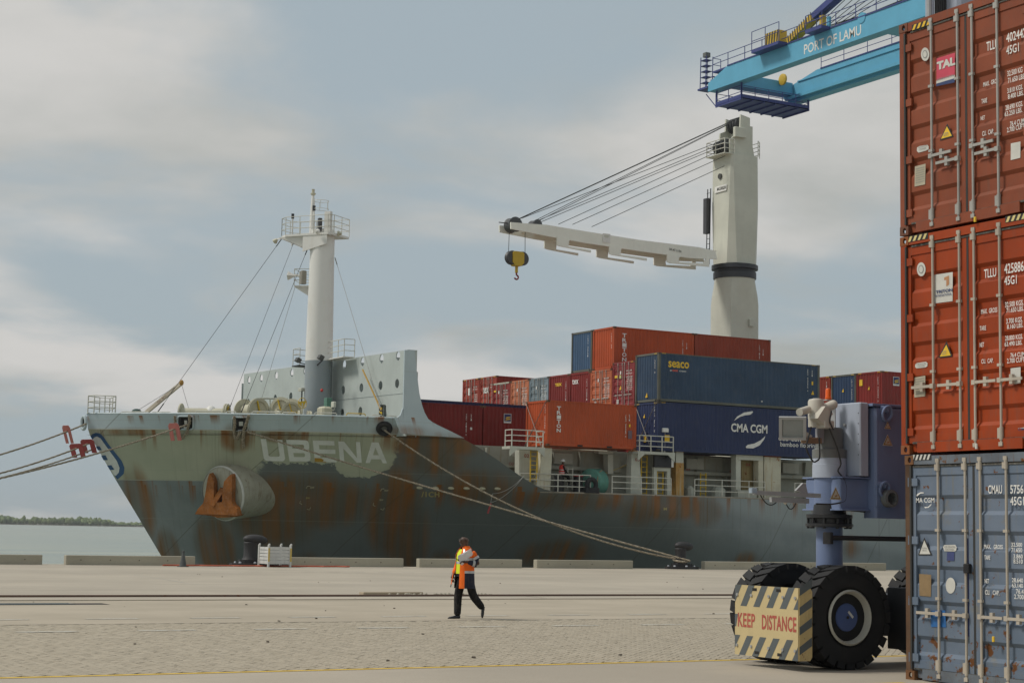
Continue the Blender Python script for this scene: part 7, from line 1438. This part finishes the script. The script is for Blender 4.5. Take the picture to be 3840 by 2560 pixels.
# papers and radio in the left hand
PAP = plain('paper', (.80, .82, .86), .7); po = W(.16, .20, 1.27); pu = (W(.55, -.22, -.38) - W(0, 0, 0)).normalized() * -1; pv_ = (W(.30, .42, .85) - W(0, 0, 0)).normalized()
pv_ = (pv_ - pu * pv_.dot(pu)).normalized(); pn = pu.cross(pv_)
pp = thing('papers', po, 'sheaf of white papers held against the chest of the walking man', 'papers')
for i in range(5):
    a = (i - 2) * .05; u2 = pu * math.cos(a) + pv_ * math.sin(a); v2 = pv_ * math.cos(a) - pu * math.sin(a); o_ = po + pn * (i - 2) * .006; MB().obox(o_, u2 * .16, v2 * .115, pn * .0012).build('sheet', PAP, pp)
ra = W(.24, .14, 1.185); rd = (W(.9, -.1, .32) - W(0, 0, 0)).normalized(); rdo = thing('radio', ra, 'black handheld radio in the hand of the walking man', 'radio')
MB().beam(ra - rd * .06, ra + rd * .07, .05, .03).build('case', BLACK, rdo); MB().cyl(ra + rd * .07, ra + rd * .24, .006, .004, 8).build('antenna', BLACK, rdo)
# ---- seated deckhand, facing aft (right)
so = P(2112, 1784, Y=85.55); so = Vector((so.x - .05, 85.6, 0)); zs = 5.02; Sx = person_frame(Vector((so.x, so.y, zs)), (.98, -.2, 0))
sea = thing('person', (so.x, so.y, zs), 'seated deckhand in a white helmet and red vest on the ship deck', 'person')
K = {'pel': (Sx(0, 0, .09), (.13, .12)), 'spi': (Sx(-.01, 0, .30), .12), 'che': (Sx(-.01, 0, .48), (.14, .12)), 'nek': (Sx(.02, 0, .62), .055), 'hea': (Sx(.04, 0, .70), .07), 'hd2': (Sx(.05, 0, .78), .088), 'lsh': (Sx(0, .17, .54), .06), 'lel': (Sx(.10, .2, .28), .045), 'lwr': (Sx(.28, .14, .12), .035), 'rsh': (Sx(0, -.17, .54), .06), 'rel': (Sx(.12, -.2, .28), .045), 'rwr': (Sx(.3, -.14, .12), .035),
     'lhi': (Sx(.05, .1, .07), .09), 'lkn': (Sx(.40, .11, -.06), .07), 'lan': (Sx(.46, .11, -.52), .045), 'rhi': (Sx(.05, -.1, .07), .09), 'rkn': (Sx(.38, -.11, -.04), .07), 'ran': (Sx(.40, -.11, -.50), .045)}
SB = [('pel', 'spi'), ('spi', 'che'), ('che', 'nek'), ('nek', 'hea'), ('hea', 'hd2'), ('che', 'lsh'), ('lsh', 'lel'), ('lel', 'lwr'), ('che', 'rsh'), ('rsh', 'rel'), ('rel', 'rwr'), ('pel', 'lhi'), ('lhi', 'lkn'), ('lkn', 'lan'), ('pel', 'rhi'), ('rhi', 'rkn'), ('rkn', 'ran')]
obj('body', skin_mesh(K, SB, 'pel'), SKIN, sea)
obj('overall', skin_mesh({n: (p, tuple(x * 1.13 for x in r) if isinstance(r, tuple) else r * 1.16) for n, (p, r) in K.items() if n not in ('hea', 'hd2', 'nek')}, [b for b in SB if not ({'hea', 'hd2', 'nek'} & set(b))], 'pel'), BLKC, sea)
def sring(z, a, k): hw_ = interp(z, (.05, .3, .5, .6), (.20, .19, .205, .13)) * k; hd_ = interp(z, (.05, .3, .5, .6), (.18, .165, .165, .10)) * k; return Sx(hd_ * math.cos(a) - .01, hw_ * math.sin(a), z)
for nm, z0, z1, mt, k in (('vest', .06, .60, plain('vest red', (.55, .03, .02), .7), 1.0), ('vest_band', .14, .19, SIL, 1.02), ('vest_band', .29, .34, SIL, 1.02)):
    mb = MB(); v = [sring(z0 + (z1 - z0) * j / 6, 2 * math.pi * i / 20, k) for j in range(7) for i in range(20)]; mb.add(v, [(j * 20 + i, j * 20 + (i + 1) % 20, (j + 1) * 20 + (i + 1) % 20, (j + 1) * 20 + i) for j in range(6) for i in range(20)]); mb.build(nm, mt, sea, smooth=60, fix=False)
head_bits(Sx, (.045, 0, .755), sea, SKIN, False); hc_ = Sx(.04, 0, .80); MB().lathe([(.155, 0), (.135, .01), (.13, .04), (.11, .10), (.06, .14), (.005, .15)], hc_, (0, 0, 1), 20).build('helmet', plain('helmet white', (.68, .68, .66), .35), sea, smooth=40)
for n in ('lan', 'ran'): p = K[n][0]; f = (Sx(1, 0, 0) - Sx(0, 0, 0)); shoe(p - f * .07 - Vector((0, 0, .07)), p + f * .2 - Vector((0, 0, .09)), (0, 0, 1), sea)
for n in ('lwr', 'rwr'): hand(Sx, K[n][0], f * 1.0 + Vector((0, 0, -.3)), sea, SKIN, curl=.6)

# ================================================================== MOORING LINES, RAT GUARDS
k = NT('mooring rope'); sw = k.noise(1, 3, .5, sc=(14, 14, 30)); ROPE = k.done(k.mix(k.ramp(sw, .35, .65), (.16, .125, .085), (.42, .36, .27)), .9)
def rope(pts, r, label, twist=True):
    t = thing('mooring_rope', pts[0], label, 'rope', 'mooring ropes of the ship'); L = sum((Vector(b) - Vector(a)).length for a, b in zip(pts[:-1], pts[1:]))
    # three twisted strands
    P_ = [Vector(p) for p in pts]; n = int(L / .16); cum = [0]
    for a, b in zip(P_[:-1], P_[1:]): cum.append(cum[-1] + (b - a).length)
    def at(s_):
        for i in range(len(P_) - 1):
            if s_ <= cum[i + 1] + 1e-9: return P_[i].lerp(P_[i + 1], (s_ - cum[i]) / max(1e-9, cum[i + 1] - cum[i]))
        return P_[-1]
    for q in range(3):
        v = []; d = (P_[-1] - P_[0]).normalized(); x, y = MB.frame(d)
        for i in range(n + 1):
            a = i * .95 + q * 2.094; v.append(at(L * i / n) + (x * math.cos(a) + y * math.sin(a)) * r * .52)
        MB().tube(v, r * .56, 5).build('strand', ROPE, t, smooth=True)
    return P_
def far(px, py, Y): p = P(px, py, Y=Y); return p
bwc = P(324, 1588, Y=YC - .4)
r1 = rope(catenary(bwc, P(-420, 1800, Y=92), .35), .05, 'uppermost mooring rope running left from the stem chock')
r2 = rope(catenary(P(352, 1655, Y=97.2), P(-420, 1848, Y=93), .45), .05, 'mooring rope passing through two red rat guards left of the bow')
fl1 = hull_hit(705, 1589, .12); r3 = rope(catenary(fl1, P(-420, 1875, Y=84), .35), .05, 'mooring rope crossing the bow emblem from the first fairlead')
r4 = rope(catenary(P(360, 1680, Y=97.3), P(-420, 1862, Y=95), .4), .045, 'lowest mooring rope left of the bow, behind the others')
bp = Vector((b2.x + .25, 75.65, .42)); ck = hull_hit(1441, 1606, .15); r5 = rope(catenary(ck, bp, 1.15, 30), .05, 'mooring rope slanting down from the black ring chock to the right bollard')
fl2 = hull_hit(930, 1613, .15); r6 = rope(catenary(fl2, bp + Vector((-.1, -.12, .02)), .15, 30), .05, 'long mooring rope slanting from the second fairlead across the ship name')
t = thing('rope_loop', (b2.x, 76, .3), 'rope loop passed round the right bollard', 'rope', 'mooring ropes of the ship'); MB().tube([(b2.x - .1 + .36 * math.cos(a), 76.05 + .36 * math.sin(a), .44 + .06 * math.sin(a)) for a in [2 * math.pi * i / 20 for i in range(20)]], .06, 8, closed=True).build('loop', ROPE, t, smooth=True)
t = thing('rope_loop', (b1.x, 76, .3), 'rope loop left on the base of the left bollard', 'rope', 'mooring ropes of the ship'); MB().tube([(b1.x + .25 + .4 * math.cos(a), 75.85 + .35 * math.sin(a), .33 + .08 * math.sin(2 * a)) for a in [2 * math.pi * i / 20 for i in range(20)]], .055, 8, closed=True).build('loop', ROPE, t, smooth=True)
# braided rope ends hanging at the fairleads
def hang(pts, r, label):
    P_ = [hull_hit(x, y, .14) for x, y in pts]; t = thing('hanging_rope', P_[0], label, 'rope', 'rope ends hanging at the fairleads'); q = []
    for a, b in zip(P_[:-1], P_[1:]):
        for i in range(5): q.append(a.lerp(b, i / 5))
    q.append(P_[-1])
    for s_ in (0, 1, 2):
        v = [p + Vector((math.cos(i * .9 + s_ * 2.1) * r * .6, -.02, math.sin(i * .9 + s_ * 2.1) * r * .35)) for i, p in enumerate(q)]; MB().tube(v, r * .55, 6).build('strand', ROPE, t, smooth=True)
hang([(660, 1556), (662, 1590), (666, 1612), (674, 1640), (690, 1636), (704, 1615)], .075, 'frayed rope hanging at the left side of the first fairlead'); hang([(713, 1552), (716, 1575), (708, 1600), (706, 1622)], .075, 'pale braided rope hanging over the right of the first fairlead')
hang([(881, 1556), (884, 1585), (880, 1610), (884, 1638)], .08, 'braided rope hanging at the left side of the second fairlead'); hang([(936, 1552), (928, 1580), (918, 1605), (914, 1640), (915, 1672)], .09, 'long braided rope end hanging below the second fairlead'); hang([(905, 1612), (896, 1628), (890, 1642)], .10, 'short brown rope tuft under the second fairlead')
RG = plain('rat guard red', (.27, .035, .035), .6); RGP = plain('rat guard faded', (.42, .13, .11), .6)
def ratguard(line, px, label, mat, tall=.55, wide=.55):
    best = None
    for a, b in zip(line[:-1], line[1:]):
        for i in range(20):
            p = a.lerp(b, i / 20); q = p - CAM; x = 1920 + F_PX * q.dot(RIGHT) / q.dot(FWD)
            if best is None or abs(x - px) < best[0]: best = (abs(x - px), p, (b - a).normalized())
    _, c, d = best; t = thing('rat_guard', c, label, 'rat guard', 'red rat guards on the mooring ropes'); u = Vector((0, 0, 1)) - d * d.z; u.normalize(); s_ = d.cross(u).normalized()
    w_, h1, h0 = wide, tall * .45, tall * .85
    pts = [c + s_ * a + u * b for a, b in ((-w_, -h0), (-w_, h1 * .6), (-w_ * .7, h1), (w_ * .7, h1), (w_, h1 * .6), (w_, -h0), (w_ * .3, -h0), (w_ * .3, h1 * .1), (-w_ * .3, h1 * .1), (-w_ * .3, -h0))]
    MB().prism(pts, d * .03).build('disc', mat, t)
ratguard(r1, 252, 'thin red rat guard on the uppermost rope', RGP, .8, .32); ratguard(r2, 288, 'dark red rat guard furthest left on the second rope', RG, .62, .62); ratguard(r2, 330, 'dark red rat guard next to the stem on the second rope', RG, .62, .62); ratguard(r3, 655, 'faded red rat guard hanging beside the first fairlead', RGP, .75, .4)
ln = P(1966, 1782, Y=84.5); rg = P(1835, 1905, Y=84.2); t = thing('hanging_guard', rg, 'red rat guard dangling on thin lines against the hull side', 'rat guard', 'red rat guards on the mooring ropes'); MB().obox(rg, (.1, 0, .28), (.05, .0, -.02), (0, .015, 0)).build('disc', RG, t)
for q in ((1847, 1850), (1838, 1885)): m_ = P(*q, Y=84.2); MB().tube(catenary(ln, m_, .25, 8), .012, 5).build('line', WIRE2, t)
MB().tube([P(1847, 1850, Y=84.2), rg], .012, 5).build('line', WIRE2, t)
# hazy air over the bay
hz = MB().box(-3500, 5500, -400, 5500, -6, 62).build('haze', None, kind='stuff', label='pale sea haze in the air over the bay', category='haze')
hm = bpy.data.materials.new('haze'); hm.use_nodes = True; hm.node_tree.nodes.clear(); o_ = hm.node_tree.nodes.new('ShaderNodeOutputMaterial'); pv = hm.node_tree.nodes.new('ShaderNodeVolumePrincipled'); pv.inputs['Color'].default_value = (.86, .90, .92, 1); pv.inputs['Density'].default_value = 1.0e-4; pv.inputs['Anisotropy'].default_value = .2
hm.node_tree.links.new(pv.outputs[0], o_.inputs['Volume']); hz.data.materials.append(hm)
